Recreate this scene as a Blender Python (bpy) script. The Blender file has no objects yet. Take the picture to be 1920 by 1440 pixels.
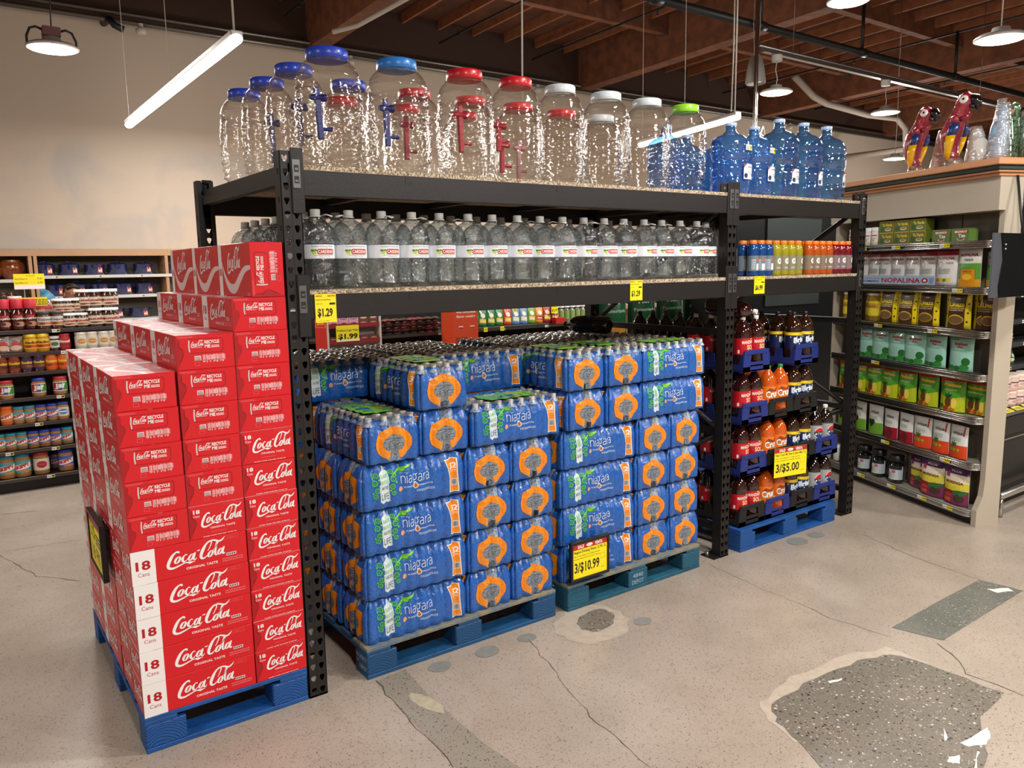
import bpy, math, random
from mathutils import Matrix, Vector
random.seed(7)
SC = bpy.context.scene
COL = SC.collection
pi = math.pi
# ---------------------------------------------------------------- camera
def cam_axes(yaw, pitch, roll):
    cy, sy, cp, sp, cr, sr = math.cos(yaw), math.sin(yaw), math.cos(pitch), math.sin(pitch), math.cos(roll), math.sin(roll)
    w = Vector((sy*cp, cy*cp, sp)); r = Vector((cy, -sy, 0)); u = r.cross(w)
    return r*cr+u*sr, -r*sr+u*cr, w
cd = bpy.data.cameras.new('camera'); cam = bpy.data.objects.new('camera', cd); COL.objects.link(cam)
AXR, AXU, AXW = cam_axes(.6226, -.1475, -.0157)
M = Matrix((AXR, AXU, -AXW)).transposed().to_4x4(); M.translation = Vector((-1.0358, -2.8676, 1.7014))
cam.matrix_world = M
cd.sensor_width = 36; cd.lens = 1472.05*36/1920; cd.clip_end = 100
SC.camera = cam
# ---------------------------------------------------------------- exposure, world
SC.view_settings.view_transform = 'Standard'; SC.view_settings.look = 'None'
SC.view_settings.exposure = 0.0; SC.view_settings.gamma = 1.0
SC.cycles.transparent_max_bounces = 28
SC.cycles.max_bounces = 7; SC.cycles.diffuse_bounces = 4; SC.cycles.glossy_bounces = 4; SC.cycles.transmission_bounces = 4
SC.cycles.sample_clamp_indirect = 4.0
SC.cycles.caustics_reflective = False; SC.cycles.caustics_refractive = False
wd = bpy.data.worlds.new('world'); SC.world = wd; wd.use_nodes = True
wd.node_tree.nodes['Background'].inputs[0].default_value = (1, .95, .9, 1)
wd.node_tree.nodes['Background'].inputs[1].default_value = .22
# ---------------------------------------------------------------- lamps (round bays and strips), the light of each
def area(loc, sx, sy, power, shape='DISK', rot=(0, 0, 0), col=(1, .97, .92)):
    l = bpy.data.lights.new('lamp_light', 'AREA'); l.shape = shape; l.size = sx
    if shape == 'RECTANGLE': l.size_y = sy
    l.energy = power; l.color = col
    o = bpy.data.objects.new('lamp_light', l); COL.objects.link(o); o.location = loc; o.rotation_euler = rot
    return o
ROUND = [((-.17, 4.29, 3.42), 'round white bay light hanging before the left wall, in the top left corner'),
         ((6.962, 2.98, 3.651), 'round white bay light below the grey speaker, above the blue water jugs'),
         ((9.304, 2.98, 3.655), 'round white bay light left of the parrot figurines'),
         ((5.71, .06, 3.38), 'round white bay light in the top right corner'),
         ((5.77, 1.38, 4.01), 'round white bay light cut by the top edge of the photo'),
         ((11.57, 4.06, 3.34), 'small far round bay light just above the beige end cap, near the wall')]
STRIP = [((.45, 1.8, 3.0), (.45, 4.97, 3.0)), ((4.883, 1.849, 3.0), (5.3, 3.49, 3.0))]
RP = 60
def glow(loc, power, rad=.1, col=(1, .97, .92)):   # the sideways light of a lamp's domed diffuser
    l = bpy.data.lights.new('lamp_glow', 'POINT'); l.energy = power; l.shadow_soft_size = rad; l.color = col
    o = bpy.data.objects.new('lamp_glow', l); COL.objects.link(o); o.location = loc
for p, _l in ROUND:
    area((p[0], p[1], p[2]-.03), .34, 0, RP); glow((p[0], p[1], p[2]-.16), 14 if p[0] < 0 else 75 if p[0] > 11 else 26)
for a_, b_ in STRIP:
    area(((a_[0]+b_[0])/2, (a_[1]+b_[1])/2, a_[2]-.035), .06, math.dist(a_, b_)*.95, 11*math.dist(a_, b_), 'RECTANGLE', (0, 0, math.atan2(a_[0]-b_[0], b_[1]-a_[1])))
for k in range(4):
    for a_, b_ in STRIP: t_ = (k+.5)/4; glow((a_[0]+(b_[0]-a_[0])*t_, a_[1]+(b_[1]-a_[1])*t_, a_[2]-.1), 1.7*math.dist(a_, b_), .05)
# round lamps carry on, unseen, behind and beside the camera and over the rear aisle
for p, e_ in [((-3.4, -1.2, 3.6), 75), ((-.6, -4.2, 3.7), 190), ((2.4, -4.0, 3.7), 150), ((2.3, -1.7, 3.8), 120), ((5.4, -3.6, 3.6), 150), ((-3.4, 3.0, 3.6), 50), ((9.5, -1.5, 3.5), 130), ((1.5, 6.3, 3.5), 75), ((5.5, 6.0, 3.5), 100)]:  # the highest one, over the front aisle, is added to brighten the end cap
    area(p, .36, 0, e_*.75); glow((p[0], p[1], p[2]-.15), e_*.3)
for x in (14.2, 17.2): area((x, 5.6, 2.95), .06, 1.6, 50, 'RECTANGLE'); glow((x, 5.6, 2.88), 90, .06)   # unseen strips added behind the end cap header to brighten the back wall
# ---------------------------------------------------------------- materials
def lin(h):
    h = h.lstrip('#'); c = [int(h[i:i+2], 16)/255 for i in (0, 2, 4)]
    return tuple(((x+.055)/1.055)**2.4 if x > .04045 else x/12.92 for x in c)+(1,)
MATS = {}
def new_mat(name):
    m = bpy.data.materials.new(name); m.use_nodes = True; m.node_tree.nodes.clear(); return m, m.node_tree
def N(t, ty, **k):
    n = t.nodes.new(ty)
    for a, b in k.items():
        if a.startswith('_'): setattr(n, a[1:], b)
        else:
            key = a.replace('__', ' ')
            n.inputs[int(key[1:]) if key[0] == 'i' and key[1:].isdigit() else key].default_value = b
    return n
def mat(name, col='#888888', rough=.5, metal=0, emit=0, noise=0, nscale=20, bump=0, bscale=60, coat=0, col2=None, spec=.5):
    """procedural principled material; noise mixes col towards col2"""
    if name in MATS: return MATS[name]
    m, t = new_mat(name); c = lin(col)
    b = N(t, 'ShaderNodeBsdfPrincipled', Roughness=rough, Metallic=metal); o = N(t, 'ShaderNodeOutputMaterial')
    b.inputs['Base Color'].default_value = c; b.inputs['Coat Weight'].default_value = coat
    b.inputs['Specular IOR Level'].default_value = spec
    t.links.new(b.outputs[0], o.inputs[0])
    if noise or bump:
        tc = N(t, 'ShaderNodeTexCoord')
    if noise:
        n = N(t, 'ShaderNodeTexNoise', Scale=nscale, Detail=4.0); t.links.new(tc.outputs['Object'], n.inputs['Vector'])
        mx = N(t, 'ShaderNodeMix', _data_type='RGBA'); rp = N(t, 'ShaderNodeValToRGB')
        rp.color_ramp.elements[0].position = .38; rp.color_ramp.elements[1].position = .62
        rp.color_ramp.elements[1].color = (noise, noise, noise, 1)
        t.links.new(n.outputs['Fac'], rp.inputs[0]); t.links.new(rp.outputs[0], mx.inputs[0])
        mx.inputs[6].default_value = c; mx.inputs[7].default_value = lin(col2) if col2 else tuple(x*.5 for x in c[:3])+(1,)
        t.links.new(mx.outputs[2], b.inputs['Base Color'])
    if bump:
        n = N(t, 'ShaderNodeTexNoise', Scale=bscale, Detail=3.0); t.links.new(tc.outputs['Object'], n.inputs['Vector'])
        bp = N(t, 'ShaderNodeBump', Strength=bump, Distance=.01); t.links.new(n.outputs['Fac'], bp.inputs['Height'])
        t.links.new(bp.outputs[0], b.inputs['Normal'])
    if emit:
        b.inputs['Emission Color'].default_value = c; b.inputs['Emission Strength'].default_value = emit
    MATS[name] = m; return m
def film(name, tint='#ffffff', refl=.12, edge=.9, rough=.06, bump=.3, bscale=40, dens=0.0, dcol='#ffffff', vbump=None):
    """clear plastic shell: see-through face on, reflective at the rim, with an optional share of diffuse tint"""
    if name in MATS: return MATS[name]
    m, t = new_mat(name)
    tr = N(t, 'ShaderNodeBsdfTransparent', Color=lin(tint)); gl = N(t, 'ShaderNodeBsdfGlossy', Roughness=rough, Color=(1, 1, 1, 1))
    lw = N(t, 'ShaderNodeLayerWeight', Blend=.35); mr = N(t, 'ShaderNodeMapRange', i3=refl, i4=edge)
    pw = N(t, 'ShaderNodeMath', _operation='POWER', i1=1.6)
    t.links.new(lw.outputs['Facing'], pw.inputs[0]); t.links.new(pw.outputs[0], mr.inputs[0])
    mx = N(t, 'ShaderNodeMixShader'); t.links.new(mr.outputs[0], mx.inputs[0])
    o = N(t, 'ShaderNodeOutputMaterial')
    base = tr
    if dens:
        df = N(t, 'ShaderNodeBsdfDiffuse', Color=lin(dcol)); m2 = N(t, 'ShaderNodeMixShader', i0=dens)
        t.links.new(tr.outputs[0], m2.inputs[1]); t.links.new(df.outputs[0], m2.inputs[2]); base = m2
    t.links.new(base.outputs[0], mx.inputs[1]); t.links.new(gl.outputs[0], mx.inputs[2]); t.links.new(mx.outputs[0], o.inputs[0])
    if bump:
        tc = N(t, 'ShaderNodeTexCoord'); n = N(t, 'ShaderNodeTexNoise', Scale=bscale, Detail=2.0)
        if vbump:
            mp = N(t, 'ShaderNodeMapping'); mp.inputs['Scale'].default_value = vbump
            t.links.new(tc.outputs['Object'], mp.inputs[0]); t.links.new(mp.outputs[0], n.inputs['Vector'])
        else: t.links.new(tc.outputs['Object'], n.inputs['Vector'])
        bp = N(t, 'ShaderNodeBump', Strength=bump, Distance=.02); t.links.new(n.outputs['Fac'], bp.inputs['Height'])
        for q in (gl, lw): t.links.new(bp.outputs[0], q.inputs['Normal'])
    MATS[name] = m; return m
def H(col, rough=.5): return mat('print_'+col.strip('#')+('' if rough == .5 else '_%d' % int(rough*100)), col, rough)
# ---------------------------------------------------------------- flat artwork: lists of 2D polygons
TXT = {}
def text_mesh(s, bold=0., res=2):
    k = (s, bold, res)
    if k not in TXT:
        c = bpy.data.curves.new('t', 'FONT'); c.body = s; c.resolution_u = res; c.offset = bold; c.size = 1
        o = bpy.data.objects.new('t', c); me = bpy.data.meshes.new_from_object(o)
        v = [(p.co.x, p.co.y) for p in me.vertices]; f = [tuple(p.vertices) for p in me.polygons]
        bpy.data.objects.remove(o); bpy.data.curves.remove(c); bpy.data.meshes.remove(me)
        if not v: v = [(0, 0), (1, 0), (1, 1)]; f = []
        x0 = min(p[0] for p in v); x1 = max(p[0] for p in v); y0 = min(p[1] for p in v); y1 = max(p[1] for p in v)
        v = [((x-x0)/max(1e-6, x1-x0), (y-y0)/max(1e-6, y1-y0)) for x, y in v]
        TXT[k] = (v, f)
    return TXT[k]
def spline(P, n=5):
    out = []
    for i in range(len(P)-1):
        p0 = P[max(0, i-1)]; p1 = P[i]; p2 = P[i+1]; p3 = P[min(len(P)-1, i+2)]
        for k in range(n):
            t = k/n
            out.append(tuple(.5*((2*b)+(c-a)*t+(2*a-5*b+4*c-d)*t*t+(-a+3*b-3*c+d)*t**3) for a, b, c, d in zip(p0, p1, p2, p3)))
    out.append(tuple(P[-1])); return out
class Art:
    def __init__(s): s.L = []          # (verts2d, faces, material, layer)
    def _lay(s, l): return len(s.L)+1 if l is None else l
    def poly(s, pts, m, l=None): s.L.append((list(pts), [tuple(range(len(pts)))], m, s._lay(l))); return s
    def rect(s, x, y, w, h, m, l=None): return s.poly([(x, y), (x+w, y), (x+w, y+h), (x, y+h)], m, l)
    def frame(s, x, y, w, h, t, m, l=None):
        for q in ((x, y, w, t), (x, y+h-t, w, t), (x, y, t, h), (x+w-t, y, t, h)): s.rect(*q, m, l)
        return s
    def ell(s, cx, cy, rx, ry, m, l=None, n=16, a0=0): return s.poly([(cx+rx*math.cos(a0+2*pi*k/n), cy+ry*math.sin(a0+2*pi*k/n)) for k in range(n)], m, l)
    def ring(s, cx, cy, rx, ry, ix, iy, m, l=None, n=28, a0=0, a1=2*pi, dy=0):
        v = []; f = []
        for k in range(n+1):
            a = a0+(a1-a0)*k/n; v += [(cx+rx*math.cos(a), cy+ry*math.sin(a)), (cx+ix*math.cos(a), cy+dy+iy*math.sin(a))]
            if k: f.append((2*k-2, 2*k, 2*k+1, 2*k-1))
        s.L.append((v, f, m, s._lay(l))); return s
    def stroke(s, P, m, l=None, n=5, sc=1, ox=0, oy=0, wsc=1):
        Q = spline(P, n) if n > 1 else P
        v = []; f = []
        for i, q in enumerate(Q):
            a = Q[max(0, i-1)]; b = Q[min(len(Q)-1, i+1)]; dx, dy = b[0]-a[0], b[1]-a[1]; d = math.hypot(dx, dy) or 1
            w = q[2]*wsc/2; nx, ny = -dy/d*w, dx/d*w
            v += [(ox+sc*(q[0]+nx), oy+sc*(q[1]+ny)), (ox+sc*(q[0]-nx), oy+sc*(q[1]-ny))]
            if i: f.append((2*i-2, 2*i-1, 2*i+1, 2*i))
        s.L.append((v, f, m, s._lay(l))); return s
    def text(s, st, x, y, w, h, m, l=None, bold=.0, res=2, shear=0, rot=0):
        v, f = text_mesh(st, bold, res); o = []
        for a, b in v:
            px, py = a*w+b*h*shear, b*h
            if rot: px, py = px*math.cos(rot)-py*math.sin(rot), px*math.sin(rot)+py*math.cos(rot)
            o.append((x+px, y+py))
        s.L.append((o, f, m, s._lay(l))); return s
    def place(s, other, sx=1, sy=1, ox=0, oy=0, base=None, mm=None):
        b = len(s.L) if base is None else base
        for v, f, m, l in other.L: s.L.append(([(ox+sx*x, oy+sy*y) for x, y in v], f, mm or m, b+l if base is None else base))
        return s
    def swap(s):   # turn the artwork a quarter: (x,y)->(-y,x)
        a = Art(); a.L = [([(-y, x) for x, y in v], f, m, l) for v, f, m, l in s.L]; return a
# ---------------------------------------------------------------- mesh builder
class MB:
    def __init__(s): s.v = []; s.f = []; s.mi = []; s.sm = []; s.mats = []
    def mid(s, m):
        if m not in s.mats: s.mats.append(m)
        return s.mats.index(m)
    def add(s, V, F, m, smooth=False, X=None):
        b = len(s.v); i = s.mid(m)
        s.v += [tuple(X @ Vector(p)) for p in V] if X else [tuple(p) for p in V]
        for f in F: s.f.append(tuple(b+k for k in f)); s.mi.append(i); s.sm.append(smooth)
        return s
    def box(s, x0, y0, z0, x1, y1, z1, m, X=None, bev=0):
        if bev:
            b = min(bev, abs(x1-x0)/3, abs(y1-y0)/3, abs(z1-z0)/3); V = []
            for sz, z, zi in ((0, z0, z0+b), (1, z1, z1-b)):
                pass
            xs = (x0, x1); ys = (y0, y1); zs = (z0, z1); idx = {}
            for i in (0, 1):
                for j in (0, 1):
                    for k in (0, 1):
                        ix = b if i == 0 else -b; iy = b if j == 0 else -b; iz = b if k == 0 else -b
                        idx[(i, j, k, 'x')] = len(V); V.append((xs[i], ys[j]+iy, zs[k]+iz))
                        idx[(i, j, k, 'y')] = len(V); V.append((xs[i]+ix, ys[j], zs[k]+iz))
                        idx[(i, j, k, 'z')] = len(V); V.append((xs[i]+ix, ys[j]+iy, zs[k]))
            g = lambda i, j, k, a: idx[(i, j, k, a)]
            F = [(g(0, 0, 0, 'x'), g(0, 0, 1, 'x'), g(0, 1, 1, 'x'), g(0, 1, 0, 'x')), (g(1, 0, 0, 'x'), g(1, 1, 0, 'x'), g(1, 1, 1, 'x'), g(1, 0, 1, 'x')),
                 (g(0, 0, 0, 'y'), g(1, 0, 0, 'y'), g(1, 0, 1, 'y'), g(0, 0, 1, 'y')), (g(0, 1, 0, 'y'), g(0, 1, 1, 'y'), g(1, 1, 1, 'y'), g(1, 1, 0, 'y')),
                 (g(0, 0, 0, 'z'), g(0, 1, 0, 'z'), g(1, 1, 0, 'z'), g(1, 0, 0, 'z')), (g(0, 0, 1, 'z'), g(1, 0, 1, 'z'), g(1, 1, 1, 'z'), g(0, 1, 1, 'z'))]
            for i in (0, 1):
                for j in (0, 1): F.append((g(i, j, 0, 'x'), g(i, j, 0, 'y'), g(i, j, 1, 'y'), g(i, j, 1, 'x')))
                for k in (0, 1): F.append((g(i, 0, k, 'x'), g(i, 0, k, 'z'), g(i, 1, k, 'z'), g(i, 1, k, 'x')))
            for j in (0, 1):
                for k in (0, 1): F.append((g(0, j, k, 'y'), g(0, j, k, 'z'), g(1, j, k, 'z'), g(1, j, k, 'y')))
            for q in idx:
                if q[3] == 'x': F.append((idx[q], g(q[0], q[1], q[2], 'y'), g(q[0], q[1], q[2], 'z')))
            return s.add(V, F, m, False, X)
        V = [(x, y, z) for z in (z0, z1) for x, y in ((x0, y0), (x1, y0), (x1, y1), (x0, y1))]
        return s.add(V, [(3, 2, 1, 0), (4, 5, 6, 7), (0, 1, 5, 4), (1, 2, 6, 5), (2, 3, 7, 6), (3, 0, 4, 7)], m, False, X)
    def lathe(s, P, m, seg=24, X=None, smooth=True, cap0=True, cap1=True, rad=None):
        V = []; F = []
        for i, (r, z) in enumerate(P):
            for k in range(seg):
                a = 2*pi*k/seg; rr = rad(a, i, r, z) if rad else r
                V.append((rr*math.cos(a), rr*math.sin(a), z))
        for i in range(len(P)-1):
            for k in range(seg):
                k2 = (k+1) % seg; F.append((i*seg+k, i*seg+k2, (i+1)*seg+k2, (i+1)*seg+k))
        s.add(V, F, m, smooth, X)
        if cap0: s.add(V[:seg], [tuple(range(seg-1, -1, -1))], m, False, X)
        if cap1: s.add(V[-seg:], [tuple(range(seg))], m, False, X)
        return s
    def tube(s, pts, r, m, seg=8, closed=False):
        pts = [Vector(p) for p in pts]; V = []; F = []; n = len(pts)
        up = None
        for i, p in enumerate(pts):
            d = (pts[min(n-1, i+1)]-pts[max(0, i-1)]).normalized()
            if up is None: up = Vector((0, 0, 1)) if abs(d.z) < .9 else Vector((1, 0, 0))
            a = d.cross(up).normalized(); b = a.cross(d).normalized(); up = b
            rr = r[i] if isinstance(r, (list, tuple)) else r
            for k in range(seg): V.append(tuple(p+a*rr*math.cos(2*pi*k/seg)+b*rr*math.sin(2*pi*k/seg)))
        for i in range(n-1):
            for k in range(seg):
                k2 = (k+1) % seg; F.append((i*seg+k, i*seg+k2, (i+1)*seg+k2, (i+1)*seg+k))
        F += [tuple(range(seg-1, -1, -1)), tuple((n-1)*seg+k for k in range(seg))]
        return s.add(V, F, m, True)
    def prism(s, P, t, m, X=None):      # polygon in xz, thickness t along y
        n = len(P); V = [(x, 0, z) for x, z in P]+[(x, t, z) for x, z in P]
        return s.add(V, [tuple(range(n)), tuple(range(2*n-1, n-1, -1))]+[(i, i+n, (i+1) % n+n, (i+1) % n) for i in range(n)], m, False, X)
    def art(s, A, fn, du=None, dv=None):
        """map artwork through fn(x, y, layer) -> xyz; du: cut into strips of that width first so that it follows curves"""
        for v, f, m, l in A.L:
            if du:
                nv = []; nf = []; cache = {}
                for face in f:
                    P = [v[k] for k in face]; x0 = min(p[0] for p in P); x1 = max(p[0] for p in P)
                    k0 = math.floor(x0/du); k1 = math.ceil(x1/du-1e-9)
                    for k in range(k0, max(k1, k0+1)):
                        Q = clip(clip(P, k*du, 1), (k+1)*du, -1) if k1-k0 > 1 else P
                        if len(Q) < 3: continue
                        ids = []
                        for q in Q:
                            kk = (round(q[0], 6), round(q[1], 6))
                            if kk not in cache: cache[kk] = len(nv); nv.append(q)
                            if cache[kk] not in ids: ids.append(cache[kk])
                        if len(ids) > 2: nf.append(tuple(ids))
                v, f = nv, nf
                if dv:
                    nv = []; nf = []
                    for face in f:
                        P = [v[k] for k in face]; lo = min(p[1] for p in P); hi = max(p[1] for p in P)
                        cuts = [-1e9]+[c for c in dv if lo < c < hi]+[1e9]
                        for c0, c1 in zip(cuts, cuts[1:]):
                            Q = P
                            if len(cuts) > 2:
                                T = [(q[1], q[0]) for q in P]; T = clip(clip(T, c0, 1), c1, -1); Q = [(q[1], q[0]) for q in T]
                            if len(Q) > 2: nf.append(tuple(range(len(nv), len(nv)+len(Q)))); nv += Q
                    v, f = nv, nf
            s.add([fn(p[0], p[1], l) for p in v], f, m)
        return s
    def mesh(s, name):
        me = bpy.data.meshes.new(name); me.from_pydata(s.v, [], s.f)
        for m in s.mats: me.materials.append(m)
        me.polygons.foreach_set('material_index', s.mi); me.polygons.foreach_set('use_smooth', s.sm); me.update()
        return me
    def build(s, name, parent=None, loc=None, rot=None):
        return put(name, s.mesh(name), parent, loc, rot)
def clip(P, c, sgn):
    out = []
    for i in range(len(P)):
        a, b = P[i-1], P[i]; da, db = (a[0]-c)*sgn, (b[0]-c)*sgn
        if (da >= 0) != (db >= 0): t = da/(da-db); out.append((a[0]+(b[0]-a[0])*t, a[1]+(b[1]-a[1])*t))
        if db >= 0: out.append(b)
    return out
def put(name, me, parent=None, loc=None, rot=None):
    o = bpy.data.objects.new(name, me); COL.objects.link(o)
    if parent: o.parent = parent
    if loc: o.location = loc
    if rot: o.rotation_euler = rot
    return o
def tag(o, label, cat, group=None, kind=None):
    o['label'] = label; o['category'] = cat
    if group: o['group'] = group
    if kind: o['kind'] = kind
    return o
def thing(name, label, cat, loc=(0, 0, 0), rotz=0, group=None):
    o = bpy.data.objects.new(name, None); o.empty_display_size = .05; COL.objects.link(o)
    o.location = loc; o.rotation_euler = (0, 0, rotz); return tag(o, label, cat, group)
def struct(o): o['kind'] = 'structure'; return o
def child(name, me, parent, label=None):
    o = put(name, me, parent)
    if label: o['label'] = label
    return o
LAY = .00025
def flat(origin, ux, uy, n, lay=LAY):
    O, A, B, Nn = Vector(origin), Vector(ux), Vector(uy), Vector(n)
    return lambda x, y, l: tuple(O+A*x+B*y+Nn*(lay*(l+1)))
def around(r, zf=0, a0=-pi/2, lay=LAY, rad=None):   # wrap on a cylinder, x = arc length from the front (-y)
    def fn(x, y, l):
        R = (rad(y) if rad else r)+lay*(l+1); a = a0+x/r
        return (R*math.cos(a), R*math.sin(a), zf+y)
    return fn
ORD = ['first', 'second', 'third', 'fourth', 'fifth', 'sixth', 'seventh', 'eighth', 'ninth', 'tenth', 'eleventh', 'twelfth', 'thirteenth', 'fourteenth', 'fifteenth', 'sixteenth', 'seventeenth', 'eighteenth', 'nineteenth', 'twentieth']
# shared materials
WHITE = H('#f2efe9'); BLACK = H('#141414'); YEL = mat('sign_yellow', '#f7e31a', .45); SRED = mat('sign_red', '#b3251c', .45)
CHROME = mat('brushed_chrome', '#c9c7c2', .22, 1.0); STEEL = mat('galvanised_steel', '#9a9a98', .35, .9)
DARKM = mat('dark_hole', '#050505', .9)
# ================================================================ SETTING
def floor_material(name, base, dark, light, s1=55, amt=.5, chips=False, grad=True):
    m, t = new_mat(name); b = N(t, 'ShaderNodeBsdfPrincipled', Roughness=.3); o = N(t, 'ShaderNodeOutputMaterial')
    t.links.new(b.outputs[0], o.inputs[0]); tc = N(t, 'ShaderNodeTexCoord')
    def noise(sc, lo, hi, det=3.0):
        n = N(t, 'ShaderNodeTexNoise', Scale=sc, Detail=det); t.links.new(tc.outputs['Object'], n.inputs['Vector'])
        r = N(t, 'ShaderNodeValToRGB'); r.color_ramp.elements[0].position = lo; r.color_ramp.elements[1].position = hi
        t.links.new(n.outputs['Fac'], r.inputs[0]); return r.outputs[0]
    def mix(fac, a, bb, blend='MIX'):
        x = N(t, 'ShaderNodeMix', _data_type='RGBA', _blend_type=blend)
        for sk, val in ((0, fac), (6, a), (7, bb)):
            if hasattr(val, 'default_value') or hasattr(val, 'links'): t.links.new(val, x.inputs[sk])
            elif isinstance(val, (int, float)): x.inputs[sk].default_value = val
            else: x.inputs[sk].default_value = val
        return x.outputs[2]
    def mul(a, k):
        x = N(t, 'ShaderNodeMath', _operation='MULTIPLY'); t.links.new(a, x.inputs[0])
        if isinstance(k, (int, float)): x.inputs[1].default_value = k
        else: t.links.new(k, x.inputs[1])
        return x.outputs[0]
    c = mix(mul(noise(1.3, .35, .7), .55), lin(base), lin(light))
    c = mix(mul(noise(4.5, .45, .75), .3), c, lin('#8d7c6b'))
    c = mix(mul(noise(170, .5, .62, 2.0), .25), c, lin(light))
    # aggregate: dark stones of two sizes
    for sc, th, k in ((s1, .2, amt), (s1*2.1, .2, amt*.8)):
        v = N(t, 'ShaderNodeTexVoronoi', Scale=sc); v.inputs['Randomness'].default_value = 1
        wn = N(t, 'ShaderNodeTexNoise', Scale=sc*1.3); t.links.new(tc.outputs['Object'], wn.inputs['Vector'])
        va = N(t, 'ShaderNodeVectorMath', _operation='SCALE', Scale=.018); t.links.new(wn.outputs['Color'], va.inputs[0])
        vb = N(t, 'ShaderNodeVectorMath', _operation='ADD'); t.links.new(tc.outputs['Object'], vb.inputs[0]); t.links.new(va.outputs[0], vb.inputs[1])
        t.links.new(vb.outputs[0], v.inputs['Vector'])
        r = N(t, 'ShaderNodeValToRGB'); r.color_ramp.elements[0].color = (1, 1, 1, 1); r.color_ramp.elements[1].color = (0, 0, 0, 1)
        r.color_ramp.elements[0].position = th; r.color_ramp.elements[1].position = th+.09; t.links.new(v.outputs['Distance'], r.inputs[0])
        sx = N(t, 'ShaderNodeSeparateColor'); t.links.new(v.outputs['Color'], sx.inputs[0])
        gt = N(t, 'ShaderNodeMath', _operation='GREATER_THAN', i1=.38); t.links.new(sx.outputs[0], gt.inputs[0])
        c = mix(mul(mul(r.outputs[0], gt.outputs[0]), k), c, lin(dark))
        if chips:
            g2 = N(t, 'ShaderNodeMath', _operation='LESS_THAN', i1=.22); t.links.new(sx.outputs[0], g2.inputs[0])
            c = mix(mul(mul(r.outputs[0], g2.outputs[0]), .75), c, lin('#d8d2c6'))
    t.links.new(c, b.inputs['Base Color'])
    rr = N(t, 'ShaderNodeMapRange', i3=.2, i4=.42); t.links.new(noise(2.2, .3, .7), rr.inputs[0]); t.links.new(rr.outputs[0], b.inputs['Roughness'])
    return m
FLOOR = floor_material('polished_concrete', '#9f9183', '#38312b', '#bfb1a2', 105, .8)
PATCH = floor_material('dark_terrazzo_patch', '#6e675d', '#1d1b19', '#857d72', 52, .85, True)
GPATCH = floor_material('grey_green_patch', '#62645c', '#2a2a28', '#7b7d74', 90, .7, True)
fl = MB(); fl.add([(-7, -9, 0), (32, -9, 0), (32, 8.1, 0), (-7, 8.1, 0)], [(0, 1, 2, 3)], FLOOR)
floor = struct(fl.build('floor'))
def fpart(name, pts, m, z=.0012, label=None):
    b = MB(); b.add([(x, y, z) for x, y in pts], [tuple(range(len(pts)))], m)
    o = b.build(name, floor)
    if label: o['label'] = label
    return o
def blob(cx, cy, rx, ry, n=24, j=.12, sd=0, a=0):
    R = random.Random(sd); out = []
    for k in range(n):
        t = 2*pi*k/n; q = 1+R.uniform(-j, j); x, y = rx*q*math.cos(t), ry*q*math.sin(t)
        out.append((cx+x*math.cos(a)-y*math.sin(a), cy+x*math.sin(a)+y*math.cos(a)))
    return out
FPX = lambda *pts: [bpz(x, y) for x, y in pts]
def bpz(px, py):   # floor point seen at a photo pixel, worked out once from the survey of the room
    d = AXW+AXR*((px-960)/1472.05)-AXU*((py-720)/1472.05); t = -1.7014/d.z
    return (-1.0358+d.x*t, -2.8676+d.y*t)
RIM = mat('pale_cement_rim', '#b9ab9a', .5, noise=.4, nscale=30, col2='#9c8f80')
def jag(pts, k=6, a=.012, sd=1):
    R = random.Random(sd); out = []
    for i in range(len(pts)):
        p, q = pts[i], pts[(i+1) % len(pts)]
        for j in range(k): t = j/k; out.append((p[0]+(q[0]-p[0])*t+R.uniform(-a, a), p[1]+(q[1]-p[1])*t+R.uniform(-a, a)))
    return out
fpart('cement_rim', jag(FPX((1425, 1320), (1480, 1270), (1600, 1225), (1665, 1213), (1745, 1245), (1700, 1262), (1560, 1330), (1520, 1385), (1485, 1392), (1440, 1352)), 4, .012, 2), RIM, .0009, 'pale cement rim')
fpart('floor_patch', jag(FPX((1450, 1318), (1530, 1270), (1610, 1240), (1668, 1226), (1740, 1246), (1880, 1300), (1842, 1345), (1850, 1440), (1800, 1475), (1560, 1470), (1500, 1395), (1455, 1352)), 4, .01, 3), PATCH, .0016, 'dark patch with white and black stone chips')
fpart('floor_patch', FPX((1672, 1177), (1755, 1130), (1835, 1088), (1918, 1108), (1850, 1150), (1768, 1201)), GPATCH, .0014, 'narrow grey green patch')
fpart('cement_rim', blob(*bpz(1110, 1170), .21, .17, 26, .08, 5, .5), RIM, .0009, 'pale cement rim')
fpart('floor_patch', blob(*bpz(1118, 1163), .125, .085, 20, .1, 6, .5), PATCH, .0014, 'small dark patch near the pallet')
DISC = mat('grey_filler', '#8a8a84', .45, noise=.3, nscale=40)
for px, py, r in ((825, 1250, .055), (914, 1222, .06), (988, 1196, .048), (1205, 1165, .05), (1495, 1015, .075), (1530, 1003, .06)):
    fpart('filled_bolt_hole', blob(*bpz(px, py), r, r*.8, 16, .05, px), DISC, .0015)
PAINT = mat('white_paint_spill', '#dcd8cf', .6)
for k, pts in enumerate([((1800, 1395), (1850, 1365), (1858, 1378), (1850, 1398), (1815, 1400)), ((1780, 1420), (1800, 1417), (1797, 1432), (1775, 1430)),
                         ((1850, 1105), (1890, 1103), (1900, 1109), (1870, 1112)), ((1552, 1278), (1580, 1272), (1577, 1276), (1555, 1283)), ((1825, 1440), (1833, 1410), (1836, 1411), (1830, 1441)), ((1770, 1365), (1778, 1384), (1770, 1390))]):
    fpart('paint_spot', jag(FPX(*pts), 3, .004, k), PAINT, .002)
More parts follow.
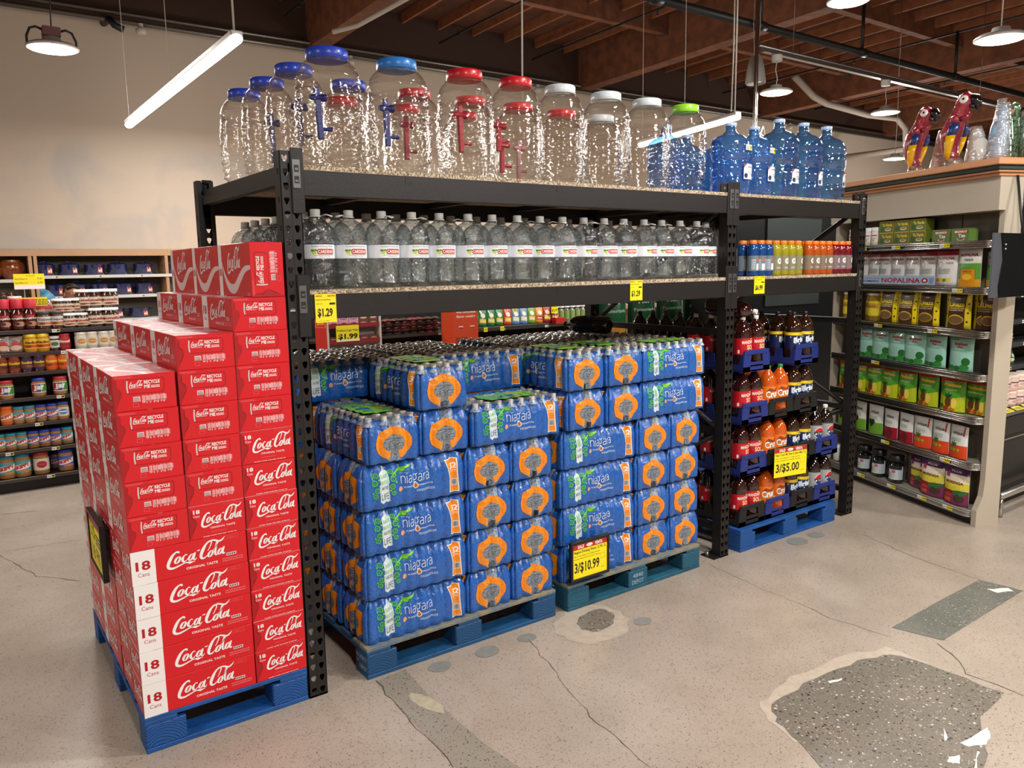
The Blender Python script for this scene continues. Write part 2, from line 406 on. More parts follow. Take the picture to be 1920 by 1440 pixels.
def crack(pts, w=.004, sd=3, m=None, nm='floor_crack'):
    R = random.Random(sd); b = MB(); P = []
    pts = FPX(*pts)
    for i in range(len(pts)-1):
        p, q = pts[i], pts[i+1]; L = math.hypot(q[0]-p[0], q[1]-p[1]); n = max(1, int(L/.05))
        for j in range(n): t = j/n; P.append((p[0]+(q[0]-p[0])*t+R.uniform(-.009, .009), p[1]+(q[1]-p[1])*t+R.uniform(-.009, .009), w*R.uniform(.25, .75)))
    P.append(pts[-1]+(w*.3,)); A = Art(); A.stroke(P, m or mat('crack', '#4a4038', .8), 0, 1)
    b.art(A, lambda x, y, l: (x, y, .0018)); return b.build(nm, floor)
crack([(995, 1200), (1040, 1262), (1110, 1345), (1220, 1440)], .004, 1)
crack([(1330, 1058), (1400, 1092), (1480, 1125), (1560, 1160), (1670, 1195)], .003, 2)
crack([(1620, 1002), (1680, 1030), (1760, 1062), (1830, 1085), (1920, 1110)], .004, 3)
crack([(1755, 1205), (1800, 1240), (1812, 1266), (1870, 1285), (1920, 1305)], .006, 4)
crack([(705, 1278), (760, 1340), (850, 1440)], .005, 5, None, 'floor_joint')
crack([(0, 965), (70, 958)], .008, 6, None, 'floor_joint')
crack([(0, 1040), (70, 1080), (150, 1090)], .006, 7, None, 'floor_joint'); crack([(0, 1035), (155, 1012)], .004, 8, None, 'floor_joint')
JP = floor_material('worn_joint_strip', '#8a8375', '#2b2824', '#a29a8a', 80, .9)
fpart('worn_strip', FPX((705, 1278), (760, 1255), (800, 1300), (905, 1392), (975, 1440), (855, 1440), (760, 1340)), JP, .0007, 'worn grey strip along the joint')
fpart('pale_spot', blob(*bpz(800, 1318), .035, .1, 26, .12, 8, .2), mat('pale_wear', '#b9b095', .5, noise=.5, nscale=30, col2='#9c917c'), .0011)
# walls
def wall_mat():
    m, t = new_mat('painted_wall'); b = N(t, 'ShaderNodeBsdfPrincipled', Roughness=.85); o = N(t, 'ShaderNodeOutputMaterial'); t.links.new(b.outputs[0], o.inputs[0])
    tc = N(t, 'ShaderNodeTexCoord'); n = N(t, 'ShaderNodeTexNoise', Scale=1.4, Detail=6.0); n.inputs['Distortion'].default_value = .6; t.links.new(tc.outputs['Object'], n.inputs['Vector'])
    r = N(t, 'ShaderNodeValToRGB'); r.color_ramp.elements[0].position = .46; r.color_ramp.elements[1].position = .62; t.links.new(n.outputs['Fac'], r.inputs[0])
    # faded mural shows only on the lower band of the wall
    sp = N(t, 'ShaderNodeSeparateXYZ'); t.links.new(tc.outputs['Object'], sp.inputs[0])
    mr = N(t, 'ShaderNodeMapRange', i1=3.35, i2=3.1, i3=0.0, i4=.5); mr.clamp = True; t.links.new(sp.outputs[2], mr.inputs[0])
    mu = N(t, 'ShaderNodeMath', _operation='MULTIPLY'); t.links.new(r.outputs[0], mu.inputs[0]); t.links.new(mr.outputs[0], mu.inputs[1])
    x = N(t, 'ShaderNodeMix', _data_type='RGBA'); x.inputs[6].default_value = lin('#cdbba8'); x.inputs[7].default_value = lin('#a9a8a8'); t.links.new(mu.outputs[0], x.inputs[0])
    t.links.new(x.outputs[2], b.inputs['Base Color']); return m
WALL = wall_mat()
w = MB(); w.box(-7, 8, 0, 32, 8.1, 5.6, WALL); struct(w.build('wall_back'))
w = MB(); w.box(-7.1, -9, 0, -7, 8.1, 5.8, WALL); struct(w.build('wall_left'))
w = MB(); w.box(32, -9, 0, 32.1, 8.1, 5.8, WALL); struct(w.build('wall_right'))
w = MB(); w.box(-7, -9.1, 0, 32, -9, 6, WALL); struct(w.build('wall_front'))
# ceiling: sloping deck, glulam beams, purlins, joists, ledger
WOOD = mat('roof_timber', '#7b482c', .75, noise=.7, nscale=6, col2='#52301e'); DECK = mat('roof_deck', '#5e341d', .85, noise=.7, nscale=3, col2='#3f2416')
zt = lambda y: 5.38+.025*(8-y)
w = MB(); w.add([(-7, -9, zt(-9)), (32, -9, zt(-9)), (32, 8.1, zt(8.1)), (-7, 8.1, zt(8.1)), (-7, -9, zt(-9)+.1), (32, -9, zt(-9)+.1), (32, 8.1, zt(8.1)+.1), (-7, 8.1, zt(8.1)+.1)], [(3, 2, 1, 0), (4, 5, 6, 7), (0, 1, 5, 4), (2, 3, 7, 6), (1, 2, 6, 5), (3, 0, 4, 7)], DECK)
ceil = struct(w.build('ceiling'))
def slope_beam(name, x, wd, dep, m=WOOD, y0=-9, y1=7.99, drop=0):
    b = MB(); V = []
    for y in (y0, y1):
        for xx, dz in ((x-wd/2, 0), (x+wd/2, 0), (x+wd/2, -dep), (x-wd/2, -dep)): V.append((xx, y, zt(y)+dz-drop))
    b.add(V, [(0, 1, 2, 3), (7, 6, 5, 4), (0, 4, 5, 1), (1, 5, 6, 2), (2, 6, 7, 3), (3, 7, 4, 0)], m)
    return b.build(name, ceil)
BX = [-1.4, 3.45, 8.3, 13.15, 18.0, 22.9, 27.7]
for x in BX: slope_beam('roof_beam', x, .24, .68)
PY = [-6.1, -4.1, -2.1, -.13, 1.87, 3.88, 5.88]
for y in PY:
    b = MB(); b.box(-7, y-.06, zt(y)-.3, 32, y+.06, zt(y), WOOD); b.build('purlin', ceil)
b = MB(); b.box(-7, 7.88, 4.74, 32, 7.995, zt(8), mat('ledger_timber', '#3a2114', .8)); b.build('ledger', ceil)
HANG = mat('joist_hanger', '#6b6b69', .4, .7)
edges = [-9]+PY+[7.9]
JW = mat('joist_timber', '#925735', .75, noise=.5, nscale=8, col2='#683c23'); joist = MB(); jj = 0
for k in range(len(edges)-1):
    y0, y1 = edges[k]+.06, edges[k+1]-.06
    x = -6.8
    while x < 31:
        if y1 > -3 and x < 24:
            b = MB(); b.add([(x-.02, y0, zt(y0)-.14), (x+.02, y0, zt(y0)-.14), (x+.02, y0, zt(y0)), (x-.02, y0, zt(y0)), (x-.02, y1, zt(y1)-.14), (x+.02, y1, zt(y1)-.14), (x+.02, y1, zt(y1)), (x-.02, y1, zt(y1))],
                           [(0, 1, 2, 3), (7, 6, 5, 4), (0, 4, 5, 1), (1, 5, 6, 2), (3, 7, 4, 0)], JW)
            jj += 1
            if jj <= 95: b.build('joist', ceil)
            else: joist.v += []; off = len(joist.v); joist.v += b.v; joist.f += [tuple(off+i for i in f) for f in b.f]; joist.mi += b.mi; joist.sm += b.sm; joist.mats = b.mats
        x += .61
o = joist.build('far_joists', ceil); o['kind'] = 'stuff'
for x in BX[1:4]:
    for y in PY:
        for s_ in (-1, 1):
            b = MB(); b.box(x+s_*.12-(.03 if s_ < 0 else 0), y-.075, zt(y)-.32, x+s_*.12+(.03 if s_ > 0 else 0), y+.075, zt(y)-.2, HANG); b.build('beam_hanger', ceil)
# lamps as things
SHADE = mat('lamp_body', '#b9b4ad', .4, .3); GLOW = mat('lamp_diffuser', '#fff6ea', .5, emit=9); WIRE = mat('white_cable', '#c9c4bb', .6); BWIRE = mat('black_cable', '#1c1a18', .6)
def zunder(y): return zt(y)-.38
for k, (p, lb) in enumerate(ROUND):
    t = thing('bay_light', lb, 'ceiling light', p, 0, 'round bay lights')
    b = MB(); b.lathe([(.02, .075), (.06, .07), (.075, .03), (.155, .018), (.182, 0), (.182, -.012), (.17, -.016)], SHADE, 40, cap0=True, cap1=False); b.build('housing', t)
    b = MB(); b.lathe([(.172, -.012), (.16, -.02), (.0005, -.024)], GLOW, 40, cap0=False, cap1=False); b.build('diffuser', t)
    if k == 0:
        b = MB(); b.box(-.06, -.05, .075, .06, .05, .14, mat('driver_box', '#6b3d3d', .5)); b.build('driver_box', t)
        for s_ in (-1, 1):
            b = MB(); b.tube([(s_*.06, 0, .12), (s_*.1, 0, .135), (s_*.14, 0, .12), (s_*.165, 0, .06), (s_*.165, 0, .015)], .009, BWIRE); b.build('cable', t)
    zc = (3.98 if k in (1, 2) else zt(p[1]))-p[2]
    b = MB(); b.tube([(0, 0, .07), (.03, .01, .07+.3*(zc-.07)), (-.02, 0, .07+.65*(zc-.07)), (0, 0, zc)], .005, WIRE if k else BWIRE, 6); b.build('hanging_cable', t)
for k, (a_, b2) in enumerate(STRIP):
    lb = ['long white strip light hanging in front of the left wall', 'short-looking strip light behind the green lidded jar'][k]
    t = thing('strip_light', lb, 'ceiling light', a_, math.atan2(a_[0]-b2[0], b2[1]-a_[1]), 'linear strip lights'); L = math.dist(a_, b2)
    b = MB(); b.box(-.035, 0, .012, .035, L, .045, SHADE, bev=.006); b.build('housing', t)
    b = MB(); b.lathe([(.0005, 0), (.032, 0), (.034, .01), (.034, L-.01), (.0005, L)], GLOW, 16, X=Matrix.Rotation(-pi/2, 4, 'X') @ Matrix.Diagonal((1, .8, 1, 1)), cap0=False, cap1=False); b.build('tube_diffuser', t)
    for yy in (.05, L*.5, L-.05):
        b = MB(); b.tube([(0, yy, .045), (0, yy, zt(a_[1]+yy)-a_[2]-.01)], .0025 if yy > .1 else .006, WIRE, 6); b.build('suspension_wire', t)
# pipes under the roof
PIPE = mat('black_iron_pipe', '#2b2c2c', .45, .5)
def pipe(name, label, pts, r, m, cat='pipe', extra=None):
    b = MB(); b.tube(pts, r, m, 12); o = b.build(name); tag(o, label, cat); return o
t = thing('sprinkler_main', 'thick dark sprinkler pipe running under the roof at the upper right', 'pipe', (0, 0, 0))
b = MB(); b.tube([(3.0, 3.17, 4.4), (24, 3.17, 4.4)], .045, PIPE, 14); b.build('main_pipe', t)
for x in (5.2, 6.9, 9.0, 11.5, 14.5, 18.0):
    b = MB(); b.tube([(x, 3.17, 4.4), (x, 3.17, zunder(3.17)-.07)], .022, PIPE, 10); b.build('riser', t)
    b = MB(); b.tube([(x-.07, 3.17, 4.4), (x+.07, 3.17, 4.4)], .056, PIPE, 12); b.build('coupling', t)
for k, x in enumerate((2.9, 5.2, 6.9, 9.0, 11.5, 14.5)):
    t = thing('sprinkler_branch', 'thin dark sprinkler branch pipe, %s from the left under the joists' % ORD[k], 'pipe', (0, 0, 0), 0, 'sprinkler branch pipes')
    z = zunder(3.2)-.09
    b = MB(); b.tube([(x, -2, z+.1), (x, 7.5, z-.08)], .016, PIPE, 8); b.build('branch_pipe', t)
    for yy in (-.5, 2.2, 4.8, 7.0):
        b = MB(); b.lathe([(.012, 0), (.012, -.05), (.005, -.06), (.02, -.075), (.02, -.08)], PIPE, 10, Matrix.Translation((x, yy, z-.02))); b.build('sprinkler_head', t)
CON = mat('steel_conduit', '#7d7a74', .35, .8)
t = thing('wall_conduit', 'pair of steel conduits running along the top of the back wall', 'conduit', (0, 0, 0))
for dz, r in ((0, .03), (.09, .022)):
    b = MB(); b.tube([(-7, 7.8, 4.66+dz), (30, 7.8, 4.66+dz)], r, CON, 10); b.build('conduit', t)
for x in (1.2, 3.9, 7.2, 10.5, 14):
    b = MB(); b.lathe([(.05, -.12), (.06, -.1), (.06, -.06), (.03, -.05), (.03, 0)], WIRE, 14, Matrix.Translation((x, 7.75, 4.65))); b.build('junction_box', t)
t = thing('lamp_conduit', 'bright steel conduit channel carrying the round bay lights on the right', 'conduit', (0, 0, 0))
b = MB(); b.box(6.7, 2.95, 4.05, 20, 3.01, 4.09, STEEL); b.tube([(6.7, 3.03, 4.13), (20, 3.03, 4.13)], .018, STEEL, 8); b.build('channel', t)
for x in (6.96, 9.28, 11.6, 14.0):
    b = MB(); b.lathe([(.055, -.07), (.06, -.05), (.06, 0)], WIRE, 14, Matrix.Translation((x, 2.98, 4.05))); b.build('junction_box', t)
    b = MB(); b.tube([(x+.3, 2.98, 4.09), (x+.3, 2.98, zt(2.98)-.01)], .004, CON, 6); b.build('hanger_rod', t)
b = MB(); b.tube([(6.62, 3, 1.2), (6.62, 3, zt(3))], .024, CHROME, 12); tag(b.build('steel_pole'), 'bright vertical steel pole rising to the roof behind the blue jugs', 'pole')
for k, (x, y, lb) in enumerate(((2.22, 1.5, 'thin white drop pole from the roof above the red lidded jars'), (4.85, 1.9, 'thin drop cable to the left of the steel pole'))):
    b = MB(); z0 = 2.7 if k == 0 else 3.05
    b.tube([(x, y, z0), (x+.01, y, 3.6), (x, y, zt(y))], .006, WIRE, 6); tag(b.build('drop_cable'), lb, 'cable')
b = MB(); b.tube([(6.5, 2.97, 2.95), (6.6, 2.98, 3.2), (6.7, 2.9, 3.1), (6.75, 2.9, 2.85), (6.6, 2.9, 2.75), (6.55, 2.9, 3.05), (6.64, 2.9, 3.22), (6.72, 2.9, 3.0), (6.6, 2.9, 2.6)], .008, WIRE, 6); tag(b.build('cable_coil'), 'white cable coiled on the steel pole behind the blue jugs', 'cable')
t = thing('pendant_speaker', 'grey bell-shaped pendant speaker above a round bay light', 'speaker', (6.74, 3.1, 3.88))
b = MB(); b.lathe([(.0005, -.15), (.1, -.15), (.115, -.13), (.1, 0), (.07, .14), (.03, .16), (.0005, .165)], mat('speaker_grey', '#8d8780', .5), 24, cap0=False, cap1=False); b.build('shell', t)
for s_ in (-.03, .03):
    b = MB(); b.tube([(s_, 0, .15), (s_*2, 0, .5), (0, 0, zt(3.1)-3.88)], .003, WIRE, 5); b.build('hanging_wire', t)
b = MB(); b.tube([(.84, 8.0, 4.66), (.86, 7.72, 4.64), (.9, 7.7, 4.58), (1.0, 7.7, 4.54)], .04, PIPE, 10); tag(b.build('wall_bracket'), 'short bent black bracket near the top of the left wall', 'bracket')
b = MB(); b.tube([(3.1, 6.5, 4.55), (3.35, 6.3, 4.62), (3.6, 5, 4.75), (3.62, 2.0, 4.95)], .03, mat('grey_duct', '#b5aca0', .6), 8); tag(b.build('flexible_conduit'), 'pale flexible conduit along the side of the left roof beam', 'conduit')
b = MB(); b.tube([(11.6, 6.0, 4.98), (12.2, 6.0, 4.7), (12.6, 6.0, 4.62), (14.2, 6.1, 4.58), (15.1, 6.0, 4.58), (15.45, 6.0, 4.4), (15.45, 6.0, 4.0), (15.45, 7.98, 4.0)], .06, mat('duct_wrap', '#a3968a', .7), 10); tag(b.build('wrapped_pipe'), 'pale wrapped pipe bending under the roof left of the parrots', 'pipe')
# ================================================================ PALLET RACK (bolted together: one thing)
RK = mat('rack_black', '#1d1a19', .42, .15, bump=.12, bscale=300); CHIP = None
def chip_mat():
    m, t = new_mat('particle_board'); b = N(t, 'ShaderNodeBsdfPrincipled', Roughness=.8); o = N(t, 'ShaderNodeOutputMaterial'); t.links.new(b.outputs[0], o.inputs[0])
    tc = N(t, 'ShaderNodeTexCoord'); n = N(t, 'ShaderNodeTexNoise', Scale=160.0, Detail=2.0); t.links.new(tc.outputs['Object'], n.inputs['Vector'])
    r = N(t, 'ShaderNodeValToRGB'); r.color_ramp.elements[0].position = .4; r.color_ramp.elements[0].color = lin('#6f5d49'); r.color_ramp.elements[1].position = .6; r.color_ramp.elements[1].color = lin('#cbb99f')
    t.links.new(n.outputs['Fac'], r.inputs[0]); t.links.new(r.outputs[0], b.inputs['Base Color']); return m
CHIP = chip_mat(); CLIP = mat('zinc_clip', '#7c7d7e', .35, .9)
RH = 2.134; PWD = .076; PDP = .06; L1, L2, RD = 2.4984, 1.3011, 1.1915; ZT, ZM, HB = 2.0704, 1.612, .095
rack = thing('pallet_rack', 'tall black steel pallet rack of two bays with particle board shelves', 'rack', (0, 0, 0))
def post_mesh(front=-1):
    """front plate punched with two columns of keyholes, side plates behind; front=-1: plate at y=0 facing -y"""
    b = MB(); P = .0508; n = int(RH/P); V = []; F = []
    key = [(0, .014), (.009, .0125), (.011, .004), (.0065, -.006), (.004, -.013), (-.004, -.013), (-.0065, -.006), (-.011, .004), (-.009, .0125)]
    hx = PWD/4
    for c in (0, 1):
        cx = PWD*(.27 if c == 0 else .73)
        x0, x1 = (0, PWD/2) if c == 0 else (PWD/2, PWD)
        for k in range(n):
            z0, z1 = k*P, (k+1)*P if k < n-1 else RH
            zc = (k+.5)*P; base = len(V); m_ = len(key)
            outer = []
            for dx, dz in key:   # project key points to the cell edge
                a = math.atan2(dz, dx); ca, sa = math.cos(a), math.sin(a)
                tx = ((x1-cx) if ca > 0 else (x0-cx))/ca if abs(ca) > 1e-6 else 1e9
                tz = ((z1-zc) if sa > 0 else (z0-zc))/sa if abs(sa) > 1e-6 else 1e9
                s = min(tx, tz); outer.append((cx+ca*s, zc+sa*s))
            # include the four corners by snapping the nearest outer points
            for qx, qz in ((x0, z0), (x1, z0), (x1, z1), (x0, z1)):
                j = min(range(m_), key=lambda i: (outer[i][0]-qx)**2+(outer[i][1]-qz)**2); outer[j] = (qx, qz)
            for (dx, dz), o in zip(key, outer): V += [(cx+dx, 0, zc+dz), (o[0], 0, o[1]), (cx+dx, .003, zc+dz)]
            for i in range(m_):
                j = (i+1) % m_; F.append((base+3*i, base+3*j, base+3*j+1, base+3*i+1)); F.append((base+3*i, base+3*i+2, base+3*j+2, base+3*j))
    b.add(V, F, RK)
    b.box(PWD/2-.0015, -.001, 0, PWD/2+.0015, .0005, RH, RK)
    b.box(0, .0, 0, .003, PDP, RH, RK); b.box(PWD-.003, 0, 0, PWD, PDP, RH, RK)
    b.box(.003, PDP-.003, 0, .02, PDP, RH, RK); b.box(PWD-.02, PDP-.003, 0, PWD-.003, PDP, RH, RK)
    for k in range(n):  # slots in the side plates read as small dark dashes
        if k % 2 == 0: b.box(-.0006, .02, k*P+.02, 0, .03, k*P+.04, DARKM); b.box(PWD, .02, k*P+.02, PWD+.0006, .03, k*P+.04, DARKM)
    return b.mesh('post')
PM = post_mesh(); XP = [0, L1, L1+L2]
for i, x in enumerate(XP):
    child('post', PM, rack).location = (x, 0, 0)
    o = child('post', PM, rack); o.location = (x+PWD, RD, 0); o.rotation_euler = (0, 0, pi)
    for y, s in ((0, 1), (RD, -1)):
        b = MB(); b.box(x-.05 if i else x, y if s > 0 else y-.1, 0, x+PWD, y+(.1 if s > 0 else 0), .008, RK); b.lathe([(.012, 0), (.012, .018), (.0005, .018)], STEEL, 6, Matrix.Translation((x-.03 if i else x+.04, y+.07*s, .008))); b.build('foot_plate', rack)
    zs = [.15, .72, 1.3, 2.02]
    for k, z in enumerate(zs):
        b = MB(); b.box(x+.018, PDP, z, x+.058, RD-PDP, z+.035, RK); b.build('frame_strut', rack)
        if k < (2 if i == 0 else 3):
            z2 = zs[k+1]; b = MB(); y0, y1 = (PDP, RD-PDP) if k % 2 else (RD-PDP, PDP)
            b.tube([(x+.038, y0, z+.03), (x+.038, y1, z2+.01)], .018, RK, 4); b.build('frame_brace', rack)
def beam(x0, x1, y, z, s):
    b = MB()
    b.box(x0, y-.002 if s > 0 else y-.035, z-HB, x1, y+.035 if s > 0 else y+.002, z, RK, bev=.003)
    n = 3 if x1-x0 > 2 else 2
    if s > 0:
        b.box(x0, y-.0026, z-.0015, x1, y+.0, z+.0012, mat('worn_edge', '#8a817a', .4, .4))
        for k in range(n):
            xx = x0+(x1-x0)*(.18+.64*k/(n-1)); bl = H('#080808')
            for q in ((xx, z-.03, .03, .0015), (xx, z-.03, .0015, .03), (xx+.012, z-.014, .003, .003)): b.box(q[0], y-.0032, q[1], q[0]+q[2], y-.002, q[1]+q[3], bl)
    return b.build('beam', rack)
def connector(x, y, z, side, s):
    """hooked end plate of a beam with its zinc safety clip"""
    xa, xb = (x+PWD*.52, x+PWD+.012) if side > 0 else (x-.012, x+PWD*.48)
    b = MB(); b.box(xa, y-.008 if s > 0 else y+.0, z-.16, xb, y-.001 if s > 0 else y+.008, z+.075, RK, bev=.003)
    o = b.build('beam_connector', rack)
    if s > 0:
        xc = (xa+xb)/2-(.006 if side > 0 else -.006)
        b = MB(); b.box(xc-.015, y-.013, z-.07, xc+.015, y-.008, z+.035, CLIP, bev=.003)
        for zz in (-.052, -.012): b.box(xc-.009, y-.0136, z+zz, xc+.009, y-.0128, z+zz+.026, H('#17181a'))
        b.box(xc-.006, y-.0142, z-.046, xc+.006, y-.0134, z-.04, CLIP); b.box(xc-.006, y-.0142, z-.004, xc+.006, y-.0134, z+.003, CLIP)
        b.build('safety_clip', o)
for z in (ZT, ZM):
    for a, c in ((0, 1), (1, 2)):
        for y, s in ((0, 1), (RD, -1)):
            beam(XP[a]+PWD-.002, XP[c]+.002, y, z, s)
            connector(XP[a], y, z, 1, s); connector(XP[c], y, z, -1, s)
        x0, x1 = XP[a]+PWD-.03, XP[c]+.03
        b = MB(); b.box(x0, -.003, z, x1, RD, z+.016, CHIP); b.build('shelf_board', rack)
        for k in range(1, 4):
            xx = x0+(x1-x0)*k/4; b = MB(); b.box(xx-.02, .04, z-.03, xx+.02, RD-.04, z-.001, RK); b.build('cross_bar', rack)
# dark end lip of the top shelf on the left, tie plates on post tops
b = MB(); b.box(.03, 0.0, ZT-.012, .046, RD, ZT+.02, RK); b.build('shelf_end_lip', rack)
for x in XP[1:]:
    b = MB(); b.box(x-.06, .0, RH-.06, x, .004, RH, RK, bev=.001); b.lathe([(.007, 0), (.007, .002)], STEEL, 12, Matrix.Translation((x-.035, 0, RH-.025)) @ Matrix.Rotation(pi/2, 4, 'X')); b.build('tie_plate', rack)
# ================================================================ PALLETS
PBLU = mat('pallet_blue', '#15549c', .6, noise=.6, nscale=9, col2='#0b3a72', bump=.35, bscale=45)
PTEAL = mat('pallet_teal', '#1d5c74', .65, noise=.8, nscale=10, col2='#123e52', bump=.4, bscale=45)
PRAW = mat('scraped_wood', '#8d8267', .8, noise=.8, nscale=20, col2='#4a6a80', bump=.3, bscale=60)
def grain(m, nm, a, c):
    if nm in MATS: return MATS[nm]
    mm, t = new_mat(nm); b = N(t, 'ShaderNodeBsdfPrincipled', Roughness=.6); o = N(t, 'ShaderNodeOutputMaterial'); t.links.new(b.outputs[0], o.inputs[0])
    tc = N(t, 'ShaderNodeTexCoord'); mp = N(t, 'ShaderNodeMapping'); mp.inputs['Location'].default_value = (.02, 0, .01)
    wv = N(t, 'ShaderNodeTexWave', _wave_type='RINGS', _rings_direction='SPHERICAL', Scale=38.0, Distortion=3.0, Detail=2.0)
    t.links.new(tc.outputs['Object'], mp.inputs[0]); t.links.new(mp.outputs[0], wv.inputs['Vector'])
    r = N(t, 'ShaderNodeValToRGB'); r.color_ramp.elements[0].color = lin(c); r.color_ramp.elements[1].color = lin(a); r.color_ramp.elements[0].position = .1; r.color_ramp.elements[1].position = .5
    t.links.new(wv.outputs['Fac'], r.inputs[0]); t.links.new(r.outputs[0], b.inputs['Base Color'])
    MATS[nm] = mm; return mm
PB2 = grain(PBLU, 'pallet_blue_endgrain', '#15549c', '#08366e'); PT2 = grain(PTEAL, 'pallet_teal_endgrain', '#20607a', '#123c50')
def pallet(label, x0, y0, W, D, m, m2, seed=1, rawtop=False, stencil=None):
    t = thing('wooden_pallet', label, 'pallet', (x0, y0, 0), 0)
    R = random.Random(seed); bw = .115
    for j in range(3):
        y = j*(D-bw)/2; b = MB(); b.box(0, y, 0, W, y+bw, .018, m, bev=.002); b.build('bottom_board', t)
    for i in range(3 if W > .8 else 2):
        for j in range(3):
            n = 3 if W > .8 else 2; bwx = .14
            x = i*(W-bwx)/(n-1); y = j*(D-bw)/2
            b = MB(); b.box(-bwx/2, -bw/2, .018, bwx/2, bw/2, .104, m2, bev=.004)
            o = b.build('block', t, (x+bwx/2, y+bw/2, 0))
            if j == 0 and stencil and i == stencil[0]:
                A = Art(); A.text(stencil[1], -.04, .065, .075, .022, H('#9fb6c4'), 0); A.text(stencil[2], -.045, .03, .085, .022, H('#9fb6c4'), 0)
                b = MB(); b.art(A, flat((0, -bw/2-.0004, 0), (1, 0, 0), (0, 0, 1), (0, -1, 0))); b.build('stencil_print', o)
            if i == 0 and j == 0 and stencil and len(stencil) > 3:
                A = Art(); A.text('PROPERTY', -.05, .072, .1, .018, H('#b7c3cc'), 0); A.text('OF', -.05, .05, .025, .014, H('#b7c3cc'), 0); A.text('DEPOT', -.02, .03, .07, .018, H('#b7c3cc'), 0)
                b = MB(); b.art(A, flat((-bwx/2-.0004, 0, 0), (0, -1, 0), (0, 0, 1), (-1, 0, 0))); b.build('stencil_print', o)
    for i in range(3 if W > .8 else 2):
        n = 3 if W > .8 else 2; x = i*(W-.11)/(n-1); b = MB(); b.box(x, 0, .104, x+.11, D, .12, m, bev=.002); b.build('stringer_board', t)
    nb = 7 if D > .9 else 5
    for j in range(nb):
        bb = (.14 if j in (0, nb-1) else .095); y = j*(D-.12)/(nb-1); b = MB()
        b.box(0, y, .12, W, min(D, y+bb), .136, (PRAW if rawtop and j == 0 else m), bev=.002); b.build('deck_board', t)
    return t
pallet('narrow bright blue pallet under the stack of red cartons', -.605, .0, .6, 1.17, PBLU, PB2, 1)
pallet('blue pallet under the left stack of water packs', .25, -.01, 1.01, 1.2, mat('pallet_deepblue', '#15507f', .6, noise=.6, nscale=9, col2='#0c375c', bump=.35, bscale=45), grain(None, 'pallet_deepblue_end', '#15507f', '#0b3355'), 2, True, (9, '', '', 1))
pallet('worn teal pallet under the right stack of water packs', 1.33, -.02, .97, 1.2, PTEAL, PT2, 3, True, (1, '4840', 'DEPOT'))
pallet('bright blue pallet under the crates of soda', 2.66, -.02, .98, 1.2, PBLU, PB2, 4)
# ================================================================ RED SODA CARTONS
CRED = mat('carton_red', '#d3111f', .38, coat=.15); CDRK = mat('carton_fold_red', '#a80d18', .45); CW = mat('carton_white', '#f0eceb', .4); CLR = mat('carton_light_red', '#e56a6f', .45)
def cv(P, w=None):   # photo-traced logo points -> logo frame (10 wide)
    return [((x-130)/68, (332-.118*(x-230)-y)/68, ww) for x, y, ww in P]
LG = Art()
LG.stroke(cv([(268, 190, .12), (262, 172, .42), (238, 172, .3), (196, 212, .45), (160, 280, .56), (138, 345, .52), (148, 380, .5), (190, 388, .4), (250, 366, .3), (310, 338, .22), (350, 326, .1)]), CW, 0)
LG.L.append(([(a, b) for a, b, _ in cv([(300, 340, 0), (345, 322, 0), (385, 318, 0), (452, 322, 0), (415, 334, 0), (392, 347, 0), (378, 350, 0), (352, 336, 0)])], [(0, 1, 7), (1, 2, 7), (2, 6, 7), (2, 5, 6), (2, 3, 4), (2, 4, 5)], CW, 0))
def oval(cx, cy, rx, ry, sh, w0, w1, a0=0, a1=2*pi, n=12):
    out = []
    for k in range(n+1):
        a = a0+(a1-a0)*k/n; x, y = rx*math.cos(a), ry*math.sin(a); out.append((cx+x+sh*y, cy+y, w0+(w1-w0)*abs(math.cos(a))))
    return out
LG.stroke(oval(1.72, .72, .36, .62, .42, .14, .4), CW, 0, 2)            # o
LG.stroke([(3.35, 1.32, .12), (3.2, 1.5, .2), (2.9, 1.35, .2), (2.6, .9, .4), (2.55, .4, .42), (2.75, .1, .3), (3.1, .25, .15), (3.4, .6, .08)], CW, 0)   # c
LG.stroke(oval(4.0, .74, .34, .6, .42, .14, .38), CW, 0, 2)             # a
LG.stroke([(4.75, 1.62, .1), (4.62, 1.3, .34), (4.42, .6, .36), (4.42, .2, .3), (4.65, .1, .2), (4.95, .45, .08)], CW, 0)
LG.stroke([(5.05, 1.75, .2), (5.55, 1.85, .22)], CW, 0, 1)
LG.stroke([(6.9, 1.35, .1), (7.2, 1.9, .14), (7.55, 2.7, .2), (7.55, 3.2, .22), (7.15, 3.2, .26), (6.55, 2.6, .4), (6.0, 1.6, .56), (5.65, .6, .5), (5.75, .08, .42), (6.15, .0, .3), (6.6, .3, .16), (7.0, .8, .08)], CW, 0)   # second C
LG.stroke([(6.75, 2.75, .1), (7.2, 3.1, .2), (7.8, 3.3, .3), (8.4, 3.1, .34), (9.0, 2.85, .34), (9.5, 3.1, .26), (9.95, 3.62, .06)], CW, 0)          # swash
LG.stroke(oval(7.32, .62, .34, .6, .42, .14, .38), CW, 0, 2)            # o
LG.stroke([(7.7, 1.2, .08), (8.2, 1.7, .1), (8.75, 2.7, .18), (8.8, 2.95, .2), (8.55, 2.8, .26), (8.3, 1.8, .36), (8.12, .7, .36), (8.18, .2, .3), (8.4, .15, .16), (8.6, .4, .08)], CW, 0)    # l
LG.stroke(oval(9.0, .72, .32, .58, .42, .14, .38), CW, 0, 2)            # a
LG.stroke([(9.78, 1.62, .1), (9.62, 1.3, .34), (9.42, .6, .36), (9.45, .2, .3), (9.65, .12, .2), (9.85, .35, .08)], CW, 0)
LG.L = [(v, f, m, i*.15) for i, (v, f, m, l) in enumerate(LG.L)]
CL, CWD, CH = .396, .1975, .1222
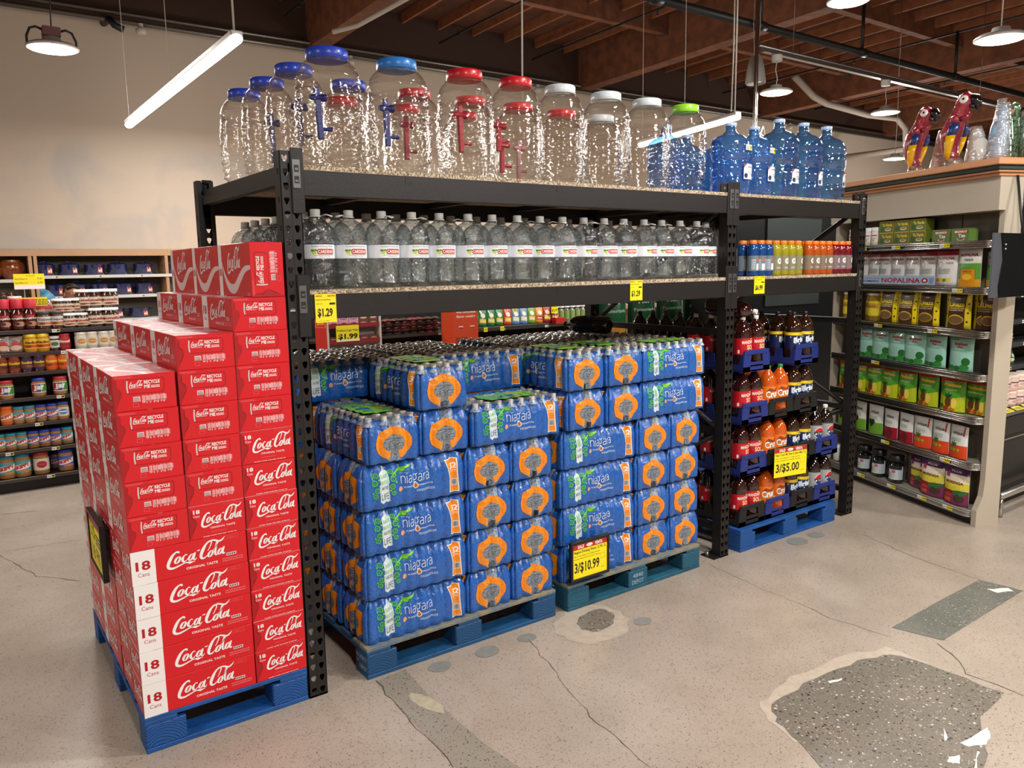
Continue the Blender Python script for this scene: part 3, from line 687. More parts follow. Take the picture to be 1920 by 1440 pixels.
def small_print(A, x, y, w, h, n, m, l=0, sd=0):
    R = random.Random(sd)
    for k in range(n):
        yy = y+h*(n-1-k)/n; xx = x
        while xx < x+w*.95:
            d = R.uniform(.05, .16)*w; d = min(d, x+w-xx); A.rect(xx, yy, d*.8, h/n*.55, m, l); xx += d
    return A
def carton_side():
    A = Art(); A.rect(0, 0, .078, CH, CW, 0)
    A.text('18', .014, .052, .048, .034, mat('carton_number_red', '#b5121d', .4), 1, bold=.03); A.text('Cans', .019, .03, .038, .014, mat('carton_number_red', '#b5121d'), 1)
    A.place(LG, .0203, .0182, .116, .05); A.text('ORIGINAL TASTE', .178, .02, .11, .009, CW, 0, bold=.012)
    A.rect(.32, .04, .036, .011, H('#d9c3c0'), 0); small_print(A, .305, .02, .075, .016, 2, CLR, 1, 3)
    for k in range(4): A.rect(.323+k*.008, .043, .005, .005, H('#3b3230'), 1)
    A.frame(.315, .104, .05, .011, .0008, CLR, 0); small_print(A, .33, .108, .02, .003, 1, CLR, 0, 5)
    return A
def flapline(A):
    A.stroke([(.0, CH-.004, .001), (.012, CH-.018, .0016), (.012, CH-.04, .0016), (.024, CH-.052, .0016), (.024, CH-.07, .0016), (.012, .03, .0012)], H('#8d0a14'), 0)
    A.poly([(0, CH-.004), (.012, CH-.02), (.012, CH-.04), (.024, CH-.052), (.024, CH-.07), (.004, .004), (0, 0)], CDRK, 0); return A
def end_logo():
    A = Art(); flapline(A); A.text('18', .016, .094, .023, .015, CW, 1, bold=.03); A.text('Cans', .016, .081, .021, .008, CW, 1)
    A.place(LG, .0146, .0158, .042, .054); A.text('ORIGINAL TASTE', .072, .031, .088, .0065, CW, 0, bold=.01)
    small_print(A, .075, .018, .055, .003, 1, CLR, 0, 7); small_print(A, .045, .004, .12, .004, 1, H('#f0c6c6'), 0, 8); A.frame(.125, .112, .055, .007, .0006, CLR, 0); return A
def end_recycle():
    A = Art(); flapline(A); A.frame(.006, .112, .056, .0075, .0006, CLR, 1); small_print(A, .01, .114, .048, .004, 1, CLR, 2, 9)
    # printed can lying on its side
    dk = H('#8d0a14'); A.poly([(.042, .062), (.046, .058), (.153, .056), (.157, .06), (.161, .07), (.162, .1), (.158, .108), (.046, .108), (.042, .104)], dk, 1)
    A.poly([(.046, .0625), (.05, .06), (.15, .058), (.154, .062), (.158, .071), (.159, .099), (.155, .1055), (.05, .106), (.046, .103)], CRED, 2)
    A.poly([(.043, .062), (.047, .062), (.046, .08), (.047, .104), (.043, .104), (.041, .08)], H('#d8c9c8'), 3)
    A.place(LG, .0042, .006, .05, .083); small_print(A, .054, .077, .034, .003, 1, CW, 3, 4)
    A.text('RECYCLE', .097, .089, .05, .012, CW, 3, bold=.03); A.text('ME', .097, .074, .019, .012, CW, 3, bold=.03); small_print(A, .119, .075, .028, .01, 2, CW, 3, 5)
    # bar code block in place of the square code
    A.rect(.058, .03, .105, .002, CLR, 1); R = random.Random(5)
    x = .064; A.rect(.06, .031, .022, .017, H('#e9c9c9'), 1); small_print(A, .062, .033, .018, .013, 3, H('#6e5a5a'), 2, 6)
    x = .088
    while x < .165:
        w_ = R.uniform(.001, .0035); hh = R.uniform(.016, .03); A.rect(x, .044-hh*.75, w_, hh, H('#f3b9bb'), 1); x += w_+R.uniform(.0006, .002)
    A.frame(.058, .013, .018, .012, .001, CLR, 1); return A
def carton_top():
    A = Art(); A.rect(0, 0, .045, CWD, CW, 0)
    A.place(LG, .0165, .0235, .12, .105); A.text('ORIGINAL TASTE', .165, .075, .09, .008, CLR, 0)
    A.stroke([(.045, .13, .004), (.08, .075, .02), (.13, .035, .034), (.2, .03, .036), (.27, .07, .032), (.33, .1, .024), (CL, .108, .014)], H('#e9d3d2'), 0)
    A.rect(CL-.05, .004, .035, .012, CLR, 0); A.text('18', .006, .075, .03, .03, mat('carton_number_red', '#b5121d'), 1, bold=.03); return A
def carton_mesh():
    b = MB(); hx, hy = CL/2, CWD/2
    b.box(-hx, -hy, 0, hx, hy, CH, CRED, bev=.0018)
    S, T = carton_side(), carton_top()
    b.art(S, flat((-hx, -hy, 0), (1, 0, 0), (0, 0, 1), (0, -1, 0))); b.art(S, flat((hx, hy, 0), (-1, 0, 0), (0, 0, 1), (0, 1, 0)))
    b.art(end_recycle(), flat((hx, -hy, 0), (0, 1, 0), (0, 0, 1), (1, 0, 0))); b.art(end_logo(), flat((-hx, hy, 0), (0, -1, 0), (0, 0, 1), (-1, 0, 0)))
    b.art(T, flat((-hx, -hy, CH), (1, 0, 0), (0, 1, 0), (0, 0, 1)))
    return b.mesh('carton')
CM = carton_mesh(); Z0 = .1365
RJ = random.Random(11)
def carton(label, x, y, z, rot):
    o = put('soda_carton', CM, None, (x-.004+RJ.uniform(-.001, .001), y+RJ.uniform(-.0015, .0015), z), rot); return tag(o, label, 'carton', 'red soda cartons stacked on the narrow pallet')
pc = CH+.0005; cx = [-.5, -.3, -.1]; colname = ['left', 'middle', 'right']; rowname = ['front', 'second', 'rear']
def lay(n): return 'bottom' if n == 0 else ORD[n]
for n in range(12):
    z = Z0+n*pc
    w0 = .0 if n < 6 else .0
    if n < 5:
        carton('lengthwise red soda carton with a white 18-can panel, front left of the %s layer' % lay(n), -.4, .1, z, (0, 0, 0))
        carton('lengthwise red soda carton behind the white-panelled one of the %s layer' % lay(n), -.4, .3, z, (0, 0, 0))
        carton('red soda carton showing its script logo end beside the rack post, %s layer' % lay(n), -.1, .2, z, (0, 0, pi/2))
        for j in (1, 2):
            for i in range(3): carton('red soda carton in the %s row of the %s layer, %s column' % (rowname[j], lay(n), colname[i]), cx[i], .2+.4*j, z, (0, 0, pi/2 if j == 1 else -pi/2))
    else:
        for i in range(3):
            if n >= (10, 11, 12)[i]: continue
            for j in range(3):
                logo = (i == 1 and n == 5) or (i == 2 and n < 8)
                what = 'red soda carton with script logo end' if logo and j == 0 else 'red soda carton with recycling message' if j == 0 else 'red soda carton'
                carton('%s, %s column, %s row, %s layer up' % (what, colname[i], rowname[j], lay(n)), cx[i]-.0015*(n-5)*(i == 0), .2+.4*j, z, (0, 0, pi/2 if logo else -pi/2))
Xv = Matrix(((0, 0, -1), (-1, 0, 0), (0, 1, 0))).to_euler()
for j in range(3):
    carton('red soda carton stood on its long edge on top of the stack, %s of three' % ('nearest', 'middle', 'farthest')[j], -.002+.0, .2+.4*j, Z0+12*pc+CWD/2, tuple(Xv))
# ================================================================ WATER PACKS (32 bottles in printed film)
PL, PW_, PH = .505, .252, .192
def film_mat(name, col, col2, clear=0):
    m, t = new_mat(name); b = N(t, 'ShaderNodeBsdfPrincipled', Roughness=.16); o = N(t, 'ShaderNodeOutputMaterial'); t.links.new(b.outputs[0], o.inputs[0])
    b.inputs['Coat Weight'].default_value = .6; b.inputs['Coat Roughness'].default_value = .05
    tc = N(t, 'ShaderNodeTexCoord'); v = N(t, 'ShaderNodeTexVoronoi', Scale=95.0); t.links.new(tc.outputs['Object'], v.inputs['Vector'])
    r = N(t, 'ShaderNodeValToRGB'); r.color_ramp.elements[0].color = lin(col2); r.color_ramp.elements[1].color = lin(col); r.color_ramp.elements[0].position = .25; r.color_ramp.elements[1].position = .6
    t.links.new(v.outputs['Distance'], r.inputs[0]); t.links.new(r.outputs[0], b.inputs['Base Color'])
    n = N(t, 'ShaderNodeTexNoise', Scale=52.0, Detail=4.0, Distortion=1.0); t.links.new(tc.outputs['Object'], n.inputs['Vector'])
    bp = N(t, 'ShaderNodeBump', Strength=.38, Distance=.012); t.links.new(n.outputs['Fac'], bp.inputs['Height']); t.links.new(bp.outputs[0], b.inputs['Normal']); t.links.new(bp.outputs[0], b.inputs['Coat Normal'])
    MATS[name] = m; return m
FB = film_mat('blue_film', '#1f61b6', '#1853a0'); FO = film_mat('orange_film', '#ef8f1c', '#e08314'); FG = film_mat('green_film', '#7cc834', '#6cbd30')
FW = film_mat('white_film_print', '#d8e4e8', '#c8d8de'); FC = film_mat('clear_ribbed_bottles', '#848c96', '#565f6a'); FCL = film_mat('clear_film_over_bottles', '#8fa0b4', '#5a6c82')
FGR = H('#4fb83c'); FWH = H('#e8eef2'); FPE = H('#e9a678'); FDG = H('#1f7a3a')
NG = Art()      # the word mark, thin lower-case strokes
def ng(P, w=.09): NG.stroke([(x, y, w) for x, y in P], FWH, 0, 4)
ng([(0, 0), (0, 1)]); ng([(0, .7), (.2, .98), (.5, .95), (.62, .7), (.62, 0)]); ng([(.95, 0), (.95, 1)]); NG.ell(.95, 1.28, .07, .07, FWH, 0, 8)
def ng_a(x): ng([(x+.08, .9), (x+.35, 1.0), (x+.58, .85), (x+.6, .4), (x+.6, 0)]); ng([(x+.6, .55), (x+.3, .55), (x, .4), (x+.02, .1), (x+.25, 0), (x+.6, .2)])
ng_a(1.3)
NG.stroke(oval(2.62, .58, .34, .4, 0, .09, .09), FWH, 0, 2); ng([(2.85, .9), (3.15, 1.08)]); ng([(2.45, .22), (2.35, 0), (2.55, -.12), (2.85, -.15), (3.0, -.35), (2.8, -.6), (2.5, -.62), (2.35, -.4), (2.5, -.15)])
ng_a(3.3); ng([(4.3, 0), (4.3, 1)]); ng([(4.3, .6), (4.45, .9), (4.75, .98)]); ng_a(4.95)
NG.L = [(v, f, m, i*.1) for i, (v, f, m, l) in enumerate(NG.L)]
def pack_side(spanish=False):
    A = Art()
    # green swirls and the little white bottle with its slogan
    for x, y, r in ((.075, .142, .011), (.068, .112, .013), (.078, .08, .012), (.07, .056, .011), (.142, .15, .01), (.15, .12, .013), (.146, .088, .012), (.15, .06, .01)):
        A.ring(x, y, r, r, r*.55, r*.55, FGR, 0, 12); A.ell(x, y, r*.3, r*.3, FGR, 0, 6)
    for x, y in ((.088, .098), (.062, .132), (.16, .136), (.138, .072), (.163, .105), (.06, .07), (.085, .125)): A.ell(x, y, .0045, .0045, FG, 0, 8)
    A.poly([(.102, .178), (.115, .178), (.116, .168), (.132, .152), (.134, .105), (.131, .1), (.134, .028), (.126, .024), (.112, .03), (.1, .022), (.088, .03), (.086, .1), (.09, .106), (.087, .15), (.101, .166)], FW, 1)
    wd = ['SALVA', 'VIDA', 'A ESTA', 'BOTELLA'] if spanish else ['SAVES', 'BOTTLE', 'ANOTHER', 'LIFE']
    for k, s in enumerate(wd):
        big = (k == 1 and spanish) or (k == 3 and not spanish)
        y = (.128, .103, .08, .05)[k]-(.012 if big else 0)*(k == 3); A.text(s, .093, y, .036, .026 if big else .015, (FGR if k < 2 else H('#254a52')), 2)
    A.stroke([(.14, .128, .003), (.165, .15, .008), (.2, .156, .01), (.235, .166, .008), (.25, .164, .002)], FG, 1)
    A.stroke([(.15, .118, .002), (.18, .142, .008), (.215, .146, .004), (.235, .15, .001)], FDG, 1); A.ell(.196, .152, .012, .009, FG, 2, 10)
    A.place(NG, .0235, .031, .19, .092, base=1)
    A.ell(.184, .07, .011, .011, FPE, 1, 12); A.text('PURIFIED', .2, .071, .045, .007, FWH, 1); A.text('DRINKING WATER', .268, .071, .068, .007, FWH, 1)
    A.poly([(.256, .092), (.267, .076), (.266, .066), (.256, .059), (.246, .066), (.245, .076)], FWH, 1); A.poly([(.256, .086), (.2635, .075), (.2625, .068), (.256, .063), (.2495, .068), (.2485, .075)], H('#c2691c'), 2)
    small_print(A, .26, .047, .085, .011, 2, H('#b8cbe2'), 1, 3)
    # orange count panel
    A.poly([(.4, .16), (.465, .162), (.462, .1), (.468, .012), (.418, .014), (.42, .08), (.412, .12)], FWH, 0); A.poly([(.404, .157), (.461, .159), (.458, .1), (.464, .015), (.422, .017), (.424, .08), (.416, .12)], FO, 1)
    A.text('32', .422, .118, .034, .024, FWH, 2, bold=.02, shear=.15); A.text('BOTTLES', .424, .106, .03, .007, FWH, 2)
    A.rect(.43, .042, .027, .03, H('#cfd8dc'), 2)
    for k in range(9): A.rect(.4325+k*.0025, .0455, .0009+.0005*(k % 3), .023, H('#454c55'), 3)
    return A
def pack_end():
    A = Art(); c = PW_/2
    A.poly([(c-.05+.1*(k/15), .03+.12*0) for k in range(0)] or [(c-.055, .05), (c-.05, .03), (c-.02, .0), (c+.02, .0), (c+.05, .03), (c+.055, .05), (c+.055, .09), (c+.04, .115), (c-.04, .115), (c-.055, .09)], FC, 0)
    A.poly([(c-.02, .001), (c+.02, .001), (c+.03, .03), (c-.03, .03)], FCL, 0)
    A.ring(c, .079, .084, .068, .05, .036, FO, 1, 30, -pi/2+.32, 1.5*pi-.32, 0)
    A.poly([(c-.012, .125), (c+.03, .125), (c+.05, .185), (c-.02, .185)], FCL, 0)
    R = random.Random(4)
    for k in range(26): a = R.uniform(0, 2*pi); r = R.uniform(.1, .9); A.rect(c+r*.042*math.cos(a), .077+r*.03*math.sin(a), R.uniform(.001, .004), R.uniform(.001, .0025), H('#c9d2da', .2), 2)
    for k in range(5): A.rect(c-.04+.002*k, .054+k*.011, .078-.004*k, .0012, H('#39414b'), 1)
    return A
def pack_top():
    A = Art(); A.poly([(.13, .05), (.2, .04), (.3, .045), (.38, .05), (.4, .1), (.39, .18), (.33, .205), (.22, .2), (.14, .205), (.11, .13)], FG, 0)
    A.poly([(.18, .09), (.25, .07), (.33, .08), (.34, .12), (.24, .13)], FB, 1); A.ell(.3, .16, .03, .014, FO, 1, 10); A.poly([(.16, .16), (.2, .14), (.25, .18), (.2, .19)], FW, 1); return A
prof = [(0, .006, 0), (.006, .001, 0), (.03, 0, .0), (.1, 0, .0), (.125, .001, .3), (.14, .004, .7), (.155, .009, 1.1), (.168, .014, 1.3), (.178, .02, 1.4), (.184, .027, 1.2)]   # z, inset, extra scallop
def interp(z, j):
    for a, b in zip(prof, prof[1:]):
        if z <= b[0]: t = (z-a[0])/(b[0]-a[0]); return a[j]+(b[j]-a[j])*t
    return prof[-1][j]
def wall_in(s, z, p=.0631):
    sc = 1-abs(math.sin(pi*s/p))
    return interp(z, 1)+sc*(.0125+.013*interp(z, 2))
def side_fn(s, z, l, L, lay=.0012):    # distance out of the nominal face
    return -wall_in(s, z)+lay+.0004*l
def corner_soft(s, L, r=.022):
    d = min(s, L-s)
    return r-math.sqrt(max(0, r*r-(r-d)**2)) if d < r else 0
PCUT = [.006, .03, .1, .1125, .125, .135, .145, .1525, .16, .172]
def pack_mesh(spanish=False, full=True):
    b = MB(); V = []; F = []; ns, ne = 48, 24; zs = [p[0] for p in prof]
    ring = []
    for k in range(ns): ring.append((0, k/ns*PL))
    for k in range(ne): ring.append((1, k/ne*PW_))
    for k in range(ns): ring.append((2, k/ns*PL))
    for k in range(ne): ring.append((3, k/ne*PW_))
    def pt(sd, s, z):
        i = wall_in(s, z)+corner_soft(s, PL if sd in (0, 2) else PW_); hx, hy = PL/2, PW_/2
        if sd == 0: return (-hx+max(i, min(PL-i, s)), -hy+i, z)
        if sd == 1: return (hx-i, -hy+max(i, min(PW_-i, s)), z)
        if sd == 2: return (hx-max(i, min(PL-i, s)), hy-i, z)
        return (-hx+i, hy-max(i, min(PW_-i, s)), z)
    nr = len(ring)
    for z in zs:
        for sd, s in ring: V.append(pt(sd, s, z))
    for i in range(len(zs)-1):
        for k in range(nr): k2 = (k+1) % nr; F.append((i*nr+k, i*nr+k2, (i+1)*nr+k2, (i+1)*nr+k))
    b.add(V, F, FB, True)
    b.add(V[-nr:], [tuple(range(nr))], FCL); b.add(V[:nr], [tuple(range(nr-1, -1, -1))], FCL)
    hx, hy = PL/2, PW_/2; S = pack_side(spanish); E_ = pack_end()
    cs = lambda s, L: side_fn(s, 0, 0, L)
    b.art(S, lambda x, y, l: (-hx+x, -hy-side_fn(x, y, l, PL)+corner_soft(x, PL), y), .01052, PCUT)
    b.art(S, lambda x, y, l: (hx-x, hy+side_fn(x, y, l, PL)-corner_soft(x, PL), y), .01052, PCUT)
    b.art(E_, lambda x, y, l: (hx+side_fn(x, y, l, PW_)-corner_soft(x, PW_), -hy+x, y), .01052, PCUT)
    b.art(E_, lambda x, y, l: (-hx-side_fn(x, y, l, PW_)+corner_soft(x, PW_), hy-x, y), .01052, PCUT)
    return b.mesh('pack')
PACK = [pack_mesh(False), pack_mesh(True)]
BTOP = mat('bottle_shoulder', '#6f87a6', .12, spec=.9, coat=.5); CAPW = mat('frosted_cap', '#c2bdb3', .4)
bt = MB(); bt.lathe([(.026, 0), (.02, .012), (.0145, .02)], FCL, 12, cap0=False, cap1=False); bt.lathe([(.0135, .016), (.0139, .018), (.0136, .0345), (.011, .0355)], CAPW, 12, cap0=False)
BTM = bt.mesh('bottle_top')
tp = MB(); tp.art(pack_top(), lambda x, y, l: (-PL/2+x, -PW_/2+y, PH+.003+.0004*l+.002*math.sin(x*100)*math.sin(y*100)), .012); TPM = tp.mesh('top_print')
tf = MB(); nx_, ny_ = 32, 16; V = []; F = []
for j in range(ny_+1):
    for i in range(nx_+1):
        x, y = i/nx_*(PL-.03)+.015, j/ny_*(PW_-.03)+.015; cp = (math.sin(pi*x/.0631)*math.sin(pi*y/.063))**2; V.append((x-PL/2, y-PW_/2, .1825+.0105*min(1, cp*1.6)))
for j in range(ny_):
    for i in range(nx_): a = j*(nx_+1)+i; F.append((a, a+1, a+nx_+2, a+nx_+1))
tf.add(V, F, film('draped_film', '#f6f2ea', .25, .8, .12, .8, 50, .3, '#cfc6b8'), True); TFM = tf.mesh('top_film')
RP2 = random.Random(21)
def pack(label, x, y, z, rot=0, sp=0, top=False, green=True):
    o = put('water_bottle_pack', PACK[sp], None, (x+RP2.uniform(-.002, .002), y+RP2.uniform(-.003, .003), z), (0, 0, rot+RP2.uniform(-.008, .008)))
    tag(o, label, 'water pack', 'film-wrapped packs of water bottles on the pallets')
    if top:
        for i in range(8):
            for j in range(4):
                c = put('bottle_cap', BTM, o, (-PL/2+.0316+i*.0631+RP2.uniform(-.003, .003), -PW_/2+.0316+j*.063+RP2.uniform(-.003, .003), .1565))
        put('top_film', TFM, o)
        if green: put('top_print', TPM, o)
    return o
RHn = .1935
def stack(side, x0, dx, y0, z0, sp, n_low=4):
    ys = ['front', 'second', 'third', 'rear']
    for n in range(4):
        z = z0+n*RHn
        off = RP2.uniform(-.006, .006)
        for j in range(4):
            if side == 'right' and j > 1: continue
            pack('lengthwise water pack, left edge of the %s stack, %s layer, %s row' % (side, lay(n), ys[j]), x0+PL/2+off, y0+.13+.258*j, z, 0, sp)
        for i in range(2):
            for j in range(2):
                if j and n < 3: continue
                pack('orange-ringed water pack, %s ring column of the %s stack, %s layer%s' % (('inner', 'outer')[i], side, lay(n), '' if j == 0 else ', second row'), x0+PL+.13+.248*i+off, y0+PL/2+.004+.51*j, z, -pi/2, sp)
XA, XB = .262, 1.32; ZP = .1365
stack('left', XA, 0, .0, ZP, 0); stack('right', XB, 0, .005, ZP, 1)
z5 = ZP+4*RHn; z6 = z5+RHn
# left stack, fifth layer: two ring ends, then a lengthwise pack
pack('open-topped water pack with an orange ring at the front left corner of the left stack', .418, .25, z5, -pi/2, 0, True)
pack('orange-ringed water pack directly under the topmost front pack of the left stack', .68, .27, z5, -pi/2, 0)
pack('lengthwise water pack with a green top, front right of the left stack, fifth layer', 1.065, .13, z5, 0, 0, True)
for k, (x, y, r) in enumerate(((1.065, .4, 0), (1.065, .66, 0), (.43, .78, -pi/2), (.69, .8, -pi/2), (1.065, .93, 0))): pack('water pack behind the front row, fifth layer of the left stack, %s of five' % ORD[k], x, y, z5, r, 0)
# left stack, sixth layer
pack('topmost water pack showing its orange ring at the front of the left stack', .68, .27, z6, -pi/2, 0, True)
for k, (x, y, r) in enumerate(((.45, .67, 0), (1.075, .43, 0), (.45, .93, 0), (.965, .69, 0), (.965, .95, 0))): pack('shaded water pack on top of the left stack behind the front one, %s of five' % ORD[k], x, y, z6, r, 0, True, k == 9)
# right stack, upper layers
for n, z, wd in ((4, z5, 'fifth'), (5, z6, 'sixth')):
    pack('orange-ringed water pack at the left end of the %s layer of the right stack' % wd, 1.475, .25, z, -pi/2, 0, n == 5)
    pack('orange-ringed water pack in the middle of the %s layer of the right stack' % wd, 1.735, .25, z, -pi/2, 0, n == 5)
    pack('lengthwise water pack at the right end of the %s layer of the right stack' % wd, 2.105, .13, z, 0, 1-(n == 5), n == 5)
    for k, (x, y, r) in enumerate(((2.105, .4, 0), (1.475, .77, -pi/2), (1.735, .77, -pi/2), (2.105, .66, 0), (2.105, .92, 0))): pack('water pack behind the front row, %s layer of the right stack, %s of five' % (wd, ORD[k]), x, y, z, r, 0, n == 5, False)
# ================================================================ ON THE SHELVES
Zm, Zt = ZM+.0165, ZT+.0165
# --- gallon bottles of drinking water
PET = film('clear_pet', '#dde3e6', .07, .9, .045, 1.0, 45, .015, '#9aa7ad', None); CAPG = mat('grey_white_cap', '#c9c9c6', .4); HAND = mat('white_handle', '#d6d4d0', .4)
LBW = mat('bottle_label', '#e8edf4', .45)
def swirl(a, i, r, z):   # diagonal ridges on the shoulder, ring grooves below
    if z > .175 and z < .26: return r*(1+.03*math.sin(11*a+z*120))
    return r
gp = [(.0005, .004), (.052, .001), (.066, .012), (.067, .03)]
for k in range(4): gp += [(.0625, .036+k*.02), (.067, .046+k*.02)]
gp += [(.0665, .118), (.0665, .172), (.068, .176)]+[(.068*math.cos(t)**.8+.004, .178+.092*math.sin(t)) for t in [i*.1+.05 for i in range(13)]]+[(.018, .278), (.0165, .284)]
gb = MB(); gb.lathe(gp, PET, 40, cap0=False, cap1=False, rad=swirl); GBM = gb.mesh('bottle_body')
gc = MB(); gc.lathe([(.0185, .282), (.0195, .284), (.0195, .304), (.017, .306)], CAPG, 20); gc.lathe([(.02, .276), (.023, .277), (.023, .28), (.019, .281)], HAND, 20, cap0=False); GCM = gc.mesh('cap')
la = Art(); lw_ = 2*pi*.067*.94; la.rect(-lw_/2, 0, lw_, .052, LBW, 0)
la.text('Purified Drinking Water', -.045, .0405, .09, .008, H('#2c3a4a'), 1); la.ell(-.036, .023, .009, .008, H('#d9cf35'), 1, 10); la.ell(-.042, .03, .007, .005, H('#3f9440'), 2, 8); la.ell(-.03, .031, .006, .004, H('#3f9440'), 2, 8)
la.poly([(-.024, .018), (-.018, .015), (.045, .015), (.05, .02), (.049, .034), (.04, .036), (-.02, .036), (-.025, .03)], H('#c01b28'), 1); la.text('CARDENAS', -.021, .019, .067, .013, WHITE, 2, bold=.02)
la.text('SUPERMARKETS', -.036, .0095, .08, .0042, H('#3f9440'), 1); la.text('1 GALLON (3.78 L)', -.018, .003, .045, .004, H('#39414f'), 1)
lb = MB(); lb.art(la, around(.0675, .118), .008); LBM = lb.mesh('label')
hd = MB(); hd.tube([(.02, 0, .279), (.045, .006, .285), (.066, .01, .279), (.068, 0, .276), (.066, -.01, .279), (.045, -.006, .285), (.02, 0, .279)], .0022, HAND, 6); HDM = hd.mesh('handle')
RG = random.Random(3)
def gallon(label, x, y, rz, lab=True, z=Zm):
    t = thing('gallon_water_bottle', label, 'bottle', (x, y, z), rz, 'gallon bottles of drinking water')
    child('bottle_body', GBM, t); child('cap', GCM, t)
    if lab: child('label', LBM, t)
    h = child('handle', HDM, t); h.rotation_euler = (0, 0, RG.uniform(-pi, pi)); return t
gx = [.159, .298, .439, .579, .716, .857, .988, 1.123, 1.256, 1.394, 1.53, 1.665, 1.8, 1.935, 2.07, 2.206, 2.343, 2.4795]
for k, x in enumerate(gx): gallon('labelled gallon water bottle on the middle shelf, %s from the left in the front row' % ORD[k], x, (.085 if k < 17 else .135)+RG.uniform(-.006, .006), RG.uniform(-.25, .2))
for k in range(17): gallon('gallon water bottle on the middle shelf, %s from the left in the second row' % ORD[k], .17+.1385*k, .234, RG.uniform(-1, 1))
for j in range(5):
    for i in range(2): gallon('gallon water bottle behind the left rack post, %s row back, %s column' % (ORD[j+2], ('left', 'right')[i]), .17+.145*i, .4+.145*j, RG.uniform(-1, 1))
# --- big clear barrel jars with coloured lids
JAR = film('jar_plastic', '#fdfcfa', .055, 1.0, .03, .5, 9, 0, '#f2e8dc', (1, 1, 5))
def jar_prof(R_, Hh):
    P = [(.0005, .006), (R_*.72, .001), (R_*.8, .01)]
    for q, f in ((.05, .86), (.11, .93), (.18, .97), (.26, 1), (.35, 1), (.44, 1), (.53, .99), (.61, .96), (.68, .92)):
        P += [(R_*f, q*Hh), (R_*f*.945, (q+.045)*Hh)]
    P += [(R_*.93, .73*Hh), (R_*.89, .775*Hh), (R_*.83, .82*Hh), (R_*.75, .858*Hh), (R_*.65, .888*Hh), (R_*.58, .9*Hh), (R_*.56, .91*Hh), (R_*.56, .955*Hh)]
    return P
LIDS = {'blue': '#1f3fb4', 'light blue': '#2377c8', 'red': '#c41220', 'white': '#cfd9de', 'green': '#8fd02a'}
def jar_mesh(R_, Hh):
    b = MB(); b.lathe(jar_prof(R_, Hh), JAR, 44, cap0=False, cap1=False); return b.mesh('jar_body')
def lid_mesh(R_, Hh, c):
    m = mat('lid_'+c.replace(' ', '_'), LIDS[c], .32, coat=.3); b = MB(); r = R_*.59
    b.lathe([(r*.98, .91*Hh), (r, .915*Hh), (r, .98*Hh), (r*.94, .992*Hh), (r*.9, .992*Hh), (r*.86, .985*Hh)], m, 96, rad=lambda a, i, q, z: q*(1+.014*(math.cos(48*a) if i in (1, 2) else 0)))
    return b.mesh('lid')
JM = {}
def jar(label, x, y, R_, Hh, c):
    k = (R_, Hh)
    if k not in JM: JM[k] = jar_mesh(R_, Hh)
    kk = (R_, Hh, c)
    if kk not in JM: JM[kk] = lid_mesh(R_, Hh, c)
    t = thing('barrel_jar', label, 'jar', (x, y, Zt), RG.uniform(0, 6), 'clear barrel jars on the top shelf'); child('jar_body', JM[k], t); child('lid', JM[kk], t); return t
def ladle(label, x, y, z, h, c, tilt=.1, rz=0):
    m = mat('ladle_'+c, {'blue': '#14206e', 'red': '#a01028', 'pink': '#c98a90'}.get(c, '#14206e'), .4)
    t = thing('tap_handle', label, 'ladle', (x, y, z), rz, 'plastic spouts inside the jars')
    b = MB(); b.box(-.012, -.008, 0, .012, .008, h, m, bev=.003); o = b.build('stem', t); o.rotation_euler = (0, tilt, 0)
    b = MB(); b.lathe([(.01, -.03), (.013, -.02), (.013, .02), (.016, .022), (.016, .036)], m, 12, Matrix.Translation((0, 0, h*.8)) @ Matrix.Rotation(pi/2, 4, 'Y')); o = b.build('spout', t); o.rotation_euler = (0, tilt, 0)
    b = MB(); b.lathe([(.006, 0), (.009, .05)], m, 10, Matrix.Translation((0, 0, h*.2)) @ Matrix.Rotation(pi/2, 4, 'Y')); o = b.build('valve', t); o.rotation_euler = (0, tilt, 0)
    return t
RJ_, HJ = .158, .466
front = [(.272, .16, 'blue'), (.576, .16, 'light blue'), (.906, .16, 'red'), (1.182, .16, 'red'), (1.446, .16, 'white'), (1.741, .16, 'white'), (2.028, .16, 'white'), (2.32, .16, 'green')]
sizes = [.137, .137, .132, .126, .122, .126, .124, .12]
wds = ['large dark blue lidded jar, nearest the left post', 'large jar with a lighter blue lid', 'large jar with a red lid beside the light blue one', 'large red lidded jar next to the white lidded jars', 'white lidded jar beside the red lidded jars', 'white lidded jar in the middle of three', 'white lidded jar next to the green lidded jar', 'clear jar with a lime green lid']
for k, (x, y, c) in enumerate(front): jar(wds[k]+' in the front row', x, y, sizes[k], HJ, c)
back = [(.25, .46, 'blue', 'blue lidded jar second from the front in the left side row'), (.235, .75, 'blue', 'blue lidded jar third back in the left side row'), (.22, 1.03, 'blue', 'farthest blue lidded jar at the left end of the top shelf'),
        (.56, .6, 'blue', 'blue lidded jar seen through the largest front jar'), (.9, .6, 'red', 'red lidded jar behind the light blue lidded one'), (1.22, .6, 'red', 'red lidded jar seen through the front red lidded jar'),
        (1.52, .6, 'red', 'red lidded jar seen through the first white lidded jar'), (1.83, .62, 'red', 'red lidded jar seen through the middle white lidded jar'), (2.12, .62, 'white', 'white lidded jar in the second row near the right'),
        (.68, .95, 'red', 'red lidded jar in the back row between blue ones'), (1.04, .95, 'red', 'red lidded jar in the back row toward the middle'), (1.4, .95, 'red', 'red lidded jar in the back row behind the white lidded jars')]
for k, (x, y, c, lb_) in enumerate(back): jar(lb_, x, y, .13 if k not in (1, 2) else .125, HJ if k != 2 else HJ, c)
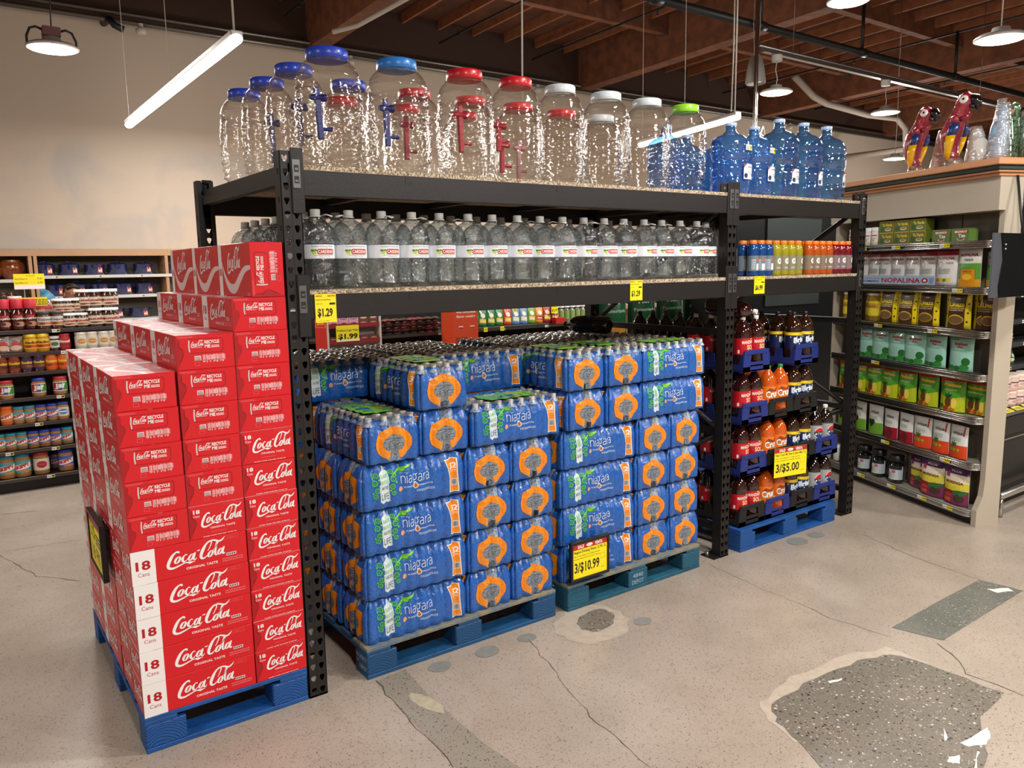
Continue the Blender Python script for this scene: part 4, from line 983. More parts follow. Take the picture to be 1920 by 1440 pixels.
for x, y, z, h, c, tl, lb_ in ((.25, .2, .13, .2, 'blue', -.06, 'dark blue spout inside the largest front jar'), (.53, .17, .12, .19, 'blue', -.04, 'blue spout inside the light blue lidded jar'), (.27, .46, .14, .2, 'blue', -.04, 'blue spout in the second jar of the left side row'),
                          (.25, .75, .1, .22, 'blue', -.03, 'blue spout in the third jar of the left side row'), (.72, .36, .1, .19, 'red', 0, 'bright red spout between the blue and red lidded jars'),
                          (.89, .17, .12, .2, 'red', -.03, 'red spout inside the front red lidded jar'), (1.09, .17, .14, .14, 'red', .02, 'red spout at the left side of the second red lidded jar'), (1.52, .6, .08, .2, 'pink', 0, 'pale red spout behind the first white lidded jar'), (1.13, .2, .05, .16, 'red', .0, 'small red spout low in the second red lidded jar')):
    ladle(lb_, x, y, Zt+z, h, c, tl)
# --- blue five gallon jugs
JUG = film('jug_blue', '#8cc0f0', .1, .9, .05, .35, 16, .17, '#64a4ea', None); JUGL = film('jug_pale_blue', '#8fbfe8', .1, .85, .05, .3, 16, .12, '#5a94cc', None)
def jug_mesh(m, h=.475, R_=.122):
    R_ = .122 if h > .45 else .111
    P = [(.0005, .012), (R_*.8, .002), (R_*.95, .012), (R_, .03), (R_, .1), (R_*.975, .106), (R_, .112), (R_, .175), (R_*.93, .185), (R_*.93, .2), (R_, .21), (R_, h*.6), (R_*.97, h*.615), (R_, h*.63), (R_*.99, h*.7), (R_*.9, h*.76), (R_*.68, h*.81), (R_*.4, h*.84), (.035, h*.87), (.03, h*.885), (.033, h*.895), (.029, h*.9), (.029, h*.955)]
    b = MB(); b.lathe(P, m, 36, cap0=False, cap1=False); return b.mesh('jug_body')
JGM = {(m, h): jug_mesh(m, h) for m in (JUG, JUGL) for h in (.41, .475)}
jl = Art(); jl.rect(-.045, 0, .09, .085, LBW, 0); jl.poly([(-.045, .085), (-.045, .06), (-.02, .085)], H('#7a4a58'), 1); jl.text('bottled', -.012, .064, .045, .01, SRED, 1, bold=.03); jl.text('WATER', -.01, .036, .036, .009, H('#4a4f5c'), 1)
jl.text('BOTTLE', -.012, .024, .04, .009, H('#4a4f5c'), 1); jl.ell(-.027, .02, .014, .014, H('#1d2f52'), 1, 16); jl.rect(.03, .02, .009, .016, H('#4b5560'), 1); jl.frame(-.045, 0, .09, .085, .001, H('#6a7488'), 1)
b = MB(); b.art(jl, around(.1225, .085), .01); JLM = b.mesh('jug_label')
pl = Art(); pl.rect(-.033, 0, .033, .03, WHITE, 0); pl.rect(0, 0, .036, .03, YEL, 0); pl.text('$9.99', .003, .006, .03, .016, BLACK, 1, bold=.03); small_print(pl, -.03, .004, .026, .02, 3, H('#555555'), 1, 2)
b = MB(); b.art(pl, around(.1225, .245), .01); PLM = b.mesh('price_sticker')
def jug(label, x, y, m, h, rz, price=False, lab=True):
    t = thing('water_jug', label, 'jug', (x, y, Zt), rz, 'blue water jugs on the top shelf'); child('jug_body', JGM[(m, h)], t)
    b = MB(); b.lathe([(.031, h*.945), (.033, h*.95), (.033, h*.985), (.03, h*.992)], mat('jug_cap', '#a9c3e6', .35), 24); b.build('cap', t)
    if lab: child('jug_label', JLM, t)
    if price: child('price_sticker', PLM, t)
    b = MB(); b.tube([(.085, -.03, h*.55), (.092, -.0, h*.52), (.094, 0, h*.42), (.085, -.02, h*.37)], .012, m, 8); b.build('handle', t); return t
for a in (('deep blue jug with a yellow price sticker left of the middle post top', 2.7, .16, JUG, .41, .15, True), ('blue jug with a yellow price sticker right of the middle post', 2.924, .17, JUG, .41, .2, True),
          ('tallest pale blue jug with a wide shoulder', 3.162, .17, JUGL, .475, .15), ('tall pale blue jug second from the right end', 3.408, .17, JUGL, .475, .3), ('tall clear pale blue jug at the right end of the shelf', 3.655, .17, JUGL, .475, .42)): jug(*a)
for a in (('blue jug standing behind the green lidded jar', 2.45, .42, JUG, .41, 0), ('blue jug behind the leftmost of the priced jugs', 2.8, .58, JUG, .41, 0), ('blue jug half hidden behind the priced jugs', 3.06, .56, JUG, .41, 0), ('pale blue jug behind the tallest one', 3.38, .55, JUGL, .41, 0)): jug(*a, lab=False)
# --- sports drinks
SPORT = {'blue': '#08407c', 'yellow': '#98901a', 'orange': '#ad4c0c', 'red': '#6e0a1c'}
sp_prof = [(.0005, .002), (.03, .0), (.034, .006), (.034, .035), (.0325, .04), (.0325, .12), (.034, .125), (.034, .15), (.032, .165), (.027, .178), (.022, .184), (.021, .186)]
OC = mat('orange_cap', '#f07a22', .4, coat=.2)
for nm, c in SPORT.items():
    m = mat('drink_'+nm, c, .12, coat=.6); b = MB(); b.lathe(sp_prof, m, 20, cap0=False); JM['sp'+nm] = b.mesh('bottle_body')
b = MB(); b.lathe([(.0225, .184), (.023, .186), (.023, .203), (.021, .206)], OC, 24, rad=lambda a, i, r, z: r*(1+.02*math.cos(24*a)) if i in (1, 2) else r); SCM = b.mesh('cap')
slm = {}
for nm in SPORT:
    A = Art(); A.rect(-.07, 0, .14, .088, mat('sleeve_'+nm, {'blue': '#6b7784', 'yellow': '#858268', 'orange': '#80705f', 'red': '#7d6c6d'}[nm], .3), 0)
    if nm == 'blue': A.rect(-.012, .006, .02, .036, WHITE, 1); A.ell(-.002, .064, .01, .009, H('#d2562c'), 1, 8); small_print(A, .012, .01, .028, .06, 8, H('#c7cfd6'), 1, 3); small_print(A, -.042, .01, .026, .06, 8, H('#c7cfd6'), 1, 4)
    else:
        A.rect(-.018, .035, .036, .04, mat('sleeve_'+nm, '#888888'), 1); A.text('G', -.014, .038, .028, .034, WHITE, 2, bold=.07); A.poly([(.0, .05), (.011, .062), (.004, .06), (.006, .046)], H('#c2461c'), 3)
        small_print(A, -.016, .012, .03, .01, 2, H('#d5d0c8'), 1, 3); A.stroke([(.02, 0, .008), (.03, .03, .006), (.045, .05, .004)], mat('drink_'+nm, '#888888'), 1)
    b = MB(); b.art(A, around(.0345, .03), .006); slm[nm] = b.mesh('sleeve')
seq = [('blue', 4, 2.765), ('yellow', 4, 2.98), ('orange', 4, 3.345), ('red', 4, 3.63)]
def sport(nm, label, x, y, rz):
    t = thing('sports_drink_bottle', label, 'bottle', (x, y, Zm), rz, 'sports drink bottles on the middle shelf'); child('bottle_body', JM['sp'+nm], t); child('cap', SCM, t); child('sleeve', slm[nm], t)
xs = {'blue': [2.792, 2.862, 2.932], 'yellow': [3.005, 3.078, 3.149, 3.22], 'orange': [3.33, 3.401, 3.472, 3.543], 'red': [3.615, 3.686, 3.757]}
for nm, X_ in xs.items():
    for i, x in enumerate(X_):
        for j in range(2): sport(nm, '%s sports drink bottle with an orange cap, %s of the %s ones, %s row' % (nm, ORD[i], nm, ('front', 'rear')[j]), x, .055+.071*j, RG.uniform(-.5, .5))
WRAP = film('shrink_wrap', '#ffffff', .04, .5, .1, 1.0, 50)
# --- price cards and sale signs
def card(name, label, origin, ux, n, w, h, art, back=None, thick=.002, frame=None, tilt=0, cat='sign'):
    t = thing(name, label, cat, origin, 0); t.rotation_euler = Matrix((Vector(ux), Vector(n)*-1, Vector((0, 0, 1)))).transposed().to_euler()
    b = MB(); b.box(0, 0, 0, w, thick, h, back or YEL); b.art(art, flat((0, 0, 0), (1, 0, 0), (0, 0, 1), (0, -1, 0))); b.build('card', t)
    if frame:
        b = MB(); f_ = .014
        for q in ((-f_, -f_, w+f_, 0), (-f_, h, w+f_, h+f_), (-f_, 0, 0, h), (w, 0, w+f_, h)): b.box(q[0], -.006, q[1], q[2], .016, q[3], frame, bev=.002)
        b.box(0, .004, 0, w, .012, h, frame); b.build('frame', t)
    return t
def price_card(txt, w=.1, h=.1):
    A = Art(); A.text(txt, w*.1, h*.16, w*.72, h*.34, BLACK, 1, bold=.035); A.text('SAVE ON', w*.05, h*.64, w*.28, h*.045, H('#6b6416'), 1)
    A.text('Purified Drinking Water', w*.03, h*.76, w*.72, h*.07, BLACK, 1); A.text('SELECTION', w*.6, h*.9, w*.35, h*.06, SRED, 1, bold=.03); A.text('EVERYDAY', w*.05, h*.9, w*.3, h*.06, SRED, 1, bold=.03)
    A.rect(w*.68, h*.62, w*.27, h*.07, BLACK, 1); A.text('price per gallon', w*.15, h*.04, w*.5, h*.035, BLACK, 1); return A
def onbeam(x, z, w, h, txt, lb_): card('price_card', lb_, (x, -.0065, z), (1, 0, 0), (0, -1, 0), w, h, price_card(txt, w, h))
onbeam(.105, ZM-.108, .085, .108, '$1.29', 'yellow 1.29 price card at the left end of the middle beam')
onbeam(1.755, ZM-.085, .085, .1, '$1.29', 'yellow 1.29 price card hanging near the middle of the long beam')
onbeam(2.735, ZM-.083, .095, .1, '$6.99', 'yellow 6.99 price card under the blue sports drinks')
def sale(w, h, line, price):
    A = Art(); A.rect(0, h*.84, w, h*.16, SRED, 1); A.text('SALE', w*.14, h*.865, w*.18, h*.1, WHITE, 2, bold=.03); A.text('VENTA', w*.64, h*.865, w*.22, h*.1, WHITE, 2, bold=.03)
    A.ell(w*.48, h*.915, w*.09, h*.05, WHITE, 2, 16); A.text('Cardenas', w*.42, h*.895, w*.12, h*.035, SRED, 3)
    A.text(line, w*.03, h*.7, w*.94, h*.11, BLACK, 1, bold=.01); A.text('When You Buy Multiples Of 3 In A Single Transaction', w*.03, h*.62, w*.76, h*.045, BLACK, 1); A.text('Al Comprar Multiplos De 3 En Una Misma Transaccion', w*.03, h*.54, w*.76, h*.045, BLACK, 1)
    A.text(price, w*.05, h*.12, w*.72, h*.34, BLACK, 1, bold=.02); A.frame(w*.8, h*.4, w*.13, h*.16, .001, H('#8a7d10'), 1); A.text('each', w*.82, h*.14, w*.1, h*.03, BLACK, 1); return A
for a in ((1.335, -.052, .178, .225, .175, 'Niagara Drinking Water 32 PK .5L', '3/$10.99'),):
    x, y, z, w_d, h_d, ln, pr = a
    card('sale_sign', 'black framed yellow 3/$10.99 sale sign leaning on the teal pallet stack', (x, y, z), (1, 0, 0), (0, -1, 0), w_d, h_d, sale(w_d, h_d, ln, pr), frame=mat('sign_frame_black', '#121212', .35))
card('sale_sign', 'yellow 3/$5.00 sale sign taped to the soda crates', (2.96, -.021, .405), (.985, -.17, 0), (-.17, -.985, 0), .265, .182, sale(.265, .182, 'Pepsi, Crush, Mt. Dew or Sierra Mist 2 Lt', '3/$5.00'))
A = Art(); A.rect(.0, .0, .3, .2, YEL, 0); A.text('3/$', .03, .1, .1, .07, BLACK, 1); A.text('18 PK', .04, .02, .2, .06, BLACK, 1); A.rect(0, .17, .3, .03, SRED, 1); small_print(A, .15, .1, .12, .05, 3, BLACK, 1, 4)
card('sale_sign', 'black framed yellow sign hung on the left side of the red cartons', (-.635, .72, .53), (0, -1, 0), (-1, 0, 0), .3, .2, A, frame=mat('sign_frame_black', '#121212', .35))
# ================================================================ SODA CRATES AND TWO LITRE BOTTLES
CRB = mat('crate_blue', '#1f2f78', .45); CRK = mat('crate_black', '#161718', .5)
def crate_mesh(m):
    W, D = .246, .478; b = MB(); w2, d2 = W/2, D/2
    b.box(-w2, -d2, 0, w2, d2, .012, m, bev=.002)
    for s in (-1, 1):   # long walls with scallops
        P = [(-d2, .0), (d2, .0), (d2, .1)]
        n = 4
        for k in range(n):
            c = d2-(k+.5)*D/n; P += [(c+.035, .1), (c+.028, .045), (c-.028, .045), (c-.035, .1)]
        P += [(-d2, .1)]
        X = Matrix.Translation((s*w2-(.004 if s > 0 else 0), 0, 0)) @ Matrix.Rotation(pi/2, 4, 'Z') @ Matrix.Translation((0, -.004, 0))
        b.prism(P, .004, m, X)
        # end walls: two flared legs and a raised handle bar
        y = s*d2; t_ = .006
        for sx in (-1, 1):
            b.prism([(sx*.123, 0), (sx*.062, 0), (sx*.058, .05), (sx*.05, .1), (sx*.085, .128), (sx*.112, .128)][::sx], t_, m, Matrix.Translation((0, y-(t_ if s > 0 else 0), 0)))
        b.box(-.095, y-.008*(s > 0)-.004*(s < 0), .1, .095, y+.008*(s < 0)+.004*(s > 0), .128, m, bev=.003)
        b.box(-.062, y-.008*(s > 0), .038, .062, y+.008*(s < 0), .056, m, bev=.002)
        b.ring_ = None
    for k in range(5): b.box(-w2, -d2+k*D/4-(.003 if k else 0)-(.0 if k < 4 else .003), .0, w2, -d2+k*D/4+.003-(0 if k < 4 else .003), .03, m)
    return b.mesh('crate')
CRM = {'blue': crate_mesh(CRB), 'black': crate_mesh(CRK)}
two = [(.0005, .006), (.03, .002), (.044, .001), (.05, .01), (.0535, .03), (.0535, .085), (.0525, .09), (.0525, .185), (.0535, .19), (.052, .215), (.045, .24), (.034, .26), (.021, .278), (.0145, .288), (.0135, .296)]
LIQ = {'manz': ('#2a0a07', 'white'), 'crush': ('#c9540e', 'green'), 'brisk': ('#2a1206', 'black'), 'pepsi': ('#180806', 'white'), 'cola': ('#120707', 'black'), 'cola_blue': ('#0c0a12', 'navy')}
CAPC = {'white': mat('bottle_cap_white', '#e4e2de', .4), 'green': mat('bottle_cap_green', '#2f8a4c', .4), 'black': mat('bottle_cap_black', '#17161a', .35), 'navy': mat('bottle_cap_navy', '#1b2550', .35)}
def soda_label(k):
    A = Art(); L = .15
    if k == 'manz':
        A.rect(-L/2-.04, 0, L+.08, .096, mat('label_red', '#c11222', .35, coat=.3), 0); A.text('MANZANITA', -.05, .062, .1, .019, H('#f3e9d8'), 1, bold=.02, rot=.06); A.text('SOL', -.02, .03, .05, .028, H('#efd2a0'), 1, bold=.03)
        A.rect(-.075, .008, .012, .02, WHITE, 1); A.ell(.01, .092, .008, .004, H('#f3c23a'), 1, 8)
    elif k == 'crush':
        A.rect(-L/2-.04, 0, L+.08, .1, mat('label_orange', '#ef7a12', .35, coat=.3), 0); A.poly([(-.05, .07), (-.03, .092), (.0, .08), (.03, .094), (.05, .078), (.02, .07), (-.02, .068)], H('#8d3a10'), 1)
        A.text('Crush', -.051, .026, .102, .044, H('#4a1a08'), 1, bold=.09, rot=.12); A.text('Crush', -.05, .028, .1, .042, WHITE, 2, bold=.045, rot=.12); A.rect(-.07, .005, .012, .016, WHITE, 2)
    elif k == 'brisk':
        A.rect(-L/2-.04, 0, L+.08, .1, mat('label_deepblue', '#12224f', .35, coat=.3), 0); A.rect(-L/2-.04, .082, L+.08, .018, H('#f2d11e'), 1); A.text('LEMON', -.02, .087, .04, .009, BLACK, 2)
        R = random.Random(3)
        for q in range(26): x, y = R.uniform(-.07, .07), R.uniform(.008, .08); A.poly([(x, y), (x+R.uniform(.006, .016), y+R.uniform(-.006, .008)), (x+R.uniform(0, .008), y+R.uniform(.006, .016))], H(R.choice(['#3d7ad0', '#6fb0e8', '#e9d23a', '#3f8f46', '#dfe8f2', '#1c3c86'])), 1)
        A.text('Brisk', -.048, .034, .096, .034, WHITE, 3, bold=.045, rot=.1, shear=.1); A.text('Brisk', -.047, .0345, .094, .032, H('#dceaf8'), 4, bold=.01, rot=.1, shear=.1)
    elif k == 'pepsi':
        A.rect(-L/2-.04, 0, L+.08, .105, mat('label_silver', '#a9abb2', .3, .3), 0); A.ell(0, .056, .037, .037, WHITE, 1, 28)
        A.poly([(.034*math.cos(a), .056+.034*math.sin(a)) for a in [pi*.06+.88*pi*q/12 for q in range(13)]], H('#cf1526'), 2); A.poly([(.034*math.cos(a), .056+.034*math.sin(a)) for a in [pi*1.1+.8*pi*q/12 for q in range(13)]], H('#16357c'), 2)
        A.text('PEPSI', -.037, .046, .074, .02, BLACK, 3, bold=.05)
    else: A.rect(-L/2-.04, 0, L+.08, .09, mat('label_navy', '#10163a', .35, coat=.2), 0); A.text('PEPSI', -.03, .03, .06, .02, H('#c9cfe2'), 1)
    return A
for k in LIQ:
    m = mat('soda_'+k, LIQ[k][0], .06, coat=.8, spec=.8); b = MB(); b.lathe(two, m, 24, cap0=False, rad=lambda a, i, r, z: r*(1-.1*abs(math.sin(2.5*a)) if i < 3 else 1)); JM['s'+k] = b.mesh('bottle_body')
    b = MB(); b.lathe([(.0145, .29), (.0152, .291), (.0152, .309), (.0135, .311)], CAPC[LIQ[k][1]], 16); JM['c'+k] = b.mesh('cap')
    b = MB(); b.art(soda_label(k), around(.0537, .088), .009); JM['l'+k] = b.mesh('label')
def soda(k, label, x, y, z, rz=0, group=None):
    t = thing('soda_bottle', label, 'bottle', (x, y, z), rz, group or 'two litre soda bottles in the crates'); child('bottle_body', JM['s'+k], t); child('cap', JM['c'+k], t); child('label', JM['l'+k], t); return t
desc = {'manz': 'red labelled apple soda bottle with a white cap', 'crush': 'orange soda bottle with a green cap', 'brisk': 'iced tea bottle with a yellow and blue label', 'pepsi': 'dark cola bottle with a silver label'}
ZC = .137; PZ = .3235
cols = [(2.81, 'manz', ['black', 'blue', 'blue', 'blue']), (3.062, 'crush', ['blue', 'black', 'black']), (3.314, 'brisk', ['black', 'black', 'black', 'blue']), (3.566, 'pepsi', ['blue', 'blue'])]
RS = random.Random(9)
for ci, (x, k, crs) in enumerate(cols):
    for n, cc in enumerate(crs):
        z = ZC+n*.3125; y0 = .255 if not (k == 'brisk' and n == 3) else .262
        tag(put('bottle_crate', CRM[cc], None, (x, y0, z), (0, 0, 0)), '%s plastic crate of %s, %s layer' % (cc, {'manz': 'apple soda', 'crush': 'orange soda', 'brisk': 'iced tea', 'pepsi': 'cola'}[k], lay(n)), 'crate', 'plastic bottle crates on the bright blue pallet')
        for i in range(2):
            for j in range(4):
                if j > 1 and k in ('crush', 'pepsi') or (j > 1 and i == 1): continue
                soda(k, '%s, %s layer, %s row back, %s' % (desc[k].replace(' with a white cap', '').replace(' with a green cap', ''), lay(n), ORD[j], ('left', 'right')[i]), x-.06+.12*i, y0-.178+.1185*j, z+.013, RS.uniform(-.25, .25))
# the rear half of the pallet, seen through the rack on its left side
for n in range(4):
    z = ZC+n*.3125
    tag(put('bottle_crate', CRM['black' if n % 2 else 'blue'], None, (2.81, .742, z)), '%s plastic crate in the rear row against the left side, %s layer' % ('black' if n % 2 else 'blue', lay(n)), 'crate', 'plastic bottle crates on the bright blue pallet')
    for i in range(2):
        for j in range(4):
            if i and n < 3: continue
            kk = 'cola_blue' if (n == 3 and j < 2) else 'cola' if n == 3 else 'manz'
            soda(kk, ('dark cola bottle with a %s cap' % LIQ[kk][1] if n == 3 else 'shaded red labelled apple soda bottle')+' in the rear left crates, %s layer, %s, %s' % (lay(n), ORD[j], ('left', 'right')[i]), 2.75+.12*i, .564+.1185*j, z+.013, RS.uniform(-.3, .3))
b = thing('soda_bottle', 'apple soda bottle lying on its side on top of the front left crate', 'bottle', (2.7, .3, ZC+4*.3125+.068), 0, 'two litre soda bottles in the crates'); b.rotation_euler = (pi/2+.1, 0, .25)
child('bottle_body', JM['smanz'], b); child('cap', JM['cmanz'], b); child('label', JM['lmanz'], b)
b = thing('soda_bottle', 'dark bottle lying on its side on the water packs with its base forward', 'bottle', (2.16, .58, z6+PH+.056), 0, 'two litre soda bottles in the crates'); b.rotation_euler = (-pi/2, 0, .35)
child('bottle_body', JM['scola'], b); child('cap', JM['ccola'], b); child('label', JM['lcola'], b)
# ================================================================ GENERIC GOODS
def pouch_mesh(w, h, d, m, art, back=None, top=.0, n=8):
    """a filled stand-up pouch: flat seal on top, bulging front, artwork follows the bulge"""
    b = MB(); V = []; F = []; nz = 8
    def dep(u, v):   # u, v in 0..1
        return d/2*(1-abs(2*u-1)**2.6)*(min(1, (1-v)*1.9)**.8)+.0015
    for s in (-1, 1):
        base = len(V)
        for j in range(nz+1):
            for i in range(n+1):
                u, v = i/n, j/nz; V.append(((u-.5)*w*(1-.03*math.sin(pi*v)), s*dep(u, v), v*h))
        for j in range(nz):
            for i in range(n):
                a = base+j*(n+1)+i; q = (a, a+1, a+n+2, a+n+1); F.append(q if s < 0 else q[::-1])
    m2 = (nz+1)*(n+1)
    for j in range(nz):
        for i, fl_ in ((0, 1), (n, 0)):
            a = j*(n+1)+i; q = (a, a+n+1, m2+a+n+1, m2+a); F.append(q if fl_ else q[::-1])
    F.append(tuple(range(n, -1, -1))+tuple(m2+i for i in range(n+1)))
    b.add(V, F, m, True)
    cut = [h*k/nz for k in range(1, nz)]
    b.art(art, lambda x, y, l: ((x/w-.5)*w*(1-.03*math.sin(pi*y/h)), -dep(min(1, max(0, x/w)), min(1, max(0, y/h)))-.0006-.0005*l, y), w/n, cut)
    return b.mesh('pouch')
def jar_goods(r, h, body, lid, lab, lidh=.12, art=None, seg=20, neck=.92, lab0=.2, lab1=.72):
    """returns (body mesh, lid mesh, label mesh)"""
    b = MB(); b.lathe([(.0005, .003), (r*.9, 0), (r, h*.04), (r, h*(.86-lidh)), (r*neck, h*(.95-lidh)), (r*neck, h*(1-lidh))], body, seg, cap0=False); m1 = b.mesh('jar_body')
    b = MB(); b.lathe([(r*.97, h*(1-lidh)), (r*.98, h*.985), (r*.92, h)], lid, seg, cap0=True); m2 = b.mesh('lid')
    A = Art(); L = 2*pi*r*.6
    if lab: A.rect(-L/2, 0, L, h*(lab1-lab0), lab, 0)
    if art: art(A, r, h*(lab1-lab0))
    b = MB(); b.art(A, around(r*1.004, h*lab0), r*.3); m3 = b.mesh('label') if A.L else None
    return m1, m2, m3
def goods(kit, name, label, cat, loc, rz, group, parts=('body', 'lid', 'label')):
    t = thing(name, label, cat, loc, rz, group)
    for n_, me in zip(parts, kit):
        if me: child(n_, me, t)
    return t
# ================================================================ BEIGE END CAP SHELVES
EC = (4.21, -.62); ECR = math.atan2(-.93, -.37)
ex = Vector((-.37, -.93, 0)).normalized(); ey = Vector((.93, -.37, 0)).normalized()
def E(x, y, z=0): return tuple(Vector((EC[0], EC[1], 0))+ex*x+ey*y+Vector((0, 0, z)))
BEI = mat('endcap_beige', '#b5aa98', .55, noise=.15, nscale=5, col2='#a89c89'); GRYB = mat('endcap_back', '#6f675b', .7); PEA = mat('peach_trim', '#c98f62', .45); GRN = mat('green_trim', '#24352a', .45)
ec = thing('end_cap_shelving', 'beige end cap shelving unit with chrome-edged shelves and a peach crown', 'shelving', E(0, 0), ECR)
EL = -1.52
b = MB(); b.prism([(0, 0), (.175, 0), (.175, 2.2), (0, 2.2), (0, 2.0), (.05, 2.0), (.05, .3), (.04, .2), (.01, .13), (0, .11)], .04, BEI, Matrix.Translation((.04, 0, 0)) @ Matrix.Rotation(pi/2, 4, 'Z')); b.build('end_panel', ec)
b = MB(); b.prism([(0, 0), (.175, 0), (.175, 2.2), (0, 2.2), (0, 2.0), (.05, 2.0), (.05, .3), (.04, .2), (.01, .13), (0, .11)], .04, BEI, Matrix.Translation((EL, 0, 0)) @ Matrix.Rotation(pi/2, 4, 'Z')); b.build('end_panel', ec)
b = MB(); b.box(EL, .0, 2.0, 0.0, .03, 2.2, BEI); b.box(EL, .03, 2.0, 0, .165, 2.01, BEI); b.build('header_panel', ec)
b = MB(); b.box(EL, .155, 0, 0, .175, 2.2, GRYB); b.box(EL*.5-.006, .149, .1, EL*.5+.006, .155, 2.0, H('#4f493f')); b.box(-.4, .149, .1, -.39, .155, 2.0, H('#4f493f')); b.build('back_panel', ec)
b = MB(); b.box(EL, .03, 0, 0, .15, .085, H('#121110')); b.build('kick_base', ec)
b = MB()
for x0, x1, y0, y1, z0, z1, m in ((EL-.01, .05, -.02, .2, 2.2, 2.22, PEA), (EL-.02, .065, -.04, .22, 2.22, 2.235, PEA), (EL-.02, .075, -.05, .23, 2.235, 2.262, GRN), (EL-.03, .095, -.075, .26, 2.262, 2.302, PEA)): b.box(x0, y0, z0, x1, y1, z1, m, bev=.004)
b.build('crown_moulding', ec)
SHZ = [.09, .40, .70, .975, 1.25, 1.525, 1.815]
def tagp(A, x, price, y=.004, bl=False):
    A.rect(x, y, .045, .024, WHITE, 1); A.rect(x+.036, y-.001, .05, .024, YEL, 2); A.text(price, x+.04, y+.005, .042, .013, BLACK, 3, bold=.03); small_print(A, x+.003, y+.005, .03, .012, 2, H('#777777'), 2, 1); return A
tags = {0: [(-1.08, '14.99'), (-.75, '14.99'), (-.45, '19.99'), (-.22, '19.99')], 1: [(-1.3, '16.99'), (-.85, '16.99'), (-.28, '16.99')], 2: [], 3: [(-1.0, '16.99')], 4: [(-.99, '16.99'), (-.46, '6.99')], 5: [(-.27, '16.99')], 6: [(-1.2, '66.99'), (-.85, '6.99'), (-.4, '6.99')]}
for k, z in enumerate(SHZ):
    y0 = -.0 if k else -.01
    b = MB(); b.box(EL+.04, y0+.012, z-.02, -.005, .155, z, mat('shelf_grey', '#8b867c', .5))
    for r_i, (zz, dd) in enumerate(((-.034, 0), (-.022, .003), (-.01, 0), (.002, .003))):
        pts = [(EL+.04, y0+dd, z+zz), (-.06, y0+dd, z+zz)]
        for q in range(1, 6): a = q*pi/10; pts.append((-.06+.055*math.sin(a), y0+dd+.055*(1-math.cos(a)), z+zz))
        pts.append((-.005, .13, z+zz)); b.tube(pts, .0068, CHROME if k else mat('grey_price_rail', '#9a968e', .4, .3), 6)
    o = b.build('shelf', ec)
    if tags[k]:
        for x, p_ in tags[k]: b = MB(); b.art(tagp(Art(), x, p_, z-.028), flat((0, y0-.0075, 0), (1, 0, 0), (0, 0, 1), (0, -1, 0))); b.build('price_tag', o)
A = Art(); A.rect(-1.4, 0, .98, .058, H('#9fb8d6'), 0); A.text('NOPALINA', -.93, .01, .38, .034, H('#a3161f'), 1, bold=.03); A.text('LA RECOMIENDO', -1.2, .01, .24, .016, H('#22406e'), 1, bold=.03); A.text('A INAUGURADO CON', -1.2, .034, .24, .01, H('#a3161f'), 1); A.ell(-.51, .028, .03, .017, H('#a3161f'), 1, 14); A.ell(-.51, .028, .015, .008, WHITE, 2, 10); small_print(A, -.47, .008, .04, .04, 4, H('#4d6c96'), 1, 3)
b = MB(); b.box(-1.4, -.012, 1.54, -.42, -.008, 1.6, H('#9fb8d6')); b.art(A, flat((0, -.0122, 1.541), (1, 0, 0), (0, 0, 1), (0, -1, 0))); b.build('shelf_banner', ec)
GE = 'goods on the beige end cap shelves'
def onE(kit, name, label, cat, x, y, k, rz=0, parts=('body', 'lid', 'label'), dz=.0, g=GE):
    return goods(kit, name, label, cat, E(x, y, SHZ[k]+.0075+dz), ECR+rz, g, parts)
def leafs(A, w, h, c1='#2f8a33', c2='#1f6b28', y=.16):
    for q, (fx, fy, rx, ry) in enumerate(((.1, .12, .12, .14), (.3, .1, .16, .12), (.5, .09, .16, .12), (.75, .12, .2, .16), (.8, .3, .17, .2))): A.ell(w*fx, h*fy, w*rx*.8, h*ry*.6, H(c1 if q % 2 else c2), 1, 12)
